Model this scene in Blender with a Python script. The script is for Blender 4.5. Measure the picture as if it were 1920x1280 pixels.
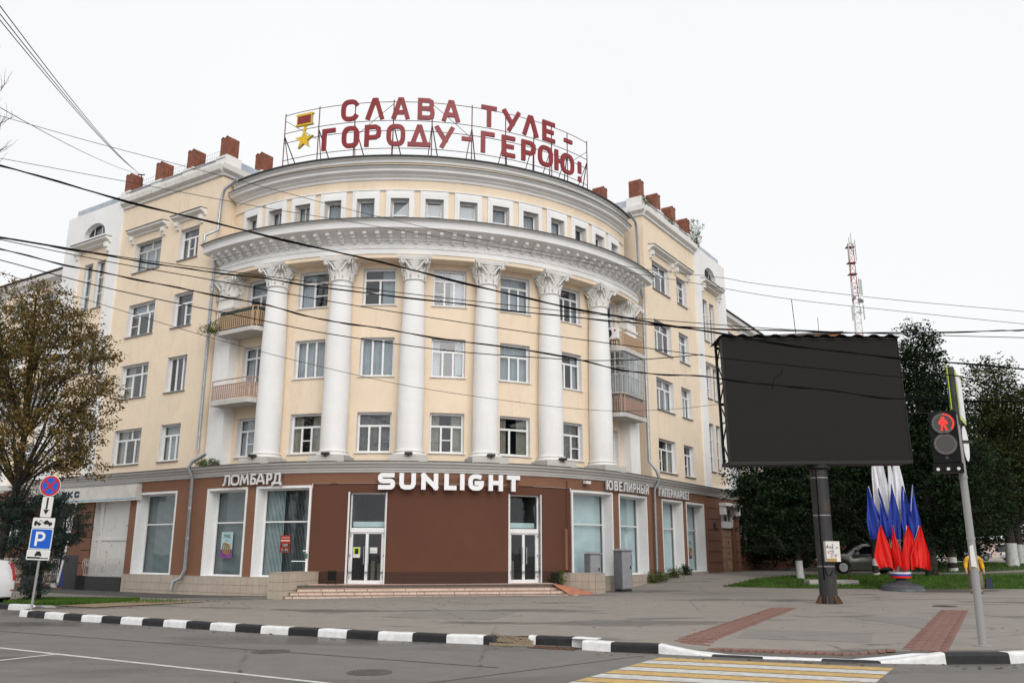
import bpy, bmesh, math, random
import numpy as np
from mathutils import Vector, Matrix

for o in list(bpy.data.objects):
    bpy.data.objects.remove(o, do_unlink=True)
random.seed(7)
R_ = math.radians
scene = bpy.context.scene
COL = scene.collection

# ------------------------------------------------------------------ camera
cam_d = bpy.data.cameras.new('camera')
cam_d.lens = 29.97
cam_d.sensor_width = 36.0
cam_d.clip_start = 0.1
cam_d.clip_end = 2000.0
cam = bpy.data.objects.new('camera', cam_d)
COL.objects.link(cam)
cam.location = (0, 0, 1.7)
cam.matrix_world = (Matrix.Translation((0, 0, 1.7)) @ Matrix.Rotation(R_(90 + 13.853), 4, 'X')
                    @ Matrix.Rotation(0.00215, 4, 'Z'))
scene.camera = cam

# ------------------------------------------------------------------ sky and sun
SUN_EL, SUN_AZ = R_(33), R_(163)      # azimuth measured clockwise from +Y
w = bpy.data.worlds.new('World')
scene.world = w
w.use_nodes = True
nt = w.node_tree
for n in list(nt.nodes):
    nt.nodes.remove(n)
sky = nt.nodes.new('ShaderNodeTexSky')
sky.sky_type = 'NISHITA'
sky.sun_disc = False
sky.sun_elevation = SUN_EL
sky.sun_rotation = SUN_AZ
sky.air_density = 1.0
sky.dust_density = 4.0
hs = nt.nodes.new('ShaderNodeHueSaturation')
hs.inputs['Saturation'].default_value = 0.08
mixw = nt.nodes.new('ShaderNodeMixRGB')
mixw.inputs['Fac'].default_value = 0.9
tcw = nt.nodes.new('ShaderNodeTexCoord')
nzw = nt.nodes.new('ShaderNodeTexNoise')
nzw.inputs['Scale'].default_value = 2.2
nzw.inputs['Detail'].default_value = 5
rpw = nt.nodes.new('ShaderNodeValToRGB')                          # faint tone in the overcast cloud deck
rpw.color_ramp.elements[0].position = 0.3
rpw.color_ramp.elements[1].position = 0.7
rpw.color_ramp.elements[0].color = (9.75, 9.85, 10.05, 1)
rpw.color_ramp.elements[1].color = (10.25, 10.3, 10.4, 1)
nt.links.new(tcw.outputs['Generated'], nzw.inputs['Vector'])
nt.links.new(nzw.outputs['Fac'], rpw.inputs[0])
nt.links.new(rpw.outputs[0], mixw.inputs['Color2'])
bg = nt.nodes.new('ShaderNodeBackground')
bg.inputs['Strength'].default_value = 0.102
wo = nt.nodes.new('ShaderNodeOutputWorld')
nt.links.new(sky.outputs[0], hs.inputs['Color'])
nt.links.new(hs.outputs[0], mixw.inputs['Color1'])
nt.links.new(mixw.outputs[0], bg.inputs[0])
nt.links.new(bg.outputs[0], wo.inputs[0])

sun_d = bpy.data.lights.new('sun', 'SUN')
sun_d.energy = 1.5
sun_d.angle = R_(45)
sun_d.color = (1.0, 0.97, 0.93)
sun = bpy.data.objects.new('sun', sun_d)
COL.objects.link(sun)
sdir = Vector((math.sin(SUN_AZ) * math.cos(SUN_EL), math.cos(SUN_AZ) * math.cos(SUN_EL), math.sin(SUN_EL)))
sun.rotation_euler = (-sdir).to_track_quat('-Z', 'Y').to_euler()
sun.location = (20, -20, 60)

scene.view_settings.view_transform = 'Standard'
scene.view_settings.look = 'None'
scene.view_settings.exposure = 0.0
scene.view_settings.gamma = 1.0
scene.view_settings.use_curve_mapping = False
scene.render.engine = 'CYCLES'
scene.cycles.max_bounces = 6
scene.cycles.transparent_max_bounces = 12

# ------------------------------------------------------------------ materials
MATS = {}


def _new(name):
    m = bpy.data.materials.new(name)
    m.use_nodes = True
    t = m.node_tree
    b = t.nodes['Principled BSDF']
    MATS[name] = m
    return m, t, b


def _noise(t, scale, detail=4, rough=0.6, stretch=None, coord='Object'):
    tc = t.nodes.new('ShaderNodeTexCoord')
    n = t.nodes.new('ShaderNodeTexNoise')
    n.inputs['Scale'].default_value = scale
    n.inputs['Detail'].default_value = detail
    n.inputs['Roughness'].default_value = rough
    if stretch:
        mp = t.nodes.new('ShaderNodeMapping')
        mp.inputs['Scale'].default_value = stretch
        t.links.new(tc.outputs[coord], mp.inputs['Vector'])
        t.links.new(mp.outputs[0], n.inputs['Vector'])
    else:
        t.links.new(tc.outputs[coord], n.inputs['Vector'])
    return n.outputs['Fac']


def _ramp(t, src, p0, p1, c0=(0, 0, 0, 1), c1=(1, 1, 1, 1)):
    r = t.nodes.new('ShaderNodeValToRGB')
    r.color_ramp.elements[0].position = p0
    r.color_ramp.elements[1].position = p1
    r.color_ramp.elements[0].color = c0
    r.color_ramp.elements[1].color = c1
    t.links.new(src, r.inputs[0])
    return r.outputs[0]


def _mix(t, fac, a, b, mode='MIX'):
    m = t.nodes.new('ShaderNodeMixRGB')
    m.blend_type = mode
    for k, v in (('Fac', fac), ('Color1', a), ('Color2', b)):
        if isinstance(v, (int, float)):
            m.inputs[k].default_value = v
        elif isinstance(v, tuple):
            m.inputs[k].default_value = v if len(v) == 4 else (*v, 1)
        else:
            t.links.new(v, m.inputs[k])
    return m.outputs[0]


def _bump(t, b, src, strength, dist=0.02):
    bp = t.nodes.new('ShaderNodeBump')
    bp.inputs['Strength'].default_value = strength
    bp.inputs['Distance'].default_value = dist
    t.links.new(src, bp.inputs['Height'])
    t.links.new(bp.outputs[0], b.inputs['Normal'])


def sc(c, k):
    return tuple(min(1, max(0, x * k)) for x in c[:3])


def plain(name, col, rough=0.6, metal=0.0, var=0.12, scale=6.0, bump=0.0, spec=0.4):
    m, t, b = _new(name)
    f = _noise(t, scale)
    t.links.new(_mix(t, _ramp(t, f, 0.3, 0.7), sc(col, 1 - var), sc(col, 1 + var)), b.inputs['Base Color'])
    b.inputs['Roughness'].default_value = rough
    b.inputs['Metallic'].default_value = metal
    b.inputs['Specular IOR Level'].default_value = spec
    if bump:
        _bump(t, b, _noise(t, scale * 12, 6), bump)
    return m


def stucco(name, col, dirt=(0.3, 0.27, 0.22), dirt_amt=0.25, peel=None, peel_at=0.7, grain=60, streak=0.25):
    m, t, b = _new(name)
    f = _noise(t, 0.7, 6, 0.65)
    base = _mix(t, _ramp(t, f, 0.3, 0.72), sc(col, 0.93), sc(col, 1.05))
    st = _noise(t, 1.0, 7, 0.75, (2.2, 2.2, 0.3))
    msk = _noise(t, 0.55, 3, 0.5)
    stm = _mix(t, 1.0, _ramp(t, st, 0.5, 0.85), _ramp(t, msk, 0.42, 0.62), 'MULTIPLY')
    base = _mix(t, _mix(t, 1.0, stm, (streak, streak, streak), 'MULTIPLY'), base, dirt)
    f2 = _noise(t, 2.3, 8, 0.72)
    base = _mix(t, _mix(t, 1.0, _ramp(t, f2, 0.58, 0.75), (dirt_amt,) * 3, 'MULTIPLY'), base, dirt)
    if peel:
        f3 = _noise(t, 1.6, 8, 0.7)
        base = _mix(t, _ramp(t, f3, peel_at, peel_at + 0.012), base, peel)
    t.links.new(base, b.inputs['Base Color'])
    b.inputs['Roughness'].default_value = 0.85
    b.inputs['Specular IOR Level'].default_value = 0.25
    _bump(t, b, _noise(t, grain, 4), 0.25, 0.012)
    return m


stucco('cream', (0.83, 0.69, 0.53), (0.55, 0.43, 0.31), 0.3, streak=0.75)
stucco('white_stucco', (0.83, 0.825, 0.815), (0.52, 0.49, 0.44), 0.22, streak=0.34)
stucco('white_worn', (0.79, 0.775, 0.75), (0.38, 0.35, 0.29), 0.5, streak=0.5)
stucco('cornice_grey', (0.64, 0.625, 0.605), (0.4, 0.37, 0.33), 0.3, streak=0.12)
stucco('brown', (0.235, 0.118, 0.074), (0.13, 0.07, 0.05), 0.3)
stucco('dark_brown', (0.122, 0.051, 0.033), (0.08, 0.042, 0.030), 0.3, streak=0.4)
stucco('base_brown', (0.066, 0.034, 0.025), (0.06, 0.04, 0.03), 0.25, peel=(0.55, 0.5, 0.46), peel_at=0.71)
stucco('rust_block', (0.20, 0.098, 0.064), (0.11, 0.06, 0.045), 0.35)
stucco('stone_dirty', (0.55, 0.53, 0.5), (0.13, 0.14, 0.09), 0.75, grain=30, streak=0.8)
stucco('concrete', (0.40, 0.38, 0.35), (0.2, 0.18, 0.15), 0.4, grain=40)
stucco('niche_white', (0.66, 0.65, 0.63), (0.32, 0.28, 0.22), 0.35, peel=(0.42, 0.29, 0.15), peel_at=0.61)
stucco('moss_cornice', (0.68, 0.66, 0.62), (0.17, 0.18, 0.06), 0.95, grain=40, streak=0.95)
plain('black_granite', (0.02, 0.02, 0.021), 0.35, var=0.4, scale=14)
plain('tile_beige', (0.47, 0.40, 0.325), 0.4, var=0.1, scale=2.2, bump=0.02)
plain('tile_joint', (0.10, 0.085, 0.07), 0.9)
plain('tile_step', (0.60, 0.48, 0.40), 0.5, var=0.12, scale=2.0)
plain('tile_edge', (0.36, 0.20, 0.14), 0.55, var=0.2, scale=3)
plain('ramp_tile', (0.42, 0.16, 0.095), 0.6, var=0.2, scale=3)
plain('frame_white', (0.80, 0.80, 0.80), 0.35, var=0.04)
plain('reveal_white', (0.70, 0.69, 0.68), 0.8, var=0.06)
plain('frame_old', (0.55, 0.53, 0.49), 0.6, var=0.18, scale=9)
plain('sill_metal', (0.30, 0.29, 0.28), 0.45, 0.3, var=0.15)
plain('flashing', (0.11, 0.105, 0.10), 0.5, 0.4, var=0.3)
plain('zinc', (0.42, 0.45, 0.48), 0.38, 0.75, var=0.16, scale=3)
plain('roof_zinc', (0.42, 0.46, 0.51), 0.45, 0.4, var=0.14, scale=2)
plain('post_rust', (0.21, 0.068, 0.036), 0.6, 0.1, var=0.3, scale=4)
plain('interior', (0.085, 0.08, 0.08), 0.9, var=0.5, scale=1.3)
plain('curtain', (0.62, 0.63, 0.63), 0.9, var=0.1, scale=2)
plain('curtain_warm', (0.50, 0.44, 0.34), 0.9, var=0.2, scale=4)
plain('curtain_dark', (0.21, 0.19, 0.17), 0.9, var=0.6, scale=5)
plain('blind', (0.66, 0.76, 0.77), 0.75, var=0.08, scale=2)
plain('rail_tan', (0.47, 0.32, 0.20), 0.55, var=0.12)
plain('rail_pink', (0.42, 0.285, 0.23), 0.6, var=0.18)
plain('tarp_green', (0.045, 0.065, 0.055), 0.7, var=0.25)
plain('sign_red', (0.235, 0.018, 0.022), 0.42, var=0.12, scale=2)
plain('sign_red_side', (0.42, 0.035, 0.045), 0.45, var=0.1)
plain('gold', (0.72, 0.47, 0.01), 0.4, var=0.1)
plain('gold_side', (0.50, 0.42, 0.17), 0.5, var=0.1)
plain('steel_red', (0.15, 0.055, 0.048), 0.6, 0.3, var=0.3)
plain('letter_white', (0.86, 0.86, 0.87), 0.35, var=0.02)
plain('letter_grey', (0.74, 0.73, 0.73), 0.4, var=0.03)
plain('letter_side', (0.35, 0.35, 0.35), 0.5)
plain('kerb_black', (0.012, 0.012, 0.013), 0.55, var=0.5, scale=7, bump=0.15)
plain('kerb_white', (0.72, 0.72, 0.71), 0.6, var=0.12, scale=7, bump=0.15)
plain('manhole_iron', (0.095, 0.088, 0.082), 0.6, 0.3, var=0.3)
plain('iron', (0.045, 0.042, 0.04), 0.55, 0.5, var=0.4)
plain('black_paint', (0.010, 0.010, 0.010), 0.6, var=0.3, scale=4)
plain('black_plastic', (0.009, 0.009, 0.009), 0.5, var=0.2, spec=0.15)
plain('grey_paint', (0.17, 0.17, 0.18), 0.5, var=0.15, scale=3)
plain('pedestal_grey', (0.075, 0.08, 0.088), 0.35, var=0.12)
plain('grey_paint_light', (0.30, 0.30, 0.315), 0.5, var=0.15, scale=3)
plain('cable', (0.006, 0.006, 0.007), 0.8, spec=0.05)
plain('cable_thin', (0.05, 0.045, 0.045), 0.8, spec=0.05)
plain('white_paint', (0.76, 0.76, 0.76), 0.4, var=0.04)
plain('road_white', (0.52, 0.51, 0.49), 0.7, var=0.22, scale=9)
plain('road_yellow', (0.50, 0.33, 0.12), 0.7, var=0.2, scale=9)
plain('brick_paver', (0.215, 0.118, 0.095), 0.85, var=0.35, scale=8, bump=0.2)
plain('bark', (0.065, 0.05, 0.038), 0.9, var=0.4, scale=7, bump=0.5)
plain('bark_dark', (0.03, 0.025, 0.02), 0.9, var=0.4, scale=7, bump=0.5)
plain('whitewash', (0.55, 0.55, 0.53), 0.9, var=0.25, scale=6, bump=0.4)
plain('sign_blue', (0.004, 0.10, 0.52), 0.35, var=0.04)
plain('sign_crimson', (0.50, 0.012, 0.02), 0.35, var=0.05)
plain('flag_white', (0.80, 0.80, 0.83), 0.75, var=0.05)
plain('flag_blue', (0.028, 0.06, 0.36), 0.7, var=0.12)
plain('flag_red', (0.72, 0.016, 0.012), 0.7, var=0.06)
plain('brick_orange', (0.40, 0.20, 0.085), 0.9, var=0.25, scale=1.5)
plain('skin', (0.48, 0.28, 0.20), 0.6)
plain('hair_pale', (0.62, 0.55, 0.45), 0.7)
plain('hair_dark', (0.02, 0.016, 0.014), 0.6)
plain('jacket_yellow', (0.66, 0.33, 0.015), 0.75, var=0.15)
plain('jacket_red', (0.25, 0.02, 0.03), 0.75, var=0.15)
plain('trousers', (0.16, 0.145, 0.10), 0.85, var=0.12)
plain('bag_navy', (0.015, 0.016, 0.04), 0.6, var=0.5, scale=25)
plain('rubber', (0.012, 0.012, 0.012), 0.8)
plain('rim', (0.32, 0.33, 0.34), 0.3, 0.8)
plain('car_white', (0.78, 0.78, 0.78), 0.25, var=0.02, spec=0.6)
plain('car_grey', (0.15, 0.155, 0.14), 0.22, 0.4, var=0.03, spec=0.6)
plain('car_silver', (0.42, 0.43, 0.45), 0.25, 0.4, var=0.03, spec=0.6)
plain('car_glass', (0.012, 0.014, 0.016), 0.06, spec=0.7)
plain('car_red', (0.22, 0.012, 0.012), 0.25, spec=0.6)
plain('tail_light', (0.42, 0.008, 0.01), 0.2, spec=0.6)
plain('board_cream', (0.62, 0.60, 0.55), 0.6, var=0.14, scale=2)
plain('board_blue', (0.18, 0.38, 0.55), 0.6, var=0.14, scale=3)
plain('navy', (0.015, 0.02, 0.075), 0.6)
plain('door_wood', (0.33, 0.20, 0.135), 0.65, var=0.15, scale=4)
plain('door_blue', (0.012, 0.03, 0.20), 0.5)
plain('poster_red', (0.42, 0.035, 0.02), 0.5)
plain('poster_aqua', (0.42, 0.60, 0.62), 0.5)
plain('poster_purple', (0.21, 0.05, 0.24), 0.5, var=0.4, scale=3)
plain('brass', (0.42, 0.26, 0.10), 0.35, 0.6)
plain('green_sticker', (0.02, 0.20, 0.07), 0.5)
plain('yellow_green', (0.44, 0.56, 0.03), 0.4)
plain('mast_red', (0.5, 0.17, 0.14), 0.6)
plain('mast_white', (0.66, 0.63, 0.62), 0.6)
plain('antenna_grey', (0.42, 0.45, 0.44), 0.5)
plain('pink_far', (0.52, 0.42, 0.37), 0.9)
plain('ink', (0.012, 0.012, 0.014), 0.7)
plain('ink_pink', (0.55, 0.05, 0.12), 0.7)
plain('ochre', (0.42, 0.26, 0.08), 0.7)
plain('paper', (0.70, 0.68, 0.64), 0.7, var=0.06)


def emit(name, col, strength):
    m, t, b = _new(name)
    b.inputs['Base Color'].default_value = (*col, 1)
    b.inputs['Emission Color'].default_value = (*col, 1)
    b.inputs['Emission Strength'].default_value = strength
    return m


emit('led_red', (1.0, 0.03, 0.02), 1.6)
emit('lamp_warm', (1.0, 0.9, 0.72), 4.0)
emit('led_strip', (0.95, 0.97, 1.0), 1.2)


def glass(name, tint, refl):
    m, t, b = _new(name)
    t.nodes.remove(b)
    out = t.nodes['Material Output']
    tr = t.nodes.new('ShaderNodeBsdfTransparent')
    tr.inputs[0].default_value = (*tint, 1)
    gl = t.nodes.new('ShaderNodeBsdfGlossy')
    gl.inputs['Roughness'].default_value = 0.03
    gl.inputs[0].default_value = (0.95, 0.97, 1.0, 1)
    lw = t.nodes.new('ShaderNodeLayerWeight')
    lw.inputs['Blend'].default_value = 0.5
    pw = t.nodes.new('ShaderNodeMath')
    pw.operation = 'POWER'
    pw.inputs[1].default_value = 4.0
    t.links.new(lw.outputs['Facing'], pw.inputs[0])
    ad = t.nodes.new('ShaderNodeMath')
    ad.operation = 'MULTIPLY_ADD'
    ad.inputs[1].default_value = 0.9
    ad.inputs[2].default_value = refl
    ad.use_clamp = True
    t.links.new(pw.outputs[0], ad.inputs[0])
    mx = t.nodes.new('ShaderNodeMixShader')
    t.links.new(ad.outputs[0], mx.inputs[0])
    t.links.new(tr.outputs[0], mx.inputs[1])
    t.links.new(gl.outputs[0], mx.inputs[2])
    t.links.new(mx.outputs[0], out.inputs[0])
    bp = t.nodes.new('ShaderNodeBump')
    bp.inputs['Strength'].default_value = 0.06
    bp.inputs['Distance'].default_value = 0.05
    t.links.new(_noise(t, 1.2, 2), bp.inputs['Height'])
    t.links.new(bp.outputs[0], gl.inputs['Normal'])
    return m


glass('glass', (0.66, 0.72, 0.76), 0.09)
glass('glass_shop', (0.80, 0.86, 0.87), 0.06)


def leaf(name, cols, trans=0.25):
    m, t, b = _new(name)
    g = t.nodes.new('ShaderNodeNewGeometry')
    r = t.nodes.new('ShaderNodeValToRGB')
    cr = r.color_ramp
    while len(cr.elements) < len(cols):
        cr.elements.new(0.5)
    for i, c in enumerate(cols):
        cr.elements[i].position = i / (len(cols) - 1)
        cr.elements[i].color = (*c, 1)
    t.links.new(g.outputs['Random Per Island'], r.inputs[0])
    f = _noise(t, 0.9, 3)
    col = _mix(t, 0.85, r.outputs[0], _mix(t, _ramp(t, f, 0.35, 0.65), (0.66,) * 3, (1.25,) * 3), 'MULTIPLY')
    t.links.new(col, b.inputs['Base Color'])
    b.inputs['Roughness'].default_value = 0.7
    b.inputs['Specular IOR Level'].default_value = 0.1
    tl = t.nodes.new('ShaderNodeBsdfTranslucent')
    t.links.new(col, tl.inputs[0])
    mx = t.nodes.new('ShaderNodeMixShader')
    mx.inputs[0].default_value = trans
    t.links.new(b.outputs[0], mx.inputs[1])
    t.links.new(tl.outputs[0], mx.inputs[2])
    t.links.new(mx.outputs[0], t.nodes['Material Output'].inputs[0])
    return m


leaf('leaf_green', [(0.016, 0.03, 0.015), (0.024, 0.044, 0.019), (0.036, 0.058, 0.024)], 0.12)
leaf('leaf_yellowing', [(0.032, 0.05, 0.018), (0.05, 0.068, 0.02), (0.085, 0.086, 0.025)], 0.16)
leaf('leaf_autumn', [(0.11, 0.10, 0.032), (0.19, 0.135, 0.04), (0.24, 0.16, 0.048), (0.17, 0.105, 0.035), (0.115, 0.12, 0.04)], 0.35)
leaf('needle', [(0.022, 0.036, 0.03), (0.038, 0.058, 0.048), (0.055, 0.075, 0.065)], 0.1)
leaf('grass_blade', [(0.05, 0.115, 0.018), (0.085, 0.17, 0.028), (0.12, 0.20, 0.04)], 0.3)
leaf('weed', [(0.06, 0.11, 0.025), (0.11, 0.15, 0.04), (0.17, 0.15, 0.06)], 0.3)


def asphalt(name, c_dry, c_wet, wet_lo, wet_hi, crack=0.5, wet_rough=0.45, scale=0.22, stretch=(0.55, 1.6, 1)):
    m, t, b = _new(name)
    big = _noise(t, scale, 7, 0.62, stretch)
    grain = _noise(t, 90, 3)
    mid = _noise(t, 1.8, 6, 0.7)
    dry = _mix(t, _ramp(t, mid, 0.3, 0.7), sc(c_dry, 0.9), sc(c_dry, 1.08))
    dry = _mix(t, 0.6, dry, _mix(t, _ramp(t, grain, 0.25, 0.75), (0.72,) * 3, (1.25,) * 3), 'MULTIPLY')
    wet = _ramp(t, big, wet_lo, wet_hi)
    col = _mix(t, wet, dry, c_wet)
    tc = t.nodes.new('ShaderNodeTexCoord')
    v = t.nodes.new('ShaderNodeTexVoronoi')
    v.feature = 'DISTANCE_TO_EDGE'
    v.inputs['Scale'].default_value = 0.16
    dm = t.nodes.new('ShaderNodeMixRGB')
    dm.inputs[0].default_value = 0.12
    nz = t.nodes.new('ShaderNodeTexNoise')
    nz.inputs['Scale'].default_value = 1.3
    nz.inputs['Detail'].default_value = 6
    t.links.new(tc.outputs['Object'], nz.inputs['Vector'])
    t.links.new(tc.outputs['Object'], dm.inputs[1])
    t.links.new(nz.outputs['Color'], dm.inputs[2])
    t.links.new(dm.outputs[0], v.inputs['Vector'])
    ck = _ramp(t, v.outputs['Distance'], 0.0, 0.006, (1, 1, 1, 1), (0, 0, 0, 1))
    ckm = _mix(t, 1.0, ck, _mix(t, 1.0, _ramp(t, mid, 0.45, 0.6), (crack,) * 3, 'MULTIPLY'), 'MULTIPLY')
    col = _mix(t, ckm, col, (0.03, 0.028, 0.026))
    t.links.new(col, b.inputs['Base Color'])
    rr = _mix(t, wet, (0.85,) * 3, (wet_rough,) * 3)
    t.links.new(rr, b.inputs['Roughness'])
    b.inputs['Specular IOR Level'].default_value = 0.35
    _bump(t, b, grain, 0.35, 0.01)
    return m


asphalt('asphalt_plaza', (0.262, 0.235, 0.21), (0.13, 0.118, 0.108), 0.555, 0.59, 0.8)
asphalt('asphalt_road', (0.17, 0.16, 0.15), (0.095, 0.09, 0.087), 0.5, 0.62, 0.9, 0.35)
asphalt('asphalt_shade_wet', (0.10, 0.095, 0.09), (0.07, 0.066, 0.062), 0.5, 0.6, 0.6)  # shade and wet beside the left wing, put into the asphalt colour
asphalt('asphalt_repair', (0.225, 0.205, 0.188), (0.14, 0.128, 0.118), 0.54, 0.6, 0.9)
plain('bare_earth', (0.29, 0.215, 0.135), 0.95, var=0.4, scale=30, bump=0.6)
plain('soil', (0.075, 0.06, 0.04), 0.95, var=0.35, scale=10, bump=0.5)
plain('lawn_soil', (0.06, 0.09, 0.022), 0.95, var=0.35, scale=5, bump=0.5)
plain('gravel', (0.24, 0.185, 0.125), 0.95, var=0.45, scale=45, bump=0.6)
plain('far_road', (0.33, 0.29, 0.26), 0.9, var=0.1, scale=0.4)


def led_screen():
    m, t, b = _new('led_screen')
    tc = t.nodes.new('ShaderNodeTexCoord')
    br = t.nodes.new('ShaderNodeTexBrick')
    br.offset = 0
    br.inputs['Scale'].default_value = 1.0
    br.inputs['Brick Width'].default_value = 0.055
    br.inputs['Row Height'].default_value = 0.055
    br.inputs['Mortar Size'].default_value = 0.008
    br.inputs['Color1'].default_value = (0.017, 0.0165, 0.016, 1)
    br.inputs['Color2'].default_value = (0.020, 0.019, 0.018, 1)
    br.inputs['Mortar'].default_value = (0.027, 0.026, 0.024, 1)
    mp = t.nodes.new('ShaderNodeMapping')
    mp.inputs['Rotation'].default_value = (R_(90), 0, 0)
    t.links.new(tc.outputs['Object'], mp.inputs[0])
    t.links.new(mp.outputs[0], br.inputs['Vector'])
    t.links.new(br.outputs[0], b.inputs['Base Color'])
    b.inputs['Roughness'].default_value = 0.8
    b.inputs['Specular IOR Level'].default_value = 0.1


led_screen()


def rusty(name, base, rust, at=0.55):
    m, t, b = _new(name)
    f = _noise(t, 3.0, 8, 0.7, (1, 1, 0.35))
    t.links.new(_mix(t, _ramp(t, f, at, at + 0.12), base, rust), b.inputs['Base Color'])
    b.inputs['Roughness'].default_value = 0.6
    _bump(t, b, _noise(t, 40, 4), 0.2, 0.01)


rusty('pole_rusty_black', (0.022, 0.021, 0.022), (0.06, 0.04, 0.025), 0.52)
rusty('pole_galv', (0.29, 0.29, 0.285), (0.18, 0.10, 0.045), 0.60)
rusty('plate_rust', (0.10, 0.045, 0.022), (0.16, 0.06, 0.025), 0.5)

# ------------------------------------------------------------------ mesh helpers


class MB:
    """collects faces of ONE mesh"""

    def __init__(self):
        self.v, self.f = [], []

    def add(self, vs, fs):
        n = len(self.v)
        self.v += [tuple(p) for p in vs]
        self.f += [tuple(i + n for i in q) for q in fs]
        return self

    def quad(self, a, b, c, d):
        return self.add((a, b, c, d), ((0, 1, 2, 3),))

    def hexa(self, p):
        """8 corners: bottom 0-3 ccw, top 4-7"""
        return self.add(p, ((3, 2, 1, 0), (4, 5, 6, 7), (0, 1, 5, 4), (1, 2, 6, 5), (2, 3, 7, 6), (3, 0, 4, 7)))

    def box(self, x0, x1, y0, y1, z0, z1):
        return self.hexa([(x0, y0, z0), (x1, y0, z0), (x1, y1, z0), (x0, y1, z0),
                          (x0, y0, z1), (x1, y0, z1), (x1, y1, z1), (x0, y1, z1)])

    def prism(self, poly, z0, z1):
        n = len(poly)
        vs = [(x, y, z0) for x, y in poly] + [(x, y, z1) for x, y in poly]
        fs = [tuple(range(n - 1, -1, -1)), tuple(range(n, 2 * n))]
        fs += [(i, (i + 1) % n, n + (i + 1) % n, n + i) for i in range(n)]
        return self.add(vs, fs)

    def tube(self, pts, r, seg=8, cap=True):
        pts = [Vector(p) for p in pts]
        rs = r if isinstance(r, (list, tuple)) else [r] * len(pts)
        vs, fs = [], []
        up = None
        for i, p in enumerate(pts):
            d = (pts[min(i + 1, len(pts) - 1)] - pts[max(i - 1, 0)])
            d = d.normalized() if d.length > 1e-9 else Vector((0, 0, 1))
            if up is None:
                up = Vector((0, 0, 1)) if abs(d.z) < 0.9 else Vector((1, 0, 0))
            x = d.cross(up)
            if x.length < 1e-6:
                x = d.orthogonal()
            x.normalize()
            y = x.cross(d).normalized()
            up = y
            for k in range(seg):
                a = 2 * math.pi * k / seg
                vs.append(p + (x * math.cos(a) + y * math.sin(a)) * rs[i])
        for i in range(len(pts) - 1):
            for k in range(seg):
                k2 = (k + 1) % seg
                fs.append((i * seg + k, (i + 1) * seg + k, (i + 1) * seg + k2, i * seg + k2))
        if cap:
            fs.append(tuple(range(seg)))
            fs.append(tuple(range(len(vs) - 1, len(vs) - seg - 1, -1)))
        return self.add(vs, fs)

    def lathe(self, prof, cx=0, cy=0, seg=24, rad=None):
        vs, fs = [], []
        for (r, z) in prof:
            for k in range(seg):
                a = 2 * math.pi * k / seg
                q = rad(a) if rad else 1
                vs.append((cx + r * q * math.cos(a), cy + r * q * math.sin(a), z))
        for i in range(len(prof) - 1):
            for k in range(seg):
                k2 = (k + 1) % seg
                fs.append((i * seg + k, i * seg + k2, (i + 1) * seg + k2, (i + 1) * seg + k))
        fs.append(tuple(range(seg - 1, -1, -1)))
        fs.append(tuple(range((len(prof) - 1) * seg, len(prof) * seg)))
        return self.add(vs, fs)

    def mesh(self, name, mat, smooth=False):
        me = bpy.data.meshes.new(name)
        me.from_pydata(self.v, [], self.f)
        me.materials.append(MATS[mat])
        if smooth:
            me.polygons.foreach_set('use_smooth', [True] * len(me.polygons))
            try:
                me.set_sharp_from_angle(angle=R_(40))
            except Exception:
                pass
        me.update()
        return me

    def build(self, name, mat, parent=None, smooth=False):
        return put(name, self.mesh(name, mat, smooth), parent)


def put(name, me, parent=None):
    o = bpy.data.objects.new(name, me)
    COL.objects.link(o)
    if parent:
        o.parent = parent
    return o


def tag(o, label=None, cat=None, group=None, kind=None):
    for k, v in (('label', label), ('category', cat), ('group', group), ('kind', kind)):
        if v:
            o[k] = v
    return o


def thing(name, label, cat, loc=(0, 0, 0), rz=0.0, group=None):
    o = bpy.data.objects.new(name, None)
    o.empty_display_size = 0.3
    COL.objects.link(o)
    o.location = loc
    o.rotation_euler = (0, 0, rz)
    return tag(o, label, cat, group)


S2 = 2 ** -0.5


class Surf:
    """maps (a, z, d) - along the wall, up, outwards - to building coordinates"""

    def __init__(self, kind, D, off=0.0, side=1):
        self.kind, self.D, self.o, self.side = kind, D, off, side
        self.m = 57.29578 / D if kind == 'cyl' else 1.0      # units of a per metre

    def off(self, d):
        s = Surf(self.kind, self.D, self.o + d, self.side)
        return s

    def pt(self, a, z, d=0.0):
        r = self.D + self.o + d
        if self.kind == 'cyl':
            p = R_(a)
            return (r * math.sin(p), -r * math.cos(p), z)
        if self.kind == 'wing':
            if self.side < 0:
                return (-S2 * r + S2 * a, -S2 * r - S2 * a, z)
            return (S2 * r + S2 * a, -S2 * r + S2 * a, z)
        L0 = self.D * math.pi / 4                             # 'ground': arc then tangents, a in metres
        if abs(a) <= L0:
            p = a / self.D
            return (r * math.sin(p), -r * math.cos(p), z)
        s = abs(a) - L0
        if a < 0:
            return (-S2 * r - S2 * s, -S2 * r + S2 * s, z)
        return (S2 * r + S2 * s, -S2 * r + S2 * s, z)


def breaks(a0, a1, pts, step):
    b = sorted({round(x, 6) for x in [a0, a1] + [p for p in pts if a0 < p < a1]})
    out = []
    for i in range(len(b) - 1):
        n = max(1, int(math.ceil((b[i + 1] - b[i]) / step - 1e-9)))
        out += [b[i] + (b[i + 1] - b[i]) * k / n for k in range(n)]
    return out + [b[-1]]


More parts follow.
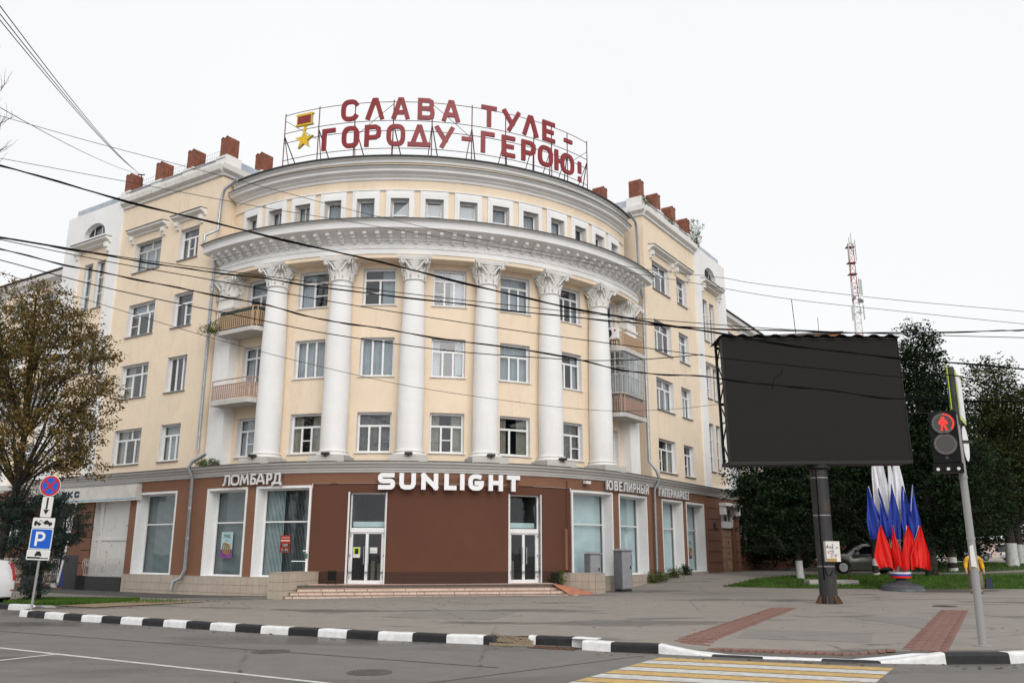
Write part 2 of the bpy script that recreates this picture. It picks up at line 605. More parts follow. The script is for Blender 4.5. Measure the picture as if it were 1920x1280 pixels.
def wall(mb, S, a0, a1, z0, z1, holes=(), th=0.3, step=1e9, d=0.0):
    A = breaks(a0, a1, [h[i] for h in holes for i in (0, 1)], step)
    Z = breaks(z0, z1, [h[i] for h in holes for i in (2, 3)], 1e9)
    for i in range(len(A) - 1):
        for j in range(len(Z) - 1):
            am, zm = (A[i] + A[i + 1]) / 2, (Z[j] + Z[j + 1]) / 2
            if any(h[0] < am < h[1] and h[2] < zm < h[3] for h in holes):
                continue
            mb.quad(S.pt(A[i], Z[j], d), S.pt(A[i + 1], Z[j], d), S.pt(A[i + 1], Z[j + 1], d), S.pt(A[i], Z[j + 1], d))
    for h in holes:
        HA = breaks(h[0], h[1], [], step)
        for i in range(len(HA) - 1):
            p, q = HA[i], HA[i + 1]
            mb.quad(S.pt(p, h[2], d), S.pt(q, h[2], d), S.pt(q, h[2], d - th), S.pt(p, h[2], d - th))
            mb.quad(S.pt(q, h[3], d), S.pt(p, h[3], d), S.pt(p, h[3], d - th), S.pt(q, h[3], d - th))
        mb.quad(S.pt(h[0], h[2], d), S.pt(h[0], h[2], d - th), S.pt(h[0], h[3], d - th), S.pt(h[0], h[3], d))
        mb.quad(S.pt(h[1], h[2], d - th), S.pt(h[1], h[2], d), S.pt(h[1], h[3], d), S.pt(h[1], h[3], d - th))
    return mb


def sbox(mb, S, a0, a1, z0, z1, d0, d1, step=1e9):
    A = breaks(a0, a1, [], step)
    for i in range(len(A) - 1):
        p, q = A[i], A[i + 1]
        P = [S.pt(p, z0, d1), S.pt(q, z0, d1), S.pt(q, z0, d0), S.pt(p, z0, d0),
             S.pt(p, z1, d1), S.pt(q, z1, d1), S.pt(q, z1, d0), S.pt(p, z1, d0)]
        fs = [(3, 2, 1, 0), (4, 5, 6, 7), (0, 1, 5, 4), (2, 3, 7, 6)]
        if i == 0:
            fs.append((3, 0, 4, 7))
        if i == len(A) - 2:
            fs.append((1, 2, 6, 5))
        mb.add(P, fs)
    return mb


def sweep(mb, S, a0, a1, prof, step=1e9):
    """profile [(d, z)...] listed from bottom to top on the outer side"""
    A = breaks(a0, a1, [], step)
    n = len(prof)
    vs = [S.pt(a, z, d) for a in A for (d, z) in prof]
    fs = []
    for i in range(len(A) - 1):
        for k in range(n - 1):
            fs.append((i * n + k, (i + 1) * n + k, (i + 1) * n + k + 1, i * n + k + 1))
    fs.append(tuple(range(n)))
    fs.append(tuple(range(len(vs) - 1, len(vs) - n - 1, -1)))
    return mb.add(vs, fs)


# ------------------------------------------------------------------ stroke lettering


def sup(n=2.6, a0=0, a1=360, k=28, cx=0.5, cy=0.5, rx=0.5, ry=0.5):
    out = []
    for i in range(k + 1):
        t = R_(a0 + (a1 - a0) * i / k)
        c, s = math.cos(t), math.sin(t)
        out.append((cx + rx * math.copysign(abs(c) ** (2 / n), c), cy + ry * math.copysign(abs(s) ** (2 / n), s)))
    return out


GL = {
    'С': [sup(3, 38, 322, 24)], 'О': ['o', sup(3, 0, 360, 28)],
    'Λ': [[(0, 0), (.42, 1), (.58, 1), (1, 0)]], 'А': [[(0, 0), (.42, 1), (.58, 1), (1, 0)], [(.17, .27), (.83, .27)]],
    'В': [[(0, 0), (0, 1)], [(0, 1), (.68, 1), (.9, .92), (.93, .76), (.88, .6), (.68, .53)],
          [(0, 0), (.72, 0), (.96, .08), (1, .26), (.96, .45), (.72, .53), (0, .53)]],
    'Т': [[(0, 1), (1, 1)], [(.5, 0), (.5, 1)]], 'У': [[(0, 1), (.55, .3)], [(1, 1), (.36, 0)]],
    'Е': [[(1, 1), (0, 1), (0, 0), (1, 0)], [(0, .5), (.86, .5)]], 'Г': [[(0, 0), (0, 1), (1, 1)]],
    'Р': [[(0, 0), (0, 1)], [(0, 1), (.7, 1), (.95, .9), (1, .7), (.95, .5), (.7, .4), (0, .4)]],
    'Δ': [[(-.03, 0), (1.03, 0)], [(.12, 0), (.46, 1), (.54, 1), (.88, 0)]],
    'Ю': [[(0, 0), (0, 1)], [(0, .5), (.36, .5)], 'o', sup(3, 0, 360, 28, .68, .5, .32, .5)],
    '!': [[(.5, 1), (.5, .52)], [(.5, .07), (.5, .0)]], '-': [[(0, .5), (1, .5)]],
    'S': [[(.95, 1)] + sup(2.6, 90, 270, 8, .24, .76, .24, .24) + sup(2.6, 90, -90, 8, .76, .26, .24, .26) + [(.03, 0)]],
    'U': [[(0, 1), (0, .3), (.1, .08), (.3, 0), (.7, 0), (.9, .08), (1, .3), (1, 1)]],
    'N': [[(0, 0), (0, 1)], [(0, 1), (1, 0)], [(1, 0), (1, 1)]], 'L': [[(0, 1), (0, 0), (1, 0)]], 'I': [[(.5, 0), (.5, 1)]],
    'G': [sup(2.8, 62, 350, 24) + [(1, .44), (.55, .44)]], 'H': [[(0, 0), (0, 1)], [(1, 0), (1, 1)], [(0, .5), (1, .5)]],
    'T': [[(0, 1), (1, 1)], [(.5, 0), (.5, 1)]],
    'Л': [[(0, 0), (.14, .06), (.26, .4), (.3, 1), (1, 1), (1, 0)]],
    'М': [[(0, 0), (.14, 1), (.5, .2), (.86, 1), (1, 0)]],
    'Б': [[(.93, 1), (0, 1), (0, 0)], [(0, 0), (.66, 0), (.93, .1), (1, .29), (.93, .48), (.66, .58), (0, .58)]],
    'Д': [[(0, -.16), (0, 0), (1, 0), (1, -.16)], [(.14, 0), (.3, .4), (.34, 1), (.86, 1), (.86, 0)]],
    'И': [[(0, 1), (0, 0)], [(0, 0), (1, 1)], [(1, 1), (1, 0)]],
    'Й': [[(0, 1), (0, 0)], [(0, 0), (1, 1)], [(1, 1), (1, 0)], [(.25, 1.24), (.4, 1.14), (.6, 1.14), (.75, 1.24)]],
    'Н': [[(0, 0), (0, 1)], [(1, 0), (1, 1)], [(0, .5), (1, .5)]],
    'Ы': [[(0, 1), (0, 0)], [(0, 0), (.4, 0), (.6, .1), (.64, .28), (.6, .46), (.4, .55), (0, .55)], [(1, 0), (1, 1)]],
    'П': [[(0, 0), (0, 1), (1, 1), (1, 0)]], 'К': [[(0, 0), (0, 1)], [(.95, 1), (.06, .48), (1, 0)]],
    'P': [[(0, 0), (0, 1)], [(0, 1), (.62, 1), (.92, .88), (1, .7), (.92, .52), (.62, .4), (0, .4)]],
}


def ribbon(poly, t, closed=False):
    n = len(poly)
    L, Rr = [], []
    for i in range(n):
        p = Vector(poly[i])
        if closed:
            a, b = Vector(poly[(i - 1) % n]), Vector(poly[(i + 1) % n])
        else:
            a = Vector(poly[i - 1]) if i > 0 else None
            b = Vector(poly[i + 1]) if i < n - 1 else None
        d1 = (p - a).normalized() if a is not None else None
        d2 = (b - p).normalized() if b is not None else None
        d1 = d1 or d2
        d2 = d2 or d1
        n1, n2 = Vector((-d1.y, d1.x)), Vector((-d2.y, d2.x))
        m = n1 + n2
        if m.length < 1e-6:
            m = n1.copy()
        m.normalize()
        k = min(1.0 / max(m.dot(n1), 0.42), 2.2)
        L.append(p + m * t / 2 * k)
        Rr.append(p - m * t / 2 * k)
    return L, Rr


def glyph(ch, w, h, t, pt, d0, d1):
    """extruded letter; pt(x, y, d) gives the 3D point. returns (front MB, side MB)"""
    F, Sd = MB(), MB()
    strokes = GL[ch]
    closed = False
    k = 0
    for st in strokes:
        if st == 'o':
            closed = True
            continue
        P = [(t / 2 + x * (w - t), t / 2 + y * (h - t)) for x, y in st]
        if not closed and len(P) > 1 and ch in 'ТУHН':
            pass
        if closed:
            P = P[:-1]
        else:                                            # square ends reach the box
            a, b = Vector(P[0]), Vector(P[1])
            P[0] = tuple(a + (a - b).normalized() * t * 0.48)
            a, b = Vector(P[-1]), Vector(P[-2])
            P[-1] = tuple(a + (a - b).normalized() * t * 0.48)
        L, Rr = ribbon(P, t, closed)
        dd = d1 - 0.0035 * k
        e = d0 + 0.002 * k
        n = len(P)
        for i in range(n if closed else n - 1):
            j = (i + 1) % n
            F.quad(pt(*Rr[i], dd), pt(*Rr[j], dd), pt(*L[j], dd), pt(*L[i], dd))
            Sd.quad(pt(*Rr[i], e), pt(*Rr[j], e), pt(*Rr[j], dd), pt(*Rr[i], dd))
            Sd.quad(pt(*L[j], e), pt(*L[i], e), pt(*L[i], dd), pt(*L[j], dd))
            Sd.quad(pt(*L[i], e), pt(*L[j], e), pt(*Rr[j], e), pt(*Rr[i], e))
        if not closed:
            Sd.quad(pt(*L[0], e), pt(*Rr[0], e), pt(*Rr[0], dd), pt(*L[0], dd))
            Sd.quad(pt(*Rr[-1], e), pt(*L[-1], e), pt(*L[-1], dd), pt(*Rr[-1], dd))
        closed = False
        k += 1
    return F, Sd


def letter(ch, w, h, t, pt, d0, d1, mf, ms, parent):
    F, Sd = glyph(ch, w, h, t, pt, d0, d1)
    n = len(F.f)
    F.add(Sd.v, Sd.f)
    me = F.mesh('letter', mf)
    me.materials.append(MATS[ms])
    for p in me.polygons[n:]:
        p.material_index = 1
    return put('letter', me, parent)


def text_mesh(s, size, name, mat, parent, M):
    """flat print from the built-in font, M places the text plane"""
    cu = bpy.data.curves.new(name, 'FONT')
    cu.body = s
    cu.size = size
    cu.align_x = 'CENTER'
    cu.align_y = 'CENTER'
    to = bpy.data.objects.new(name, cu)
    COL.objects.link(to)
    dg = bpy.context.evaluated_depsgraph_get()
    me = bpy.data.meshes.new_from_object(to.evaluated_get(dg))
    bpy.data.objects.remove(to, do_unlink=True)
    me.name = name
    me.materials.clear()
    me.materials.append(MATS[mat])
    o = put(name, me, parent)
    o.matrix_local = M
    return o
# ================================================================== THE SETTING: ground
def lerp_pts(P, x):
    if x <= P[0][0]:
        return P[0][1] + (x - P[0][0]) * (P[1][1] - P[0][1]) / (P[1][0] - P[0][0])
    for i in range(len(P) - 1):
        if x <= P[i + 1][0]:
            return P[i][1] + (x - P[i][0]) * (P[i + 1][1] - P[i][1]) / (P[i + 1][0] - P[i][0])
    return P[-1][1] + (x - P[-1][0]) * (P[-1][1] - P[-2][1]) / (P[-1][0] - P[-2][0])


KB = [(-120, 92), (-40, 45.2), (-20, 32.2), (-16.1, 29.35), (-15.3, 28.9), (-14.75, 27.4), (-14.45, 26.35), (-14.1, 26.12), (-11.6, 24.5),
      (-8.75, 22.9), (-5.7, 21.1), (-2.82, 19.63), (-.5, 18.8), (.55, 18.75), (1.22, 18.5), (1.4, 17.75), (1.97, 17.5), (2.8, 17.15),
      (3.7, 16.75), (4.5, 16.4), (5.5, 16.1), (6.4, 15.8), (7.5, 15.72), (8.7, 15.82), (9.2, 16.0), (12, 17), (20, 20.6), (60, 39), (140, 76)]


def ky(x):
    return lerp_pts(KB, x)


def sm(t):
    t = min(max(t, 0), 1)
    return t * t * (3 - 2 * t)


def hh(x, y):
    a = min(max((y - 40.3) / 6.5, 0), 1)
    a = a * a * (3 - 2 * a) * .25 + a * .75
    wx = min(max((x - 2) / 3, 0), 1)
    l = min(max((-4 - x) / 10, 0), 1) * min(max((y - 28) / 6, 0), 1)
    r = 0.33 * sm((x - 24) / 10) * sm((y - 44) / 10)
    z = 0.55 * a * wx - 0.15 * l + r
    dip = sm((x - 3.0) / 0.8) * sm((6.9 - x) / 0.8) * (1 - sm((y - ky(x)) / 1.6))
    return z - 0.12 * dip


def arange(a, b, s):
    return [a + (b - a) * i / max(1, round((b - a) / s)) for i in range(max(1, round((b - a) / s)) + 1)]


GX = [-400, -250, -150, -100, -70] + arange(-50, -18, 2.5) + arange(-17, 13, 0.5) + arange(14, 45, 1) + [50, 60, 80, 110, 160, 250, 400]
ROWS = [0, .25, .5, .8, 1.2, 1.6, 2, 2.6, 3.2] + arange(4, 34, 0.75) + [36, 39, 43, 48, 55, 65, 80, 110, 160, 250, 450]
mb = MB()
n = len(ROWS)
for x in GX:
    k = ky(x)
    for r in ROWS:
        y = k + r
        mb.v.append((x, y, hh(x, y)))
for i in range(len(GX) - 1):
    for j in range(n - 1):
        mb.f.append((i * n + j, (i + 1) * n + j, (i + 1) * n + j + 1, i * n + j + 1))
plaza = mb.build('plaza', 'asphalt_plaza', smooth=True)
tag(plaza, kind='structure')

mb = MB()
for x in GX:
    mb.v += [(x, -300, -.15), (x, -40, -.15), (x, 0, -.15), (x, ky(x) + 0.02, -.15), (x, ky(x) + 0.02, -0.5)]
for i in range(len(GX) - 1):
    for j in range(4):
        mb.f.append((i * 5 + j, (i + 1) * 5 + j, (i + 1) * 5 + j + 1, i * 5 + j + 1))
road = mb.build('road', 'asphalt_road')
tag(road, kind='structure')

# kerb: painted blocks
kerb = bpy.data.objects.new('kerb', None)
COL.objects.link(kerb)
tag(kerb, kind='structure')
KF = [(-14.33, 26.0), (-11.7, 24.25), (-8.85, 22.65), (-5.82, 20.85), (-2.92, 19.4), (-.59, 18.54), (.3, 18.2)]


def kerb_block(p0, p1, mat, z0=0.02, z1=0.02, wdt=0.24, gap=0.006, cut0=0.0, cut1=0.0):
    p0, p1 = Vector((*p0, 0)), Vector((*p1, 0))
    d = (p1 - p0).normalized()
    nn = Vector((-d.y, d.x, 0))
    p0 = p0 + d * gap
    p1 = p1 - d * gap
    b = MB()
    rows = []
    K = 4
    for i in range(K + 1):
        t = i / K
        p = p0.lerp(p1, t)
        zt = z0 + (z1 - z0) * t + random.uniform(-.004, .004)
        if i == 0:
            zt -= cut0
        if i == K:
            zt -= cut1
        j = random.uniform(-.006, .006)
        prof = [(0 + j, -.2), (0.012 + j, zt - .045), (0.02 + j, zt - .02), (0.05 + j, zt), (wdt, zt), (wdt, -.2)]
        rows.append([tuple(p + nn * q + Vector((0, 0, z))) for q, z in prof])
    m = len(rows[0])
    vs = [v for r in rows for v in r]
    fs = []
    for i in range(K):
        for k in range(m - 1):
            fs.append((i * m + k, (i + 1) * m + k, (i + 1) * m + k + 1, i * m + k + 1))
    fs += [tuple(range(m)), tuple(range(len(vs) - 1, len(vs) - m - 1, -1))]
    b.add(vs, fs)
    return b.build('kerb_stone', mat, kerb)


BX = [-14.33, -13.97, -13.2, -12.4, -11.66, -10.92, -10.24, -9.51, -8.8, -8.07, -7.32, -6.57, -5.84, -5.1, -4.34, -3.63, -2.89, -2.11, -1.37, -0.58, -0.34]
for i in range(len(BX) - 1):
    last = i == len(BX) - 2
    kerb_block((BX[i], lerp_pts(KF, BX[i])), (BX[i + 1], lerp_pts(KF, BX[i + 1])), 'kerb_black' if i % 2 else 'kerb_white',
               cut1=0.07 if last else 0)
kerb_block((.3, 18.55), (.5, 18.5), 'kerb_white', cut0=.1, cut1=.0)
kerb_block((.5, 18.5), (1.22, 18.25), 'kerb_black')
kerb_block((1.22, 18.25), (1.72, 18.0), 'kerb_white')
kerb_block((1.37, 17.55), (1.9, 17.25), 'kerb_white', 0.025, 0.025)
kerb_block((1.9, 17.25), (2.76, 16.95), 'kerb_black')
kerb_block((2.76, 16.95), (3.66, 16.52), 'kerb_white', 0.02, -.125)
kerb_block((3.66, 16.52), (4.5, 16.18), 'kerb_black', -.13, -.13)
kerb_block((4.5, 16.18), (5.46, 15.9), 'kerb_white', -.125, -.125)
kerb_block((5.46, 15.9), (6.37, 15.58), 'kerb_black', -.13, -.13)
kerb_block((6.37, 15.58), (7.45, 15.47), 'kerb_white', -.125, 0.03)
kerb_block((7.45, 15.47), (8.6, 15.57), 'kerb_black', 0.03, 0.03)
kerb_block((8.6, 15.57), (9.3, 15.8), 'kerb_white', 0.03, 0.03)
kx = 9.3
ks = 0
while kx < 18:
    a, b_ = kx, kx + .95
    kerb_block((a, 15.8 + (a - 9.3) * .4), (b_, 15.8 + (b_ - 9.3) * .4), 'kerb_black' if ks % 2 == 0 else 'kerb_white')
    kx, ks = b_, ks + 1
kerb_block((-14.95, 28.3), (-14.4, 27.55), 'concrete', wdt=.3)
kerb_block((-16.35, 28.95), (-15.5, 28.5), 'kerb_white', 0.03, 0.03)
kerb_block((-17.4, 29.6), (-16.35, 28.95), 'kerb_black', 0.03, 0.03)
kerb_block((-18.4, 30.3), (-17.4, 29.6), 'kerb_white', 0.03, 0.03)

# gravel where kerb stones are broken out
mb = MB()
rn = random.Random(3)
for k in range(420):
    x = rn.uniform(-.42, .42)
    y = 18.35 + rn.uniform(0, .45) - x * .35
    s = rn.uniform(.012, .035)
    z = -.13 + max(0, (y - 18.3)) * .22 + rn.uniform(0, .02)
    mb.add([(x + s, y, z), (x, y + s, z), (x - s, y, z), (x, y - s, z), (x, y, z + s)], ((0, 1, 4), (1, 2, 4), (2, 3, 4), (3, 0, 4)))
mb.add([(-.45, 18.3, -.142), (.45, 18.05, -.142), (.45, 18.85, -.01), (-.45, 18.95, -.01)], ((0, 1, 2, 3),))
tag(mb.build('gravel', 'gravel'), 'loose brown gravel in the gap of the broken kerb', 'gravel', kind='stuff')

# markings: children of the road
def sheet(name, poly, z, mat, parent):
    b = MB()
    b.add([(x, y, z) for x, y in poly], (tuple(range(len(poly))),))
    return b.build(name, mat, parent)


cdir = Vector((3.64, -1.47)).normalized()          # along the stripes
for k in range(14):
    # left ends lie on the line (2.69,16.36)->(0.83,13.25), right ends on (6.33,14.89)->(4.4,11.5)
    t0 = k * 0.1365
    t1 = t0 + 0.118
    def LE(t): return Vector((2.69, 16.36)).lerp(Vector((0.83, 13.25)), t)
    def RE(t): return Vector((6.33, 14.98)).lerp(Vector((4.47, 11.87)), t)
    sheet('crosswalk_stripe', [RE(t0), LE(t0), LE(t1), RE(t1)], -.146, 'road_yellow' if k % 2 == 0 else 'road_white', road)


def strip(name, p, q, wd, z, mat, parent):
    p, q = Vector(p), Vector(q)
    d = (q - p).normalized()
    nn = Vector((-d.y, d.x)) * wd / 2
    return sheet(name, [p - nn, q - nn, q + nn, p + nn], z, mat, parent)


ld = Vector((7.26, -4.47)).normalized()
strip('lane_line', Vector((-2.78, 13.23)) - ld * 26, Vector((-2.78, 13.23)) + ld * 5, .12, -.146, 'road_white', road)
strip('lane_line', (-8.42, 16.65), (-10.2, 13.2), .12, -.1455, 'road_white', road)
strip('joint_patch', (-20, 25.5), (-.2, 14.9), .05, -.1462, 'iron', road)
strip('joint_patch', (-1.2, 13.2), (2.4, 16.6), .03, -.1462, 'iron', road)


def manhole(x, y, r, label):
    t = thing('manhole_cover', label, 'manhole', (x, y, -.15))
    MB().lathe([(r, -.02), (r, .008), (r - .03, .008)], seg=28).build('ring', 'manhole_iron', t)
    b = MB()
    b.lathe([(r - .05, -.02), (r - .05, .006)], seg=28)
    for k in range(-4, 5):
        for j in range(-4, 5):
            if math.hypot(k, j) < 4.4:
                c = r / 5.6
                b.box(k * c - .018, k * c + .018, j * c - .018, j * c + .018, .006, .011)
    b.build('lid', 'manhole_iron', t)


manhole(-4.58, 17.16, .36, 'round iron manhole cover on the road nearer the striped kerb')
manhole(-2.24, 14.31, .36, 'round iron manhole cover lowest in the road, left of the crosswalk')
t = thing('drain_grate', 'rusty drain grate in the road at the broken kerb', 'drain', (.85, 17.85, -.15), -.45)
b = MB()
for k in range(9):
    b.box(-.45 + k * .1, -.40 + k * .1, -.16, .16, 0.004, .012)
b.box(-.5, .5, -.2, -.17, .004, .014)
b.box(-.5, .5, .17, .2, .004, .014)
b.build('bars', 'plate_rust', t)
MB().box(-.5, .5, -.2, .2, -.05, .002).build('pit', 'iron', t)
t = thing('manhole_cover', 'dark manhole cover in the plaza near the leaning grey pole', 'manhole', (14.2, 29.2, hh(14.2, 29.2)))
MB().lathe([(.38, -.02), (.38, .01), (.33, .014)], seg=28).build('lid', 'iron', t)

# red brick strips in the plaza
brick_me = MB().box(-.143, .143, -.07, .07, -.02, .012).mesh('paving_brick', 'brick_paver')


def bricks(p, q, rows, across, zoff=0.0):
    p, q = Vector(p), Vector(q)
    d = q - p
    L = d.length
    d.normalize()
    nn = Vector((-d.y, d.x))
    ang = math.atan2(nn.y, nn.x)
    nrow = int(L / .15)
    for i in range(nrow):
        for j in range(across):
            c = p + d * (i + .5) * .15 + nn * ((j - (across - 1) / 2 + ((.5 if i % 2 else 0) - .25 if across > 1 else 0)) * .3)
            o = put('paving_brick', brick_me, plaza)
            o.location = (c.x, c.y, hh(c.x, c.y) + .004 + zoff + random.uniform(-.004, .004))
            o.rotation_euler = (random.uniform(-.01, .01), random.uniform(-.01, .01), ang + random.uniform(-.02, .02))


bricks((3.5, 17.6), (8.7, 28.3), 0, 2)
bricks((7.35, 16.05), (13.55, 27.25), 0, 2)
bricks((3.75, 17.2), (6.9, 16.15), 0, 1, .006)
for (p, q, wd) in (((14.2, 30.0), (30, 33.5), .1), ((13.2, 33.0), (34, 37.2), .12)):
    for kk in range(12):
        a, b_ = Vector(p).lerp(Vector(q), kk / 12), Vector(p).lerp(Vector(q), (kk + 1) / 12)
        strip('joint_strip', a, b_, wd, 0.006, 'brick_paver', plaza)


# lawns
def patch(name, poly, mat, lift, step=0.5):
    """sheet that follows the ground inside a polygon"""
    bm = bmesh.new()
    xs, ys = [p[0] for p in poly], [p[1] for p in poly]
    vs = [bm.verts.new((x, y, 0)) for x, y in poly]
    bm.faces.new(vs)
    for ax, lo, hi in ((0, min(xs), max(xs)), (1, min(ys), max(ys))):
        c = lo + step
        while c < hi:
            co = Vector((c, 0, 0)) if ax == 0 else Vector((0, c, 0))
            no = Vector((1, 0, 0)) if ax == 0 else Vector((0, 1, 0))
            bmesh.ops.bisect_plane(bm, geom=bm.verts[:] + bm.edges[:] + bm.faces[:], plane_co=co, plane_no=no)
            c += step
    for v in bm.verts:
        v.co.z = hh(v.co.x, v.co.y) + lift
    me = bpy.data.meshes.new(name)
    bm.to_mesh(me)
    bm.free()
    me.materials.append(MATS[mat])
    return put(name, me)


def inside(poly, x, y):
    r = False
    j = len(poly) - 1
    for i in range(len(poly)):
        xi, yi = poly[i]
        xj, yj = poly[j]
        if (yi > y) != (yj > y) and x < (xj - xi) * (y - yi) / (yj - yi) + xi:
            r = not r
        j = i
    return r


def grass(name, poly, count, lab, hgt=.1, seed=1, ymax=1e9, wid=.012):
    rg = random.Random(seed)
    xs, ys = [p[0] for p in poly], [p[1] for p in poly]
    V, F = [], []
    while len(F) < count:
        x, y = rg.uniform(min(xs), max(xs)), rg.uniform(min(ys), min(max(ys), ymax))
        if not inside(poly, x, y):
            continue
        z = hh(x, y) + .01
        a = rg.uniform(0, 6.28)
        h = hgt * rg.uniform(.5, 1.3)
        wx, wy = math.cos(a) * wid, math.sin(a) * wid
        lx, ly = rg.uniform(-.5, .5) * h, rg.uniform(-.5, .5) * h
        nv = len(V)
        V += [(x - wx, y - wy, z), (x + wx, y + wy, z), (x + lx, y + ly, z + h)]
        F.append((nv, nv + 1, nv + 2))
    b = MB()
    b.v, b.f = V, F
    tag(b.build(name, 'grass_blade'), lab, 'grass', kind='stuff')


LR = [(9.96, 41.9), (13.4, 41.35), (18, 41.2), (24, 41.3), (45, 43.5), (60, 46), (60, 53), (40, 51.2), (27, 49.6), (21.5, 48.6), (15, 46.3), (12.6, 45.0)]
tag(patch('lawn', LR, 'lawn_soil', .012), kind='structure')
grass('grass', LR, 42000, 'short green grass of the lawn behind the flags', .11, 1, 46.5, .016)
LR2 = [(26, 51.5), (40, 53.2), (70, 56), (90, 75), (60, 80), (30, 72), (24, 58)]
tag(patch('lawn', LR2, 'lawn_soil', .012, 2), kind='structure')
grass('grass', LR2, 16000, 'green grass of the farther lawn among whitewashed trunks', .12, 2, wid=.03)
LL = [(-17.6, 30.8), (-18.9, 35.0), (-14.5, 34.8), (-14.0, 31.8), (-14.5, 28.9), (-15.2, 29.4), (-16.2, 29.8)]
tag(patch('lawn', LL, 'lawn_soil', .012), kind='structure')
grass('grass', LL, 22000, 'patch of green grass below the parking signs', .11, 3, wid=.014)
LG = [(-14.5, 28.4), (-14.3, 31.5), (-14.5, 34.4), (-12.9, 33.6), (-11.0, 32.0), (-11.5, 30.4), (-12.8, 27.4)]
tag(patch('bare_soil', LG, 'bare_earth', .022), kind='structure')
grass('grass', [(-14.3, 31.2), (-14.4, 34.4), (-12.9, 33.4), (-11.4, 31.9), (-12.2, 30.9)], 450, 'sparse grass tufts on the bare soil beside the lawn', .13, 4)

# street beyond the trees
SR = [(27, 80), (60, 84), (160, 90), (200, 130), (30, 110)]
tag(patch('side_street', SR, 'far_road', .01, 10), kind='structure')

# repaired areas of the plaza
for poly in ([(4.6, 18.4), (7.0, 17.5), (7.9, 19.6), (5.4, 20.6)], [(-3.5, 24.0), (-.5, 23.2), (.2, 26.2), (-2.8, 27.0)], [(9.6, 20.5), (11.4, 21.0), (11.0, 24.5), (9.2, 24.0)]):
    tag(patch('asphalt_patch', poly, 'asphalt_repair', .004, 1.0), kind='structure')
# ================================================================== THE CORNER BUILDING
AX = 0.20714
bld = thing('corner_building', 'cream five-storey corner building with curved white-columned front above a brown shop floor', 'building', (-5.445, 49.481, 0), AX)
RW, RC, DW, RG = 12.7, 13.15, 13.43, 13.5
DR = Surf('cyl', RW)
GR = Surf('ground', RG)
WL, WR = Surf('wing', DW, 0, -1), Surf('wing', DW, 0, 1)
PITCH = 14.3
rw = random.Random(11)


def room(S, a0, a1, z0, z1, d0, d1, parent, step=1e9):
    b = MB()
    m = 0.02 * S.m
    a0, a1 = a0 - m, a1 + m
    z0, z1 = z0 - .02, z1 + .02
    b.quad(S.pt(a0, z0, d1), S.pt(a1, z0, d1), S.pt(a1, z1, d1), S.pt(a0, z1, d1))
    b.quad(S.pt(a0, z0, d0), S.pt(a1, z0, d0), S.pt(a1, z0, d1), S.pt(a0, z0, d1))
    b.quad(S.pt(a0, z1, d1), S.pt(a1, z1, d1), S.pt(a1, z1, d0), S.pt(a0, z1, d0))
    b.quad(S.pt(a0, z0, d0), S.pt(a0, z0, d1), S.pt(a0, z1, d1), S.pt(a0, z1, d0))
    b.quad(S.pt(a1, z0, d1), S.pt(a1, z0, d0), S.pt(a1, z1, d0), S.pt(a1, z1, d1))
    return b.build('interior', 'interior', parent)


def curtain(S, a0, a1, z0, z1, d, mat, parent, name='curtain', n=26, amp=.025):
    b = MB()
    ph = rw.uniform(0, 6)
    for i in range(n + 1):
        a = a0 + (a1 - a0) * i / n
        dd = d + amp * math.sin(ph + i * 1.9) + amp * .5 * math.sin(i * .7)
        b.v += [S.pt(a, z0, dd), S.pt(a, z1, dd)]
    b.f = [(2 * i, 2 * i + 2, 2 * i + 3, 2 * i + 1) for i in range(n)]
    return b.build(name, mat, parent, smooth=True)


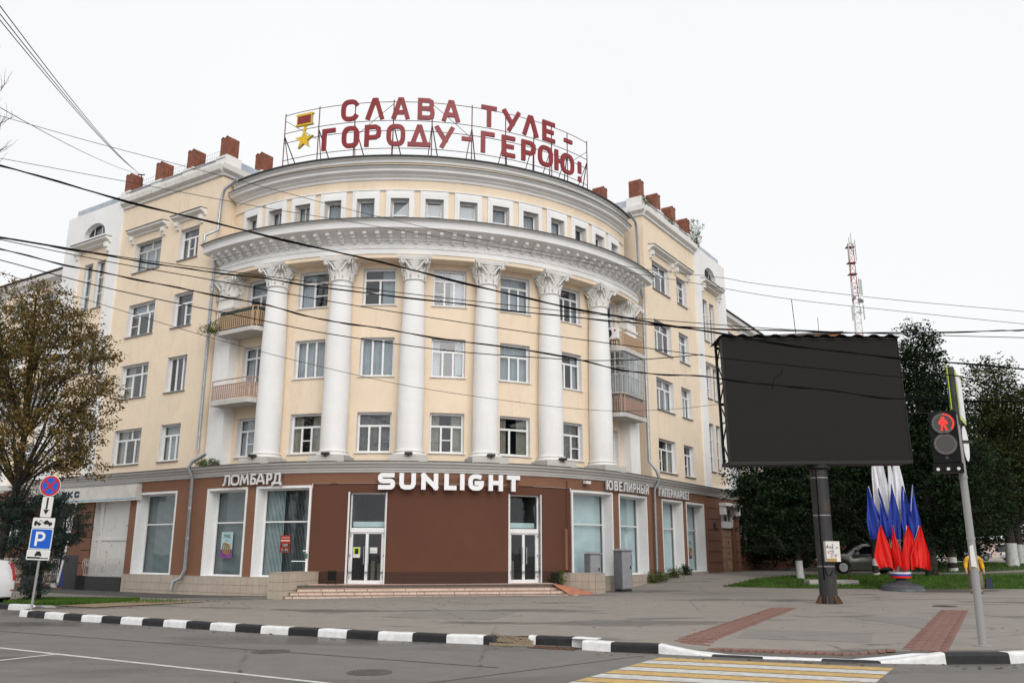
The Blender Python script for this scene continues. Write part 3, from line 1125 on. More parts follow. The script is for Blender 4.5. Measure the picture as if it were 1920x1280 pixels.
def window(S, a0, a1, z0, z1, spec, th=.2, fm='frame_white', bar=.085, cur='auto', sill='sill_metal', parent=None, gl='glass', name='window'):
    """spec = (transom fraction, transom cols, lower cols, set of lower lights with a middle bar)"""
    tf, tc, lc, mids = spec
    u = S.m
    W, H = (a1 - a0) / u, z1 - z0
    panes = []
    zt = z1 - bar
    zb = z0 + bar
    if tf:
        zs = z1 - H * tf
        x = a0 + bar * u
        tot = (W - bar * (len(tc) + 1)) * u
        for f in tc:
            wd = tot * f / sum(tc)
            panes.append((x, x + wd, zs + bar / 2, zt))
            x += wd + bar * u
        zt = zs - bar / 2
    x = a0 + bar * u
    tot = (W - bar * (len(lc) + 1)) * u
    for i, f in enumerate(lc):
        wd = tot * f / sum(lc)
        if i in mids:
            zm = zb + (zt - zb) * .47
            panes += [(x, x + wd, zb, zm - .022), (x, x + wd, zm + .022, zt)]
        else:
            panes.append((x, x + wd, zb, zt))
        x += wd + bar * u
    f = wall(MB(), S, a0, a1, z0, z1, panes, .055, d=-th + .07)
    w_ = f.build(name, fm, parent or bld)
    for p in panes:
        b = MB()
        t_ = [rw.uniform(-.006, .006) for _ in range(4)]
        b.quad(S.pt(p[0], p[2], -th + .03 + t_[0]), S.pt(p[1], p[2], -th + .03 + t_[1]), S.pt(p[1], p[3], -th + .03 + t_[2]), S.pt(p[0], p[3], -th + .03 + t_[3]))
        b.build('pane', gl, w_)
    if sill:
        sbox(MB(), S, a0 - .05 * u, a1 + .05 * u, z0 - .045, z0 - .005, -th + .02, .09).build('sill', sill, w_)
    i_ = .004 * u
    rv = MB()
    A, B_, P, Q = a0 + i_, a1 - i_, z0 + .004, z1 - .004
    rv.quad(S.pt(A, P, .003), S.pt(A, P, -th), S.pt(A, Q, -th), S.pt(A, Q, .003))
    rv.quad(S.pt(B_, P, -th), S.pt(B_, P, .003), S.pt(B_, Q, .003), S.pt(B_, Q, -th))
    rv.quad(S.pt(B_, Q, .003), S.pt(A, Q, .003), S.pt(A, Q, -th), S.pt(B_, Q, -th))
    rv.build('reveal', 'reveal_white', w_)
    room(S, a0, a1, z0, z1, -th - .01, -th - 1.0, w_)
    if cur == 'auto':
        cur = rw.choice(['sheer', 'sheer', 'sides', 'left', 'right', 'half', 'warm', 'none'])
    dc = -th - .13
    w = a1 - a0
    if cur == 'sheer':
        curtain(S, a0, a1, z0 + .05, z1, dc, 'curtain', w_, n=40)
    elif cur == 'sides':
        curtain(S, a0, a0 + w * .27, z0, z1, dc, 'curtain', w_, n=10)
        curtain(S, a1 - w * .27, a1, z0, z1, dc, 'curtain', w_, n=10)
    elif cur == 'left':
        curtain(S, a0, a0 + w * .45, z0, z1, dc, 'curtain', w_, n=16)
    elif cur == 'right':
        curtain(S, a0 + w * .55, a1, z0, z1, dc, 'curtain', w_, n=16)
    elif cur == 'half':
        curtain(S, a0, a1, z0 + (z1 - z0) * .64, z1, dc, 'curtain', w_, n=30)
    elif cur == 'warm':
        curtain(S, a0, a0 + w * .3, z0, z1, dc, 'curtain_warm', w_, n=12)
        curtain(S, a1 - w * .35, a1, z0, z1, dc, 'curtain_warm', w_, n=12)
    elif cur == 'dark':
        curtain(S, a0, a1, z0, z1, dc, 'curtain_dark', w_, n=30)
    return w_


# ---- drum wall above the shop floor
F1, F2, F3, F4 = (5.85, 7.6), (9.2, 10.95), (12.46, 14.18), (15.94, 17.6)
hw = 1.52 / 2 * DR.m
specs = {
    (3, -3): (.3, [1], [1, 1], set()), (3, -2): (.3, [1], [1, 1], {1}), (3, -1): (.3, [1], [1, 1], {0}), (3, 0): (.3, [1], [1, .85, 1], {0}),
    (3, 1): (.3, [1], [1, 1, 1], set()), (3, 2): (.3, [1], [1, 1, 1], set()), (3, 3): (.3, [1], [1], {0}),
    (2, -3): (.3, [1, 1], [1, 1], set()), (2, -2): (0, [], [1, 1, 1], set()), (2, -1): (0, [], [1, 1, 1], set()), (2, 0): (.33, [1], [1, 1, 1], set()),
    (2, 1): (.33, [1], [1, 1, 1], set()), (2, 2): (.3, [1], [1, 1, 1], set()), (2, 3): (.3, [1], [1, 1], set()),
    (1, -3): (.33, [1], [1, 1, 1], {1}), (1, -2): (.33, [1], [1, 1, 1], {1}), (1, -1): (.33, [1], [1, 1, 1], set()), (1, 0): (.33, [1], [1, 1, 1], {1}),
    (1, 1): (.33, [1], [1, 2], set()), (1, 2): (.33, [1], [1.6, 1], {1}), (1, 3): (.33, [1, 1], [1, 1], {0}),
}
curs = {(3, -2): 'left', (3, -1): 'right', (3, 0): 'right', (3, 1): 'sheer', (3, 2): 'sides', (2, -2): 'sheer', (2, -1): 'sheer', (2, 0): 'sides', (2, 1): 'sheer',
        (2, 2): 'sides', (1, -2): 'warm', (1, -1): 'dark', (1, 0): 'warm', (1, 1): 'warm', (1, 2): 'dark', (1, -3): 'left', (1, 3): 'sides'}
holes = []
for fl, (z0, z1) in ((1, F1), (2, F2), (3, F3)):
    for k in range(-3, 4):
        zz = z0
        if abs(k) == 3 and fl == 3:
            zz = z0 - .75
        holes.append((k * PITCH - hw, k * PITCH + hw, zz, z1))
wall(MB(), DR, -54, 54, 5.2, 14.65, holes, .3, 2.4).build('curved_wall', 'cream', bld)
rim_th = .2
for i, (fl, k) in enumerate([(f, k) for f in (1, 2, 3) for k in range(-3, 4)]):
    h = holes[i]
    window(DR, *h, specs[(fl, k)], .26, cur=curs.get((fl, k), 'auto'), sill='letter_grey' if h[2] in (F1[0], F2[0], F3[0]) else None)

# ---- entablature
ent = sweep(MB(), DR, -53.2, 53.2, [(0, 14.6), (.78, 14.6), (.78, 14.82), (.82, 14.84), (.82, 14.87), (.74, 14.89), (.74, 15.2), (.82, 15.22), (.84, 15.3), (.92, 15.36),
                                    (1.0, 15.46), (1.48, 15.53), (1.56, 15.56), (1.58, 15.84), (1.66, 15.9), (1.69, 15.94), (0, 16.1)], 1.6).build('entablature', 'white_stucco', bld)
sweep(MB(), DR, -53.2, 53.2, [(0, 14.42), (.74, 14.42), (.74, 14.598), (0, 14.598)], 1.6).build('architrave_band', 'cream', ent)
sweep(MB(), DR, -53.3, 53.3, [(0, 16.105), (1.70, 15.94), (1.77, 15.925), (1.77, 15.95), (1.7, 15.97), (0, 16.13)], 1.6).build('flashing', 'flashing', ent)
C0 = Surf('cyl', RW)
bw = .075 * C0.m
b = MB()
sbox(b, C0, -bw, bw, 15.36, 15.515, .9, 1.34)
sbox(b, C0, -bw * .9, bw * .9, 15.27, 15.36, .9, 1.18)
sbox(b, C0, -bw, bw, 15.16, 15.27, .8, .98)
sbox(b, C0, -bw * .9, bw * .9, 15.09, 15.16, .7, .9)
br_me = b.mesh('bracket', 'white_stucco')
b = MB()
sbox(b, C0, -bw * 1.9, bw * 1.9, 14.91, 15.085, .7, .768)
pl_me = b.mesh('plaque', 'white_stucco')
for k in range(-22, 23):
    for nm, me in (('bracket', br_me), ('plaque', pl_me)):
        o = put(nm, me, ent)
        o.rotation_euler = (0, 0, R_(k * 2.34))

# ---- attic storey
ah = []
for k in range(-7, 7):
    c = (k + .5) * 7.15
    ah.append((c - 1.9, c + 1.9, 16.0, 17.6))
wall(MB(), DR, -54, 54, 15.9, 19.5, ah, .36, 2.4).build('attic_wall', 'cream', bld)
for i, h in enumerate(ah):
    k = i - 7
    sp = (0, [], [1], set()) if k in (-3, -4) else ((.5, [1], [1], set()) if k > -3 else (0, [], [1, 1], set()))
    fm = 'frame_old' if k < -4 else 'frame_white'
    w_ = window(DR, h[0] + .22, h[1] - .22, 16.1, 17.52, sp, .27, fm, .06, 'none' if rw.random() < .4 else 'sheer', None, name='attic_window')
    b = MB()
    wall(b, DR, h[0] - 1.0, h[1] + 1.0, 15.95, 17.95, [(h[0] - .25, h[1] + .25, 15.8, 17.68)], .07, d=.07)
    for (q0, q1) in ((h[0] - 1.0, h[0] - 1.0), (h[1] + 1.0, h[1] + 1.0)):
        b.quad(DR.pt(q0, 15.95, 0), DR.pt(q0, 15.95, .07), DR.pt(q0, 17.95, .07), DR.pt(q0, 17.95, 0))
    b.quad(DR.pt(h[0] - 1, 17.95, .07), DR.pt(h[1] + 1, 17.95, .07), DR.pt(h[1] + 1, 17.95, 0), DR.pt(h[0] - 1, 17.95, 0))
    wall(b, DR, h[0] - .5, h[1] + .5, 15.95, 17.8, [(h[0] - .01, h[1] + .01, 15.8, 17.56)], .11, d=.11)
    b.quad(DR.pt(h[0] - .5, 17.8, .11), DR.pt(h[1] + .5, 17.8, .11), DR.pt(h[1] + .5, 17.8, 0), DR.pt(h[0] - .5, 17.8, 0))
    for q0 in (h[0] - .5, h[1] + .5):
        b.quad(DR.pt(q0, 15.95, 0), DR.pt(q0, 15.95, .11), DR.pt(q0, 17.8, .11), DR.pt(q0, 17.8, 0))
    wall(b, DR, h[0] - .01, h[1] + .01, 16.0, 17.57, [(h[0] + .22, h[1] - .22, 15.8, 17.52)], .2, d=-.08)
    b.build('surround', 'white_stucco', w_)
ac = sweep(MB(), DR, -53, 53, [(0, 18.48), (.06, 18.5), (.08, 18.6), (.18, 18.66), (.2, 18.72), (.4, 18.79), (.42, 18.9), (.52, 18.96), (.54, 19.01), (.2, 19.07)], 1.6).build('attic_cornice', 'white_stucco', bld)
sweep(MB(), DR, -53, 53, [(.2, 19.075), (.53, 19.015), (.58, 19.0), (.58, 19.025), (.2, 19.1)], 1.6).build('flashing', 'flashing', ac)
sweep(MB(), DR, -53, 53, [(-.02, 17.965), (.08, 17.97), (.08, 18.02), (-.02, 18.04)], 1.6).build('string_course', 'white_stucco', ac)
sweep(MB(), DR, -53, 53, [(0, 19.02), (.2, 19.02), (.2, 19.32), (0, 19.32)], 1.6).build('upper_band', 'cream', ac)
ub = sweep(MB(), DR, -53, 53, [(0, 19.27), (.26, 19.28), (.28, 19.4), (.36, 19.45), (.38, 19.53), (0, 19.57)], 1.6).build('eaves_cornice', 'white_stucco', bld)
sweep(MB(), DR, -53.5, 53.5, [(0, 19.575), (.4, 19.535), (.5, 19.515), (.51, 19.55), (.4, 19.59), (0, 19.63)], 1.6).build('gutter', 'flashing', ub)
b = MB()
for i in range(-27, 27):
    b.add([DR.pt(i * 2, 19.6, .1), DR.pt(i * 2 + 2, 19.6, .1), (0, 0, 20.1)], ((0, 1, 2),))
b.build('curved_roof', 'roof_zinc', bld)


# ---- columns
def sq(a):
    return 1 / max(abs(math.cos(a)), abs(math.sin(a)))


def capital(square):
    """origin at the neck, 1.05 m high"""
    rad = sq if square else (lambda a: 1)
    k = .545 / .44 if square else 1.0
    seg = 32
    b = MB()
    b.lathe([(.44 * k, -.02), (.50 * k, 0), (.52 * k, .03), (.50 * k, .06), (.43 * k, .08), (.43 * k, .3), (.46 * k, .55), (.52 * k, .75), (.62 * k, .9)], seg=seg, rad=rad)
    rl = random.Random(5)
    for row, (nl, z0, hl, r0, out, wd) in enumerate(((8, .06, .42, .45, .13, .17), (8, .2, .62, .46, .18, .16))):
        for i in range(nl):
            a = 2 * math.pi * (i + row * .5) / nl + (math.pi / 4 if square else 0)
            rr = rad(a) * k
            prof = [(0, 0, .85), (.02, .35, 1.0), (.05, .65, .95), (.1, .88, .7), (out, 1.0, .4), (out + .02, .93, .15)]
            vs, fs = [], []
            for (dr, t, wf) in prof:
                for j, (ww, rc) in enumerate(((-1, -.035), (-.5, .015), (0, -.01), (.5, .015), (1, -.035))):
                    r = r0 * rr + .03 + dr + rc
                    lat = ww * wd * wf * k
                    vs.append((r * math.cos(a) - lat * math.sin(a), r * math.sin(a) + lat * math.cos(a), z0 + hl * t))
            for p in range(len(prof) - 1):
                for j in range(4):
                    fs.append((p * 5 + j, p * 5 + j + 1, (p + 1) * 5 + j + 1, (p + 1) * 5 + j))
            b.add(vs, fs)
    for q in range(4):                                   # corner volutes
        a = math.pi / 4 + q * math.pi / 2
        ca, sa = math.cos(a), math.sin(a)
        for sgn in (-1, 1):
            pts = []
            for i in range(7):
                t = i / 6
                r = (.5 + .3 * t) * (k if not square else k * 1.12)
                z = .45 + .42 * math.sin(t * 1.5)
                off = sgn * (.22 * (1 - t) + .05)
                pts.append((r * ca - off * sa, r * sa + off * ca, z))
            rc, zc = (.8 if not square else .93) * k, .80
            for i in range(14):
                t = i / 13
                ang = math.pi / 2 - t * 4.2 * math.pi / 1.4
                rr = .105 * (1 - .75 * t)
                r = rc + rr * math.cos(ang)
                pts.append((r * ca - sgn * .06 * sa, r * sa + sgn * .06 * ca, zc + rr * math.sin(ang)))
            b.tube(pts, [.04] * 7 + [.035] * 7 + [.028] * 7, 6)
        a = q * math.pi / 2                              # fan of petals in the middle of each side
        ca, sa = math.cos(a), math.sin(a)
        for p in range(-4, 5):
            t = p / 4
            lat0, lat1 = t * .05 * k, t * .20 * k
            z1 = .9 - abs(t) * .12
            r0, r1 = .50 * k, .62 * k
            b.tube([(r0 * ca - lat0 * sa, r0 * sa + lat0 * ca, .48), (r1 * ca - lat1 * sa, r1 * sa + lat1 * ca, z1)], [.02, .038], 5)
    me = b.mesh('capital', 'white_worn', True)
    ab = MB()                                            # abacus with hollow sides
    for (z0, z1, e0, e1) in ((.88, .95, .0, .03), (.95, 1.05, .05, .09)):
        ring = []
        n = 8
        for q in range(4):
            for i in range(n):
                t = i / n
                a = math.pi / 4 + q * math.pi / 2
                p0 = Vector((math.cos(a), math.sin(a))) * 1.02
                a2 = a + math.pi / 2
                p1 = Vector((math.cos(a2), math.sin(a2))) * 1.02
                if square:
                    p0, p1 = p0 * 1.08, p1 * 1.08
                p = p0.lerp(p1, t)
                inw = .16 * math.sin(math.pi * t) if .04 < t < .96 else 0
                p = p * (1 - inw / p.length)
                ring.append(p)
        m = len(ring)
        vs = [(p.x * (1 + e0), p.y * (1 + e0), z0) for p in ring] + [(p.x * (1 + e1), p.y * (1 + e1), z1) for p in ring]
        fs = [(i, (i + 1) % m, m + (i + 1) % m, m + i) for i in range(m)] + [tuple(range(m - 1, -1, -1)), tuple(range(m, 2 * m))]
        ab.add(vs, fs)
    return me, ab.mesh('abacus', 'white_worn')


cap_me, aba_me = capital(False)
capsq_me, abasq_me = capital(True)
b = MB()
prof = [(.56, 5.86), (.565, 7.5), (.555, 9.2), (.53, 10.8), (.49, 12.2), (.445, 13.38)]
b.lathe(prof, seg=32)
sh_me = b.mesh('column', 'white_stucco', True)
b = MB()
b.lathe([(.60, 5.6), (.70, 5.62), (.735, 5.67), (.70, 5.72), (.62, 5.735), (.60, 5.76), (.62, 5.79), (.65, 5.81), (.64, 5.84), (.58, 5.865), (.5, 5.87)], seg=32)
cb_me = b.mesh('column_base', 'white_worn', True)
b = MB()
b.prism([(-.80, -.80), (.80, -.82), (.78, .6), (-.78, .6)], 5.34, 5.605)
pb_me = b.mesh('column_plinth', 'stone_dirty')
b = MB()
b.box(-.16, .16, -.98, -.78, 5.62, 5.72)
b.box(-.03, .03, -.92, -.86, 5.55, 5.62)
fl_me = b.mesh('floodlight', 'iron')
for k in (-2.5, -1.5, -.5, .5, 1.5, 2.5):
    p = R_(k * PITCH)
    c = put('column', sh_me, bld)
    c.location = (RC * math.sin(p), -RC * math.cos(p), 0)
    c.rotation_euler = (0, 0, p)
    put('column_base', cb_me, c)
    put('column_plinth', pb_me, c)
    o = put('capital', cap_me, c)
    o.location = (0, 0, 13.37)
    o = put('abacus', aba_me, c)
    o.location = (0, 0, 13.37)
    if k < 2:
        put('floodlight', fl_me, c)

for S, sg in ((WL, -1), (WR, 1)):
    a0, a1 = sorted((sg * .65, sg * 1.75))
    pil = sbox(MB(), S, a0, a1, 5.35, 13.0, -1.4, -.22).build('pilaster', 'white_stucco', bld)
    sbox(MB(), S, a0 - .06, a1 + .06, 12.86, 12.98, -1.3, -.16).build('pilaster_band', 'white_worn', pil)
    cx, cy, _ = S.pt(sg * 1.2, 0, -.77)
    for nm, me in (('capital', capsq_me), ('abacus', abasq_me)):
        o = put(nm, me, pil)
        o.location = (cx, cy, 13.37)
        o.rotation_euler = (0, 0, sg * R_(45))
    sbox(MB(), S, a0 + .005, a1 - .005, 13.0, 13.45, -1.3, -.23).build('pilaster_neck', 'white_worn', pil)

# ---- wings
FL = [(5.84, 7.6), (9.18, 10.93), (12.43, 14.18), (15.94, 17.6)]
for S, sg, s0, wins in ((WL, -1, 1.9, ((3.43, 4.95, 'n'), (6.47, 8.75, 'w'))), (WR, 1, 2.6, ((3.65, 6.0, 'w'), (7.15, 8.65, 'n')))):
    hs_ = []
    for fi, (z0, z1) in enumerate(FL):
        for (p, q, kind) in wins:
            a0, a1 = sorted((sg * p, sg * q))
            hs_.append((a0, a1, z0, z1, kind, fi))
    a0, a1 = sorted((sg * s0, sg * 10.15))
    wl = wall(MB(), S, a0, a1, 5.25, 20.3, [h[:4] for h in hs_], .3)
    # return wall towards the drum
    wl.quad(S.pt(sg * s0, 5.25, -9), S.pt(sg * s0, 5.25, 0), S.pt(sg * s0, 20.3, 0), S.pt(sg * s0, 20.3, -9))
    wl.build('wing_wall', 'cream', bld)
    for h in hs_:
        kind, fi = h[4], h[5]
        if kind == 'w':
            sp = rw.choice([(.3, [2, 1], [1, 1, 1], {0}), (.3, [1.2, 1], [1, 1, .9], set()), (.3, [1.6, 1], [1, 1.2, .9], {0})])
        else:
            sp = rw.choice([(.3, [1], [1, 1], {1}), (.3, [1], [1, 1, 1], {1}), (.3, [1], [1, .9, .9], set())])
        if kind == 'n' and fi == 1 and sg < 0:
            sp = (0, [], [1, 1, 1], set())
        fm = 'frame_old' if (fi == 3 and kind == 'w' and sg < 0) else 'frame_white'
        window(S, *h[:4], sp, .27, fm)
    # white reveals are the wall's own; hoods over the top row
    for (p, q, kind) in wins:
        c0, c1 = sorted((sg * p, sg * q))
        e0, e1 = c0 - .45, c1 + .45
        hd = sweep(MB(), S, e0, e1, [(0, 18.0), (.1, 18.02), (.12, 18.1), (.3, 18.16), (.36, 18.2), (.38, 18.3), (0, 18.34)]).build('window_hood', 'white_worn', bld)
        sweep(MB(), S, e0 - .02, e1 + .02, [(0, 18.345), (.38, 18.305), (.42, 18.3), (.42, 18.325), (0, 18.37)]).build('flashing', 'flashing', hd)
        for cc in (c0 - .2, c1 + .2):
            bb = sbox(MB(), S, cc - .1, cc + .1, 17.78, 18.02, 0, .24)
            sbox(bb, S, cc - .08, cc + .08, 17.62, 17.78, 0, .13)
            bb.build('bracket', 'white_worn', hd)
    # cornice, parapet, posts
    a0, a1 = sorted((sg * (s0 - .02), sg * 10.2))
    cm = 'moss_cornice' if sg < 0 else 'white_worn'
    cprof = [(0, 19.83), (.1, 19.87), (.12, 19.98), (.26, 20.08), (.3, 20.12), (.32, 20.4), (0, 20.46)]
    cor = sweep(MB(), S, a0, a1, cprof).build('wing_cornice', cm, bld)
    # the cornice returns along the end wall
    RT = MB()
    n_ = len(cprof)
    vs = []
    for dd in (.32, -6.5):
        for (d_, z_) in cprof:
            vs.append(S.pt(sg * (s0 - d_), z_, min(dd, d_ if dd > 0 else dd)))
    fs = [((k, k + 1, n_ + k + 1, n_ + k)) for k in range(n_ - 1)] + [tuple(range(n_)), tuple(range(n_, 2 * n_))]
    RT.add(vs, fs)
    RT.build('return_cornice', cm, cor)
    par = sbox(MB(), S, a0, a1, 20.4, 20.84, -.55, -.02).build('parapet', 'white_worn', bld)
    b = MB()
    b.quad(S.pt(sg * s0, 20.42, -.03), S.pt(sg * s0, 20.42, -7), S.pt(sg * s0, 20.95, -7), S.pt(sg * s0, 20.95, -.03))
    b.build('parapet_return', 'roof_zinc', par)
    sbox(MB(), S, a0, a1, 20.845, 20.88, -.6, .06).build('coping', 'roof_zinc', par)
    posts = [s0 + .3, s0 + 2.95, s0 + 5.65, s0 + 8.4] if sg < 0 else [s0 + .3, s0 + 2.6, s0 + 4.9, s0 + 7.2]
    spots = [(p, -.42) for p in posts] + [(s0 + (.25 if sg < 0 else .05), -2.6)]
    for i, (p, dd) in enumerate(spots):
        c = sg * p
        hwid = .32
        sbox(MB(), S, c - hwid - .1, c + hwid + .1, 20.3, 21.0, dd - .48, dd + .44).build('post_pedestal', 'white_worn', par)
        # brown sheet-metal post with a double-arched top
        b = MB()
        prof_ = []
        K = 10
        for j in range(K + 1):
            t = j / K
            zz = 22.0 + .12 * math.sin(math.pi * ((t * 2) % 1.0 if t < 1 else 1))
            prof_.append((c - hwid + 2 * hwid * t, zz))
        for (e0, e1) in ((dd + .30, dd - .34),):
            for j in range(K):
                (x0, zz0), (x1, zz1) = prof_[j], prof_[j + 1]
                b.quad(S.pt(x0, 21.0, e0), S.pt(x1, 21.0, e0), S.pt(x1, zz1, e0), S.pt(x0, zz0, e0))
                b.quad(S.pt(x1, 21.0, e1), S.pt(x0, 21.0, e1), S.pt(x0, zz0, e1), S.pt(x1, zz1, e1))
                b.quad(S.pt(x0, zz0, e0 + .03), S.pt(x1, zz1, e0 + .03), S.pt(x1, zz1, e1 - .03), S.pt(x0, zz0, e1 - .03))
            b.quad(S.pt(c - hwid, 21.0, e1), S.pt(c - hwid, 21.0, e0), S.pt(c - hwid, 22.0, e0), S.pt(c - hwid, 22.0, e1))
            b.quad(S.pt(c + hwid, 21.0, e0), S.pt(c + hwid, 21.0, e1), S.pt(c + hwid, 22.0, e1), S.pt(c + hwid, 22.0, e0))
        po = b.build('parapet_post', 'post_rust', par)
    # thin net between the posts
    b = MB()
    for i in range(len(posts) - 1):
        p, q = sg * posts[i], sg * posts[i + 1]
        for zz in (21.15, 21.4, 21.65):
            b.tube([S.pt(p, zz, -.42), S.pt((p + q) / 2, zz - .03, -.42), S.pt(q, zz, -.42)], .006, 4)
        for j in range(1, 14):
            a = p + (q - p) * j / 14
            b.tube([S.pt(a, 20.9, -.42), S.pt(a, 21.65, -.42)], .004, 3)
    b.build('roof_netting', 'cable_thin', par)
    # roof behind, back and far side
    b = MB()
    A, B_ = sg * s0, sg * 15.5
    b.quad(S.pt(A, 20.6, -.5), S.pt(B_, 20.6, -.5), S.pt(B_, 20.6, -9), S.pt(A, 20.6, -9))
    b.build('wing_roof', 'roof_zinc', bld)
    # ---- white stair bay
    p0, p1 = 10.15, 15.5
    rec = (11.05, 14.0)
    sa0, sa1 = sorted((sg * p0, sg * p1))
    ra0, ra1 = sorted((sg * rec[0], sg * rec[1]))
    ca = sg * 12.7
    bay = MB()
    # arched opening built as columns of quads
    ar, az, ah_ = 1.08, 18.82, .78
    K = 16
    xs = [ca - ar + 2 * ar * i / K for i in range(K + 1)]
    def ztop(x):
        t = (x - ca) / ar
        return az + ah_ * math.sqrt(max(0, 1 - t * t))
    wall(bay, S, sa0, sa1, 5.25, az, [(ra0, ra1, 5.5, 18.1)], .16, d=.12)
    for (u0, u1) in ((sa0, xs[0]), (xs[-1], sa1)):
        bay.quad(S.pt(u0, az, .12), S.pt(u1, az, .12), S.pt(u1, 20.42, .12), S.pt(u0, 20.42, .12))
    for i in range(K):
        x0, x1 = xs[i], xs[i + 1]
        bay.quad(S.pt(x0, ztop(x0), .12), S.pt(x1, ztop(x1), .12), S.pt(x1, 20.42, .12), S.pt(x0, 20.42, .12))
        bay.quad(S.pt(x0, ztop(x0), -.2), S.pt(x1, ztop(x1), -.2), S.pt(x1, ztop(x1), .12), S.pt(x0, ztop(x0), .12))
    bay.quad(S.pt(xs[0], az, -.2), S.pt(xs[-1], az, -.2), S.pt(xs[-1], az, .12), S.pt(xs[0], az, .12))
    for u0 in (sa0, sa1):
        bay.quad(S.pt(u0, 5.25, 0), S.pt(u0, 5.25, .12), S.pt(u0, 20.42, .12), S.pt(u0, 20.42, 0))
    bay.quad(S.pt(sa0, 20.42, .12), S.pt(sa1, 20.42, .12), S.pt(sa1, 20.42, -.6), S.pt(sa0, 20.42, -.6))
    e = sg * p1
    bay.quad(S.pt(e, 5.25, .12), S.pt(e, 5.25, -9), S.pt(e, 20.42, -9), S.pt(e, 20.42, .12))
    bo = bay.build('stair_bay', 'white_stucco', bld)
    q0, q1 = sorted((sg * 10.4, sg * 15.1))
    sbox(MB(), S, q0, q1, 20.42, 20.92, -.6, -.12).build('bay_parapet', 'roof_zinc', bo)
    # arched window
    fan = MB()
    pane = MB()
    for i in range(K):
        x0, x1 = xs[i], xs[i + 1]
        pane.quad(S.pt(x0, az, -.17), S.pt(x1, az, -.17), S.pt(x1, ztop(x1), -.17), S.pt(x0, ztop(x0), -.17))
    for x in (ca - .36, ca + .36):
        fan.add([S.pt(x - .03, az, -.12), S.pt(x + .03, az, -.12), S.pt(x + .03, ztop(x), -.12), S.pt(x - .03, ztop(x), -.12)], ((0, 1, 2, 3),))
    fan.add([S.pt(xs[0], az, -.12), S.pt(xs[-1], az, -.12), S.pt(xs[-1], az + .07, -.12), S.pt(xs[0], az + .07, -.12)], ((0, 1, 2, 3),))
    for i in range(K):
        x0, x1 = xs[i], xs[i + 1]
        fan.add([S.pt(x0, max(az, ztop(x0) - .07), -.12), S.pt(x1, max(az, ztop(x1) - .07), -.12), S.pt(x1, ztop(x1), -.12), S.pt(x0, ztop(x0), -.12)], ((0, 1, 2, 3),))
    aw = fan.build('arched_window', 'frame_white', bld)
    pane.build('pane', 'glass', aw)
    room(S, xs[0], xs[-1], az, az + ah_, -.19, -1, aw)
    # hood of the bay
    h0, h1 = sorted((sg * 10.9, sg * 14.3))
    hd = sweep(MB(), S, h0, h1, [(.1, 18.12), (.22, 18.14), (.24, 18.22), (.42, 18.28), (.48, 18.32), (.5, 18.42), (.1, 18.46)]).build('window_hood', 'white_worn', bld)
    sweep(MB(), S, h0 - .02, h1 + .02, [(.1, 18.465), (.5, 18.425), (.54, 18.42), (.54, 18.445), (.1, 18.49)]).build('flashing', 'flashing', hd)
    for cc in (h0 + .22, h1 - .22):
        bb = sbox(MB(), S, cc - .11, cc + .11, 17.86, 18.13, 0, .36)
        sbox(bb, S, cc - .09, cc + .09, 17.66, 17.86, 0, .24)
        bb.build('bracket', 'white_worn', hd)
    # recessed cream panel with tall paired windows
    th_ = []
    for (z0, z1) in ((14.6, 17.3), (10.95, 13.0), (6.45, 9.38)):
        for (p, q) in ((11.5, 12.33), (12.68, 13.52)):
            c0, c1 = sorted((sg * p, sg * q))
            th_.append((c0, c1, z0, z1))
    wall(MB(), S, ra0, ra1, 5.45, 18.15, th_, .3, d=-.04).build('bay_panel', 'cream', bld)
    for h in th_:
        window(S.off(-.04), *h, (.33, [1], [1], {0}), .24, 'frame_white', .05, rw.choice(['none', 'sheer', 'none']))
    for (p, q) in ((11.5, 12.33), (12.68, 13.52)):
        c0, c1 = sorted((sg * p, sg * q))
    g0, g1 = sorted((sg * 11.2, sg * 13.85))
    sweep(MB(), S, g0, g1, [(-.04, 13.1), (.1, 13.12), (.14, 13.2), (-.04, 13.24)]).build('bay_ledge', 'white_worn', bo)

# ---- drainpipes
def pipe(S, pts, label_m='zinc', r=.075):
    b = MB()
    P = [S.pt(a, z, d) for (a, z, d) in pts]
    b.tube(P, r, 10)
    o = b.build('drainpipe', label_m, bld, True)
    for i in range(len(P) - 1):
        p, q = Vector(P[i]), Vector(P[i + 1])
        L = (q - p).length
        n_ = int(L / 1.6)
        for j in range(1, n_ + 1):
            c = p.lerp(q, j / (n_ + 1))
            d = (q - p).normalized()
            MB().tube([c - d * .035, c + d * .035], r + .012, 10).build('pipe_collar', 'zinc', o, True)
    return o


pipe(WL, [(-.75, 19.3, .1), (-1.55, 18.95, .15), (-1.72, 18.5, .15), (-1.78, 16.9, .15), (-1.95, 16.45, .75), (-1.95, 15.95, .75), (-1.82, 15.4, .15), (-1.8, 6.15, .15)])
pipe(WL, [(-1.15, 5.98, .2), (-1.75, 5.62, .45), (-1.8, 5.35, .55), (-1.8, 4.9, .3), (-1.8, .95, .25), (-1.95, .55, .3), (-2.2, .4, .5), (-2.25, .05, .55)], r=.085)
pipe(WR, [(.35, 19.25, .2), (1.2, 18.95, .2), (1.45, 18.6, .15), (1.62, 15.6, .15), (1.75, 15.15, .15), (2.05, 14.85, .1), (2.1, 6.2, .1), (2.3, 5.75, .4), (2.4, 5.3, .5), (2.33, 4.8, .25), (2.33, .5, .22)])


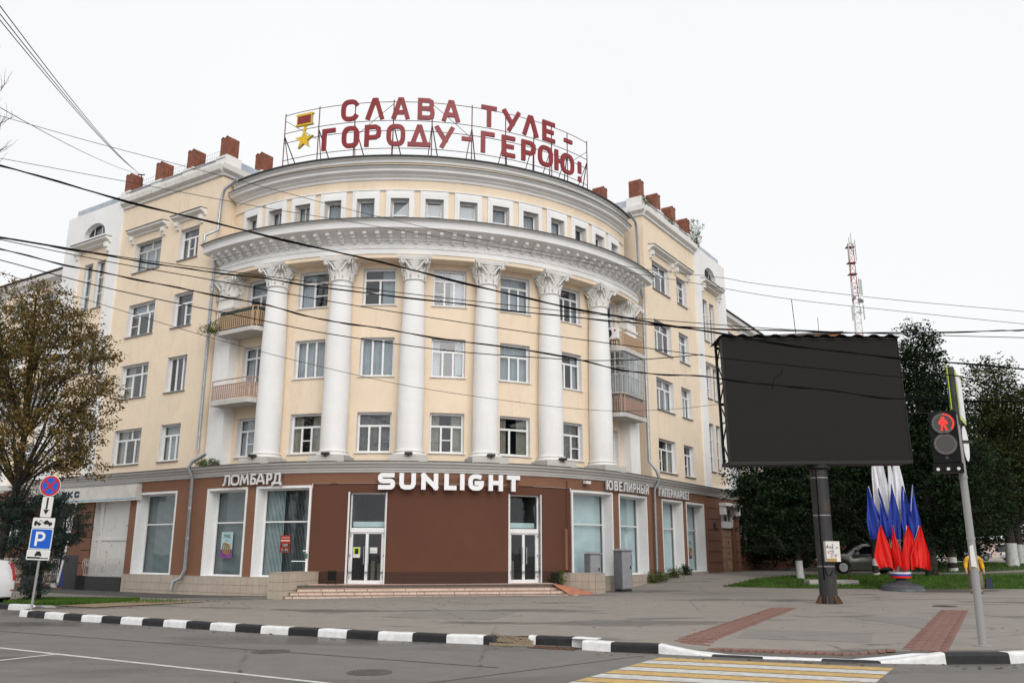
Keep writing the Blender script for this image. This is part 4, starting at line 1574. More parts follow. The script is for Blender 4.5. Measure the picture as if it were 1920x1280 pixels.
# ---- balconies
def balcony(S, sg, z, s_in, s_out, slab_m, rail_m, infill=None):
    """slab with rounded outer corner, front rail parallel to the wing"""
    fr = .40
    def P(s, d):
        x, y, _ = S.pt(sg * s, 0, d)
        return (x, y)
    poly = [P(s_out, fr), P(s_out, -1.6), P(s_in - .2, -1.6), P(s_in - .05, fr - .55), P(s_in, fr - .25), P(s_in + .12, fr - .05), P(s_in + .3, fr)]
    if sg > 0:
        poly = poly[::-1]
    b = MB()
    b.prism(poly, z - .2, z)
    bal = b.build('balcony', slab_m, bld)
    inner = [P(s_out, fr - .1), P(s_in + .28, fr - .1), P(s_in + .05, fr - .2), P(s_in - .0, fr - .95)]
    rail = MB()
    for k in range(3):
        for zz, rr in ((z + .72, .022), (z + .95, .028), (z + .1, .018)):
            p, q = inner[k], inner[k + 1]
            rail.tube([(*p, zz), (*q, zz)], rr, 6)
    for p in inner:
        rail.tube([(*p, z), (*p, z + .95)], .028, 6)
    rail.build('railing', rail_m, bal)
    bm_ = MB().box(-.027, .027, -.02, .02, .1, .74).mesh('baluster', rail_m)
    for k, cnt in ((0, 17), (1, 2), (2, 6)):
        p, q = Vector(inner[k]), Vector(inner[k + 1])
        for j in range(cnt):
            c = p.lerp(q, (j + .5) / cnt)
            o = put('baluster', bm_, bal)
            o.location = (c.x, c.y, z)
            o.rotation_euler = (0, 0, sg * R_(45))
    if infill:
        b = MB()
        for k in range(3):
            p, q = Vector(inner[k]), Vector(inner[k + 1])
            c = Vector(P((s_in + s_out) / 2, -1))
            p, q = p.lerp(c, .04), q.lerp(c, .04)
            b.quad((*p, z + .05), (*q, z + .05), (*q, z + .93), (*p, z + .93))
        b.build('screen_cloth', infill, bal)
    return bal, inner


balcony(WL, -1, 11.58, -1.7, .95, 'stone_dirty', 'rail_tan', 'tarp_green')
balcony(WL, -1, 8.30, -1.7, .95, 'stone_dirty', 'rail_pink')
balcony(WR, 1, 11.58, -1.25, 1.35, 'stone_dirty', 'rail_tan')
bal4, inn = balcony(WR, 1, 8.30, -1.25, 1.35, 'stone_dirty', 'rail_pink', 'curtain_dark')
# glazed enclosure above the lower right balcony
b, g = MB(), MB()
for k in range(3):
    p, q = Vector(inn[k]), Vector(inn[k + 1])
    L = (q - p).length
    n_ = 4 if k == 0 else (1 if k == 1 else 3)
    for j in range(n_ + 1):
        c = p.lerp(q, j / n_)
        b.tube([(*c, 9.25), (*c, 11.35)], .03, 4)
    for zz in (9.27, 10.2, 10.6, 10.98, 11.33):
        b.tube([(*p, zz), (*q, zz)], .028, 4)
    for j in range(n_):
        c = p.lerp(q, (j + .5) / n_)
        b.tube([(*c, 9.27), (*c, 10.2)], .018, 4)
        e0, e1 = p.lerp(q, j / n_), p.lerp(q, (j + 1) / n_)
        for (z0, z1) in ((9.29, 10.18), (10.22, 10.58), (10.62, 10.96), (11.0, 11.31)):
            pb = MB()
            pb.quad((*e0, z0), (*e1, z0), (*e1, z1), (*e0, z1))
            pb.build('pane', 'glass', bal4)
b.build('glazing_frame', 'frame_old', bal4)
c_, d_ = Vector(inn[0]).lerp(Vector(inn[1]), .1), Vector(inn[1])
b = MB()
for k in range(2):
    p, q = Vector(inn[k]), Vector(inn[k + 1])
    cen = Vector((WR.pt(.2, 0, -1)[0], WR.pt(.2, 0, -1)[1]))
    p, q = p.lerp(cen, .12), q.lerp(cen, .12)
    b.quad((*p, 9.2), (*p.lerp(q, .45), 9.2), (*p.lerp(q, .45), 10.3), (*p, 10.3))
b.build('curtain', 'curtain', bal4)

# ---- shop floor
L0 = RG * math.pi / 4
openings = {'A_l': (-11.55, -8.98), 'B_l': (-8.5, -5.78), 'C_l': (-16.7, -13.7), 'A_r': (9.24, 12.3), 'B_r': (5.9, 8.74), 'C_r': (14.15, 16.98), 'D_r': (17.45, 20.2)}
ZB, ZT = .66, 4.41
oh = [(a, b_, ZB, ZT) for a, b_ in openings.values()]
doors = [(-4.1, -2.58, .42, 4.1), (2.75, 4.24, .42, 4.1)]
niche = (-20.15, -17.25, .5, 4.1)
dk0, dk1 = -5.77, 5.89
b = MB()
wall(b, GR, -20.75, dk0, -.5, 4.95, [h for h in oh if h[0] < 0] + [niche], .02, 1.2)
wall(b, GR, dk1, 20.6, -.5, 4.95, [h for h in oh if h[0] > 0], .02, 1.2)
wall(b, GR, dk0, dk1, 4.47, 4.95, [], .02, 1.2)
b.quad(GR.pt(dk0, 4.47, 0), GR.pt(dk1, 4.47, 0), GR.pt(dk1, 4.47, -.1), GR.pt(dk0, 4.47, -.1))
b.build('shop_wall', 'brown', bld)
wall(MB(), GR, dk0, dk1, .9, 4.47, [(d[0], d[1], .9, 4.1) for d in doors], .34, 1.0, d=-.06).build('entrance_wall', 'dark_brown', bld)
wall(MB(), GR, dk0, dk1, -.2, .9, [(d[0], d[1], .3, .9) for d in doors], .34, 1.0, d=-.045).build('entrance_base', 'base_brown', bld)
# fascia band lip and cornice
gc = sweep(MB(), GR, -26.1, 26.1, [(0, 4.9), (.08, 4.93), (.1, 5.0), (.14, 5.02), (.16, 5.1), (.26, 5.14), (.28, 5.2), (.38, 5.24), (.42, 5.28), (.43, 5.35), (-.9, 5.42)], 1.0).build('shop_cornice', 'cornice_grey', bld)
sweep(MB(), GR, -26.1, 26.1, [(-.9, 5.425), (.42, 5.355), (.48, 5.345), (.48, 5.37), (.42, 5.385), (-.9, 5.46)], 1.0).build('flashing', 'flashing', gc)


def shopwin(a0, a1, bl=True, n=34, right_gap=0):
    """white splayed reveal, big glass, blinds"""
    rv = MB()
    wall(rv, GR, a0, a1, ZB, ZT, [(a0 + .1, a1 - .1, ZB + .005, ZT - .1)], .55, 1.0, d=.015)
    for u0 in (a0, a1):
        rv.quad(GR.pt(u0, ZB, -.05), GR.pt(u0, ZB, .015), GR.pt(u0, ZT, .015), GR.pt(u0, ZT, -.05))
    o = rv.build('shop_window', 'white_stucco', bld)
    b0, b1, zb, zt = a0 + .1, a1 - .1, ZB + .005, ZT - .1
    fr = MB()
    hs2 = [(b0 + .06, b1 - .06, zb + .06, 2.9), (b0 + .06, b1 - .06, 2.96, zt - .06)]
    wall(fr, GR, b0, b1, zb, zt, hs2, .06, 1.0, d=-.5)
    fr.build('frame', 'frame_white', o)
    for h in hs2:
        pb = MB()
        for i in range(2):
            u0, u1 = h[0] + (h[1] - h[0]) * i / 2, h[0] + (h[1] - h[0]) * (i + 1) / 2
            pb.quad(GR.pt(u0, h[2], -.53), GR.pt(u1, h[2], -.53), GR.pt(u1, h[3], -.53), GR.pt(u0, h[3], -.53))
        pb.build('pane', 'glass_shop', o)
    room(GR, b0, b1, zb, zt, -.56, -2.5, o)
    if bl:
        sl = MB()
        e1 = b1 - (b1 - b0) * right_gap
        for i in range(n):
            t0 = b0 + (b1 - b0) * (i + .04) / n
            t1 = b0 + (b1 - b0) * (i + .90) / n
            k = .055 if t0 < e1 else .075
            if t0 >= e1:
                t1 = t0 + (t1 - t0) * .55
            sl.quad(GR.pt(t0, zb + .03, -.70), GR.pt(t1, zb + .03, -.70 + k * .5), GR.pt(t1, zt - .02, -.70 + k * .5), GR.pt(t0, zt - .02, -.70))
        tag(sl.build('vertical_blind', 'blind', o), kind='stuff')
    return o


so = {}
for k_, (a0, a1) in openings.items():
    so[k_] = shopwin(a0, a1, True, 34, .62 if k_ == 'B_l' else 0)

# lit shop interior behind the left wide window
bi = openings['B_l']
b = MB()
for (zz, a0, a1) in ((1.72, bi[1] - 1.1, bi[1] - .1), (1.28, bi[1] - 1.7, bi[1] - .1)):
    sbox(b, GR, a0, a1, zz, zz + .03, -1.5, -1.45)
b.build('lit_shelf', 'led_strip', so['B_l'])
b = MB()
c = GR.pt(bi[1] - .75, 2.62, -1.3)
b.lathe([(.01, c[2] - .05), (.05, c[2] - .02), (.05, c[2] + .02), (.01, c[2] + .05)], c[0], c[1], 10)
b.build('lit_bulb', 'lamp_warm', so['B_l'])

# entrance doors
for i, d in enumerate(doors):
    a0, a1, z0, z1 = d
    fr = MB()
    mid = (a0 + a1) / 2
    hs3 = [(a0 + .15, mid - .06, z0 + .14, 2.42), (mid + .06, a1 - .15, z0 + .14, 2.42), (a0 + .06, a1 - .06, 2.66, z1 - .06)]
    wall(fr, GR, a0, a1, z0, z1, hs3, .06, 5, d=-.24)
    o = fr.build('entrance_door', 'frame_white', bld)
    sbox(MB(), GR, a0 - .07, a0, z0, z1 + .02, -.3, -.03).build('jamb', 'letter_grey', o)
    sbox(MB(), GR, a1, a1 + .05, z0, z1 + .02, -.3, -.03).build('jamb', 'letter_grey', o)
    sbox(MB(), GR, a0 + .03, a1 - .03, 2.48, 2.62, -.23, -.17).build('door_head', 'frame_white', o)
    for h in hs3:
        pb = MB()
        pb.quad(GR.pt(h[0], h[2], -.27), GR.pt(h[1], h[2], -.27), GR.pt(h[1], h[3], -.27), GR.pt(h[0], h[3], -.27))
        pb.build('pane', 'glass_shop', o)
    for s_ in (-1, 1):
        hb = MB()
        hb.tube([GR.pt(mid + s_ * .1, 1.2, -.14), GR.pt(mid + s_ * .1, 1.9, -.14)], .018, 6)
        hb.tube([GR.pt(mid + s_ * .1, 1.25, -.24), GR.pt(mid + s_ * .1, 1.25, -.14)], .012, 5)
        hb.tube([GR.pt(mid + s_ * .1, 1.85, -.24), GR.pt(mid + s_ * .1, 1.85, -.14)], .012, 5)
        hb.build('handle', 'zinc', o)
    for s_, e in ((-1, a0 + .06), (1, a1 - .06)):
        for zz in (.62, 1.5, 2.3):
            sbox(MB(), GR, e - .02, e + .02, zz, zz + .1, -.24, -.2).build('hinge', 'zinc', o)
    room(GR, a0, a1, z0, z1, -.31, -3.0, o)
    # air curtain over the door, shop fittings inside
    sbox(MB(), GR, a0 + .08, a1 - .08, 2.7, 2.92, -.75, -.45).build('air_curtain', 'blind', o)
    b = MB()
    for kx in range(4):
        q = a0 + .2 + kx * .33
        sbox(b, GR, q, q + .2, .42, 1.2 + .12 * (kx % 2), -2.6, -2.2)
    b.build('counter', 'curtain_warm', o)
    sbox(MB(), GR, mid + .1, a1 - .1, 1.4, 2.2, -2.7, -2.6).build('red_panel', 'poster_red', o)

# notices on the left door
a0, a1 = doors[0][0], doors[0][1]
o = sbox(MB(), GR, a0 + .22, a0 + .5, 1.5, 1.9, -.262, -.258).build('notice', 'poster_aqua', None)
# (placed as things further below)
bpy.data.objects.remove(o, do_unlink=True)

# plinth with beige tiles
def tiles(S, a0, a1, z0, z1, d, tile, parent, name='tile', mat='tile_beige', rows_from_top=True, step=.33, th=.02):
    n_ = max(1, round((a1 - a0) / step))
    w_ = (a1 - a0) / n_
    zz = z1
    while zz > z0 + .02:
        zl = max(z0, zz - step)
        for i in range(n_):
            p, q = a0 + i * w_ + .006, a0 + (i + 1) * w_ - .006
            j = random.uniform(-.003, .003)
            sbox(MB(), S, p, q, zl + .006, zz - .006, d - .02, d + th + j).build(name, mat, parent)
        zz -= step


plinth = sbox(MB(), GR, -17.25, dk0 - .5, -.6, ZB - .02, -.3, .05, 1.0).build('plinth', 'tile_joint', bld)
tiles(GR, -17.24, dk0 - .85, -.32, ZB - .015, .05, .33, plinth)
sbox(MB(), GR, -17.24, dk0 - .5, ZB - .015, ZB + .003, -.5, .075, 1.0).build('plinth_ledge', 'tile_beige', plinth)
plr = sbox(MB(), GR, dk1 + .6, 20.3, -.4, ZB - .02, -.3, .05, 1.0).build('plinth', 'tile_joint', bld)
tiles(GR, dk1 + 1.8, 20.3, -.01, ZB - .015, .05, .33, plr)
sbox(MB(), GR, dk1 + .6, 20.3, ZB - .015, ZB + .003, -.5, .075, 1.0).build('plinth_ledge', 'tile_beige', plr)

# entrance steps: local x right, y towards the street is negative
steps = MB().box(-6.3, 4.6, -13.9, -12.4, -.4, .40).build('entrance_steps', 'tile_joint', bld)
ST = [(-6.35, 5.25, -14.75, .06), (-6.15, 5.05, -14.45, .18), (-5.9, 4.85, -14.15, .30), (-5.55, 4.6, -13.85, .42)]
zprev = -.06
for (x0, x1, y0, zt) in ST:
    MB().box(x0 + .01, x1 - .01, y0 + .02, -12.8, -.4, zt - .03).build('step_core', 'tile_joint', steps)
    n_ = round((x1 - x0) / .3)
    w_ = (x1 - x0) / n_
    for i in range(n_):
        j = random.uniform(0, .012)
        g0 = .004 if random.random() < .6 else .018
        MB().box(x0 + i * w_ + g0, x0 + (i + 1) * w_ - .004, y0 + j, y0 + .05, zprev + .008, zt - .028).build('riser_tile', 'tile_step', steps)
    for i in range(n_ // 2):
        w2 = w_ * 2
        MB().box(x0 + i * w2 + .003, x0 + min(n_ * w_, (i + 1) * w2) - .003, y0 + .013, y0 + .3, zt - .024, zt + random.uniform(-.002, .002)).build('tread_tile', 'tile_step', steps)
    MB().box(x0, x1, y0 - .02, y0 + .012, zt - .012, zt + .004).build('nosing', 'tile_edge', steps)
    zprev = zt
MB().box(-5.5, 4.55, -13.52, -12.6, .3, .425).build('landing', 'tile_step', steps)


def side_wall(corners, z0, z1, parent_name):
    """tiled cheek wall, corners (x, y) of its four sides clockwise from outside"""
    b = MB()
    b.prism(corners, z0, z1 - .02)
    o = b.build('side_wall', 'tile_joint', bld)
    b = MB()
    cx = sum(p[0] for p in corners) / 4
    cy = sum(p[1] for p in corners) / 4
    b.prism([(cx + (x - cx) * 1.03, cy + (y - cy) * 1.03) for x, y in corners], z1 - .02, z1 + .01)
    b.build('side_wall_top', 'tile_beige', o)
    for i in range(4):
        p, q = Vector(corners[i]), Vector(corners[(i + 1) % 4])
        L = (q - p).length
        d = (q - p) / L
        nn = Vector((d.y, -d.x))
        n_ = max(1, round(L / .32))
        zz = z1 - .02
        while zz > z0 + .05:
            zl = max(z0, zz - .32)
            for j in range(n_):
                s0_, s1_ = p + d * (L * j / n_ + .006), p + d * (L * (j + 1) / n_ - .006)
                a_, b2 = s0_ + nn * .018, s1_ + nn * .018
                m_ = MB()
                m_.hexa([(*a_, zl + .006), (*b2, zl + .006), (*s1_, zl + .006), (*s0_, zl + .006), (*a_, zz - .006), (*b2, zz - .006), (*s1_, zz - .006), (*s0_, zz - .006)])
                m_.build('tile', 'tile_beige', o)
            zz -= .32


side_wall([(-7.0, -14.1), (-6.42, -14.7), (-5.15, -12.55), (-6.0, -11.9)], -.3, .9, 'l')
side_wall([(4.98, -12.35), (6.35, -13.55), (6.95, -13.0), (5.8, -11.7)], -.1, .82, 'r')
ramp = MB()
ramp.add([(4.3, -14.25, .42), (5.1, -14.25, .3), (6.3, -13.75, -.02), (4.95, -14.9, -.02), (4.6, -13.3, .42), (6.2, -13.4, .05)], ((3, 2, 1, 0), (2, 5, 4, 1), (1, 4, 0)))
ramp.build('ramp', 'ramp_tile', steps)

# ---- left end of the shop floor: niche, dark plinth, service entrance
nb = MB()
wall(nb, GR, niche[0], niche[1], niche[2], niche[3], [], .02, d=-.25)
nb.quad(GR.pt(niche[0], .5, -.25), GR.pt(niche[0], .5, 0), GR.pt(niche[0], 4.1, 0), GR.pt(niche[0], 4.1, -.25))
nb.quad(GR.pt(niche[1], .5, 0), GR.pt(niche[1], .5, -.25), GR.pt(niche[1], 4.1, -.25), GR.pt(niche[1], 4.1, 0))
sbox(nb, GR, niche[0], niche[1], 2.2, 2.28, -.25, -.2)
sbox(nb, GR, niche[0] + .3, niche[0] + .5, .5, 4.1, -.25, -.17)
nb.build('niche', 'niche_white', bld)
sbox(MB(), GR, -21.0, -17.26, -.6, .5, -.3, .1).build('dark_plinth', 'black_granite', bld)
# rusticated piers
def pier(a0, a1, parent_mat='rust_block', z0=.5, z1=4.9, d=.06):
    b = sbox(MB(), GR, a0, a1, -.3, z1, -.6, d - .05)
    o = b.build('pier', 'base_brown', bld)
    zz = z0
    k = 0
    while zz < z1 - .1:
        zt = min(z1, zz + .62)
        parts = ((a0, a1),) if k % 2 else ((a0, a0 + (a1 - a0) * .55), (a0 + (a1 - a0) * .55, a1))
        for (p, q) in parts:
            sbox(MB(), GR, p + .008, q - .008, zz + .02, zt - .02, -.1, d).build('block', parent_mat, o)
        zz += .62
        k += 1
    sbox(MB(), GR, a0 - .01, a1 + .01, -.3, z0, -.1, d + .04).build('pier_foot', 'black_granite', o)


pier(-21.0, -20.17)
pier(20.62, 22.75)
pier(25.4, 26.1)
# service entrance left of the pier
b = MB()
wall(b, GR, -26.1, -21.0, -.5, 4.95, [(-23.9, -22.2, -.1, 3.6)], .3)
b.build('service_wall', 'rust_block', bld)
o = MB()
wall(o, GR, -23.9, -22.2, -.1, 3.6, [(-23.1, -22.5, 2.6, 3.4)], .05, d=-.25)
so_ = o.build('service_door', 'black_granite', bld)
sbox(MB(), GR, -23.1, -22.45, -.05, .75, -.24, -.2).build('door_panel', 'door_blue', so_)
wall(MB(), GR, -23.95, -23.15, -.1, 3.6, [(-23.88, -23.22, .1, 3.5)], .05, d=-.22).build('door_frame', 'frame_old', so_)
sbox(MB(), GR, -26.1, -24.0, -.5, 1.5, -.1, .06).build('dark_plinth', 'black_granite', bld)
sbox(MB(), GR, -22.15, -21.02, -.5, 1.5, -.1, .06).build('dark_plinth', 'black_granite', bld)
# right side door with hood
b = MB()
wall(b, GR, 22.75, 25.4, -.2, 4.95, [(23.0, 25.25, .5, 4.35)], .3)
b.build('side_door_wall', 'rust_block', bld)
sd = MB()
wall(sd, GR, 23.0, 25.25, .5, 3.15, [], .05, d=-.22)
for (p, q) in ((23.12, 24.07), (24.18, 25.13)):
    for (z0, z1) in ((.65, 1.2), (1.3, 1.85), (1.95, 2.5), (2.6, 3.05)):
        sbox(sd, GR, p, q, z0, z1, -.22, -.185)
        sbox(sd, GR, p + .1, q - .1, z0 + .08, z1 - .08, -.19, -.165)
sdo = sd.build('side_door', 'door_wood', bld)
for zz in (1.57, 2.2, 2.8):
    sbox(MB(), GR, 24.5, 24.62, zz, zz + .2, -.185, -.15).build('handle', 'iron', sdo)
sbox(MB(), GR, 22.95, 25.3, 3.15, 3.5, -.22, -.05).build('lintel', 'letter_grey', sdo)
window(GR, 23.3, 25.2, 3.5, 4.35, (0, [], [1, 1, 1], set()), .22, 'frame_old', .06, 'none', None)
hd = sbox(MB(), GR, 22.6, 25.6, 4.42, 4.6, 0, .5).build('door_hood', 'white_worn', bld)
sbox(MB(), GR, 22.65, 22.95, 3.9, 4.42, 0, .38).build('bracket', 'white_worn', hd)
sbox(MB(), GR, 25.25, 25.55, 3.9, 4.42, 0, .38).build('bracket', 'white_worn', hd)
sbox(MB(), GR, 23.0, 25.3, .3, .5, -.2, .6).build('door_step', 'concrete', bld)
sbox(MB(), GR, 20.45, 20.6, -.3, 4.9, -.3, .03).build('shop_wall_end', 'brown', bld)

# wall mounted odds and ends
cm_ = MB()
sbox(cm_, GR, 6.55, 6.85, 4.7, 4.82, .1, .3)
cm_.tube([GR.pt(6.7, 4.85, 0), GR.pt(6.7, 4.75, .2)], .02, 6)
cm_.build('security_camera', 'letter_grey', bld)
cm_ = MB()
sbox(cm_, GR, -.15, -.03, 4.22, 4.34, -.06, .12)
cm_.build('security_camera', 'letter_grey', bld)
b = MB()
b.tube([GR.pt(5.62, 4.8, .06), GR.pt(5.62, 3.2, .06), GR.pt(5.66, 2.6, .05), GR.pt(5.66, .9, .05)], .022, 6)
b.build('wall_cable', 'dark_brown', bld)
sbox(MB(), GR, 5.5, 5.62, .95, 2.7, -.06, .05).build('cable_duct', 'brown', bld)

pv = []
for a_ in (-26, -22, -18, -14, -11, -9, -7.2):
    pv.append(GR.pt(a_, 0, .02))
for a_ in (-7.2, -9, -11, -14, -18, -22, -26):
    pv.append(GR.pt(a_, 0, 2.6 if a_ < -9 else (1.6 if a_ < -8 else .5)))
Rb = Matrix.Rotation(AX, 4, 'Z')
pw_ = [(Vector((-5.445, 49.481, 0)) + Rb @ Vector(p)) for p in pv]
tag(patch('pavement', [(p.x, p.y) for p in pw_], 'asphalt_shade_wet', .006, .8), kind='structure')  # strip along the left wall, its dark colour paints in shade and wet
# ================================================================== SIGNS ON THE BUILDING
BL = Vector((-5.445, 49.481, 0))
BROT = Matrix.Rotation(AX, 4, 'Z')


def onb(name, label, cat, base, group=None):
    """thing fixed to the building: empty at its base, children keep building axes"""
    base = Vector(base)
    o = thing(name, label, cat, BL + (BROT @ base), AX, group)
    return o, base


def shift(mb, base):
    mb.v = [(p[0] - base[0], p[1] - base[1], p[2] - base[2]) for p in mb.v]
    return mb


# ---- rooftop sign
RS = Surf('cyl', 12.6)
sg_o, sb = onb('rooftop_sign', 'red rooftop lettering on a steel frame along the curved roof edge', 'sign', RS.pt(0, 19.6))
rails = (20.18, 21.1, 21.62, 22.6)
for zz in rails:
    b = MB()
    b.tube([RS.pt(-39.3 + i * 2.1, zz, -.03) for i in range(37)], .018, 5)
    shift(b, sb).build('rail', 'steel_red', sg_o)
post_a = [-39.3, -30.1, -21.5, -12.9, -4.5, 4.3, 12.2, 19.4, 24.4, 29.3, 36.4]
for a in post_a:
    b = MB()
    b.tube([RS.pt(a, 19.45, -.06), RS.pt(a, 22.72 if a in (-39.3, -30.1, -12.9, 4.3, 36.4) else 22.62, -.06)], .028, 5)
    shift(b, sb).build('post', 'steel_red', sg_o)
    b = MB()
    b.tube([RS.pt(a, 21.5, -.08), RS.pt(a + 2.2, 19.5, -.9)], .028, 5)
    b.tube([RS.pt(a, 21.5, -.08), RS.pt(a - 1.0, 19.5, -.9)], .022, 5)
    shift(b, sb).build('brace', 'iron', sg_o)
for (p, q, z0, z1) in ((-39, -30.5, 22.3, 21.0), (-21, -13, 20.9, 22.5), (-4.3, 4, 22.5, 21), (30, 36.3, 21.0, 22.1)):
    b = MB()
    b.tube([RS.pt(p + (q - p) * i / 6, z0 + (z1 - z0) * i / 6, -.05) for i in range(7)], .014, 5)
    shift(b, sb).build('brace', 'iron', sg_o)
ROW1 = [('С', -24.5, -20.45), ('Λ', -18.85, -14.9), ('А', -13.2, -9.4), ('В', -7.7, -4.0), ('А', -2.42, 1.45), ('Т', 6.2, 9.8), ('У', 11.2, 15.5), ('Λ', 16.15, 20.15), ('Е', 21.4, 24.9)]
ROW2 = [('Г', -28.7, -25.6), ('О', -24.05, -20.15), ('Р', -18.95, -15.35), ('О', -14.2, -10.15), ('Δ', -9.55, -4.8), ('У', -3.85, .3), ('Г', 6.2, 9.35), ('Е', 11.0, 14.25),
        ('Р', 15.8, 19.5), ('О', 20.15, 24.2), ('Ю', 24.8, 30.8)]


def roof_letter(ch, a0, a1, z0, z1, t=.215):
    w_ = (a1 - a0) / RS.m
    def pt(x, y, d):
        p = RS.pt(a0 + x * RS.m, z0 + y, d)
        return (p[0] - sb[0], p[1] - sb[1], p[2] - sb[2])
    letter(ch, w_, z1 - z0, t, pt, .02, .12, 'sign_red', 'sign_red_side', sg_o)


for ch, a0, a1 in ROW1:
    roof_letter(ch, a0, a1, 21.64, 22.76)
for ch, a0, a1 in ROW2:
    roof_letter(ch, a0, a1, 20.24, 21.36)
roof_letter('-', 27.7, 30.3, 21.97, 22.19, .2)
roof_letter('-', 1.9, 4.3, 20.72, 20.94, .2)
roof_letter('!', 32.1, 33.4, 20.1, 21.2)


def epoly(poly, a_c, z_c, d0, d1, name, mf, ms, parent=None):
    """extruded outline (metres) on the sign surface"""
    b = MB()
    def P(x, y, d):
        p = RS.pt(a_c + x * RS.m, z_c + y, d)
        return (p[0] - sb[0], p[1] - sb[1], p[2] - sb[2])
    n_ = len(poly)
    b.add([P(x, y, d1) for x, y in poly], (tuple(range(n_)),))
    b.add([P(x, y, d0) for x, y in poly][::-1], (tuple(range(n_)),))
    for i in range(n_):
        p, q = poly[i], poly[(i + 1) % n_]
        b.quad(P(*p, d0), P(*q, d0), P(*q, d1), P(*p, d1))
    me = b.mesh(name, mf)
    me.materials.append(MATS[ms])
    for p in me.polygons[1:]:
        p.material_index = 1
    return put(name, me, parent or sg_o)


rib = [(-.46, -.29), (.42, -.31), (.50, -.25), (.42, -.2), (.42, .22), (.50, .28), (.46, .33), (-.42, .33), (-.5, .27), (-.42, .21), (-.42, -.2), (-.5, -.24)]
em = epoly(rib, -33.3, 22.04, .03, .16, 'medal_bar', 'gold', 'gold_side')
epoly([(-.37, -.2), (.37, -.2), (.37, .21), (-.37, .21)], -33.3, 22.04, .17, .175, 'medal_ribbon', 'sign_red', 'sign_red', em)
epoly([(-.04, -.1), (.04, -.1), (.09, 0), (.04, .08), (.12, .16), (-.12, .16), (-.04, .08), (-.09, 0)], -33.2, 21.55, .05, .12, 'medal_link', 'gold', 'gold_side', em)
star = []
for k in range(10):
    r = .52 if k % 2 == 0 else .21
    a = math.pi / 2 + k * math.pi / 5
    star.append((r * math.cos(a), r * math.sin(a)))
epoly(star, -33.15, 20.97, .03, .17, 'gold_star', 'gold', 'gold_side', em)

# ---- shop signs on the fascia


def fascia_sign(label, chars, z0, z1, t, mf, ms, d0, d1, name='shop_sign'):
    a_mid = (chars[0][1] + chars[-1][2]) / 2
    o, bs = onb(name, label, 'sign', GR.pt(a_mid, z0, .1))
    for ch, a0, a1 in chars:
        def pt(x, y, d, a0=a0):
            p = GR.pt(a0 + x, z0 + y, d)
            return (p[0] - bs[0], p[1] - bs[1], p[2] - bs[2])
        letter(ch, a1 - a0, z1 - z0, t, pt, d0, d1, mf, ms, o)
    b = MB()
    c0, c1 = chars[0][1], chars[-1][2]
    n_ = 12
    for f in (.3, .7):
        b.tube([GR.pt(c0 + (c1 - c0) * i / n_, z0 + (z1 - z0) * f, d0 - .03) for i in range(n_ + 1)], .015, 5)
    for i in range(0, n_ + 1, 3):
        a = c0 + (c1 - c0) * i / n_
        b.tube([GR.pt(a, z0 + (z1 - z0) * .7, 0), GR.pt(a, z0 + (z1 - z0) * .7, d0)], .012, 5)
    shift(b, bs).build('mounting_rail', 'brown', o)
    return o


fascia_sign('large white SUNLIGHT letters above the entrance', [('S', -2.9, -2.2), ('U', -2.03, -1.36), ('N', -1.14, -.45), ('L', -.2, .31), ('I', .45, .64), ('G', .8, 1.46), ('H', 1.67, 2.3), ('T', 2.48, 3.08)],
            4.2, 4.88, .185, 'letter_white', 'letter_grey', .16, .28)
fascia_sign('pale ЛОМБАРД letters on the brown fascia left of the entrance', [('Л', -10.35, -9.9), ('О', -9.86, -9.34), ('М', -9.31, -8.8), ('Б', -8.72, -8.42), ('А', -8.42, -7.96), ('Р', -7.88, -7.6), ('Д', -7.6, -7.13)],
            4.48, 4.95, .085, 'letter_grey', 'letter_side', .1, .19)


def spread(word, a0, a1, gap):
    wd = {'Ю': 1.3, 'Ы': 1.2, 'М': 1.25, 'Р': .8, 'Г': .72, 'Е': .72, 'В': .8, 'К': .85, 'Т': .8}
    ws = [wd.get(c, 1.0) for c in word]
    k = (a1 - a0 - gap * (len(word) - 1)) / sum(ws)
    out, x = [], a0
    for c, w_ in zip(word, ws):
        out.append((c, x, x + w_ * k))
        x += w_ * k + gap
    return out


fascia_sign('pale ЮВЕЛИРНЫЙ letters on the fascia left of the right drainpipe', spread('ЮВЕЛИРНЫЙ', 8.05, 12.2, .1), 4.5, 4.95, .085, 'letter_grey', 'letter_side', .1, .19)
fascia_sign('pale ГИПЕРМАРКЕТ letters on the fascia right of the right drainpipe', spread('ГИПЕРМАРКЕТ', 13.5, 17.6, .09), 4.5, 4.95, .085, 'letter_grey', 'letter_side', .1, .19)

# cream fascia board of the neighbouring shop
fb, bs = onb('fascia_board', 'cream shop fascia board with a blue line and dark КС letters', 'sign', GR.pt(-20, 4.06, .3))
shift(sbox(MB(), GR, -26, -16.45, 4.06, 4.84, -.05, .3), bs).build('board', 'board_cream', fb)
shift(sbox(MB(), GR, -26, -16.44, 4.12, 4.17, .3, .304), bs).build('blue_line', 'board_blue', fb)
shift(sbox(MB(), GR, -26, -16.43, 4.84, 4.87, -.05, .33), bs).build('top_edge', 'letter_side', fb)
for ch, a0 in (('Е', -22.75), ('К', -22.2), ('С', -21.6)):
    def pt(x, y, d, a0=a0):
        p = GR.pt(a0 + x, 4.32 + y, d)
        return (p[0] - bs[0], p[1] - bs[1], p[2] - bs[2])
    letter(ch, .42, .32, .09, pt, .3, .335, 'navy', 'navy', fb)

# ---- posters and notices


def flat_on_wall(name, label, cat, a0, a1, z0, z1, d, mat, rows=(), group=None):
    o, bs_ = onb(name, label, cat, GR.pt((a0 + a1) / 2, z0, d), group)
    shift(sbox(MB(), GR, a0, a1, z0, z1, d, d + .006), bs_).build('sheet', mat, o)
    return o, bs_


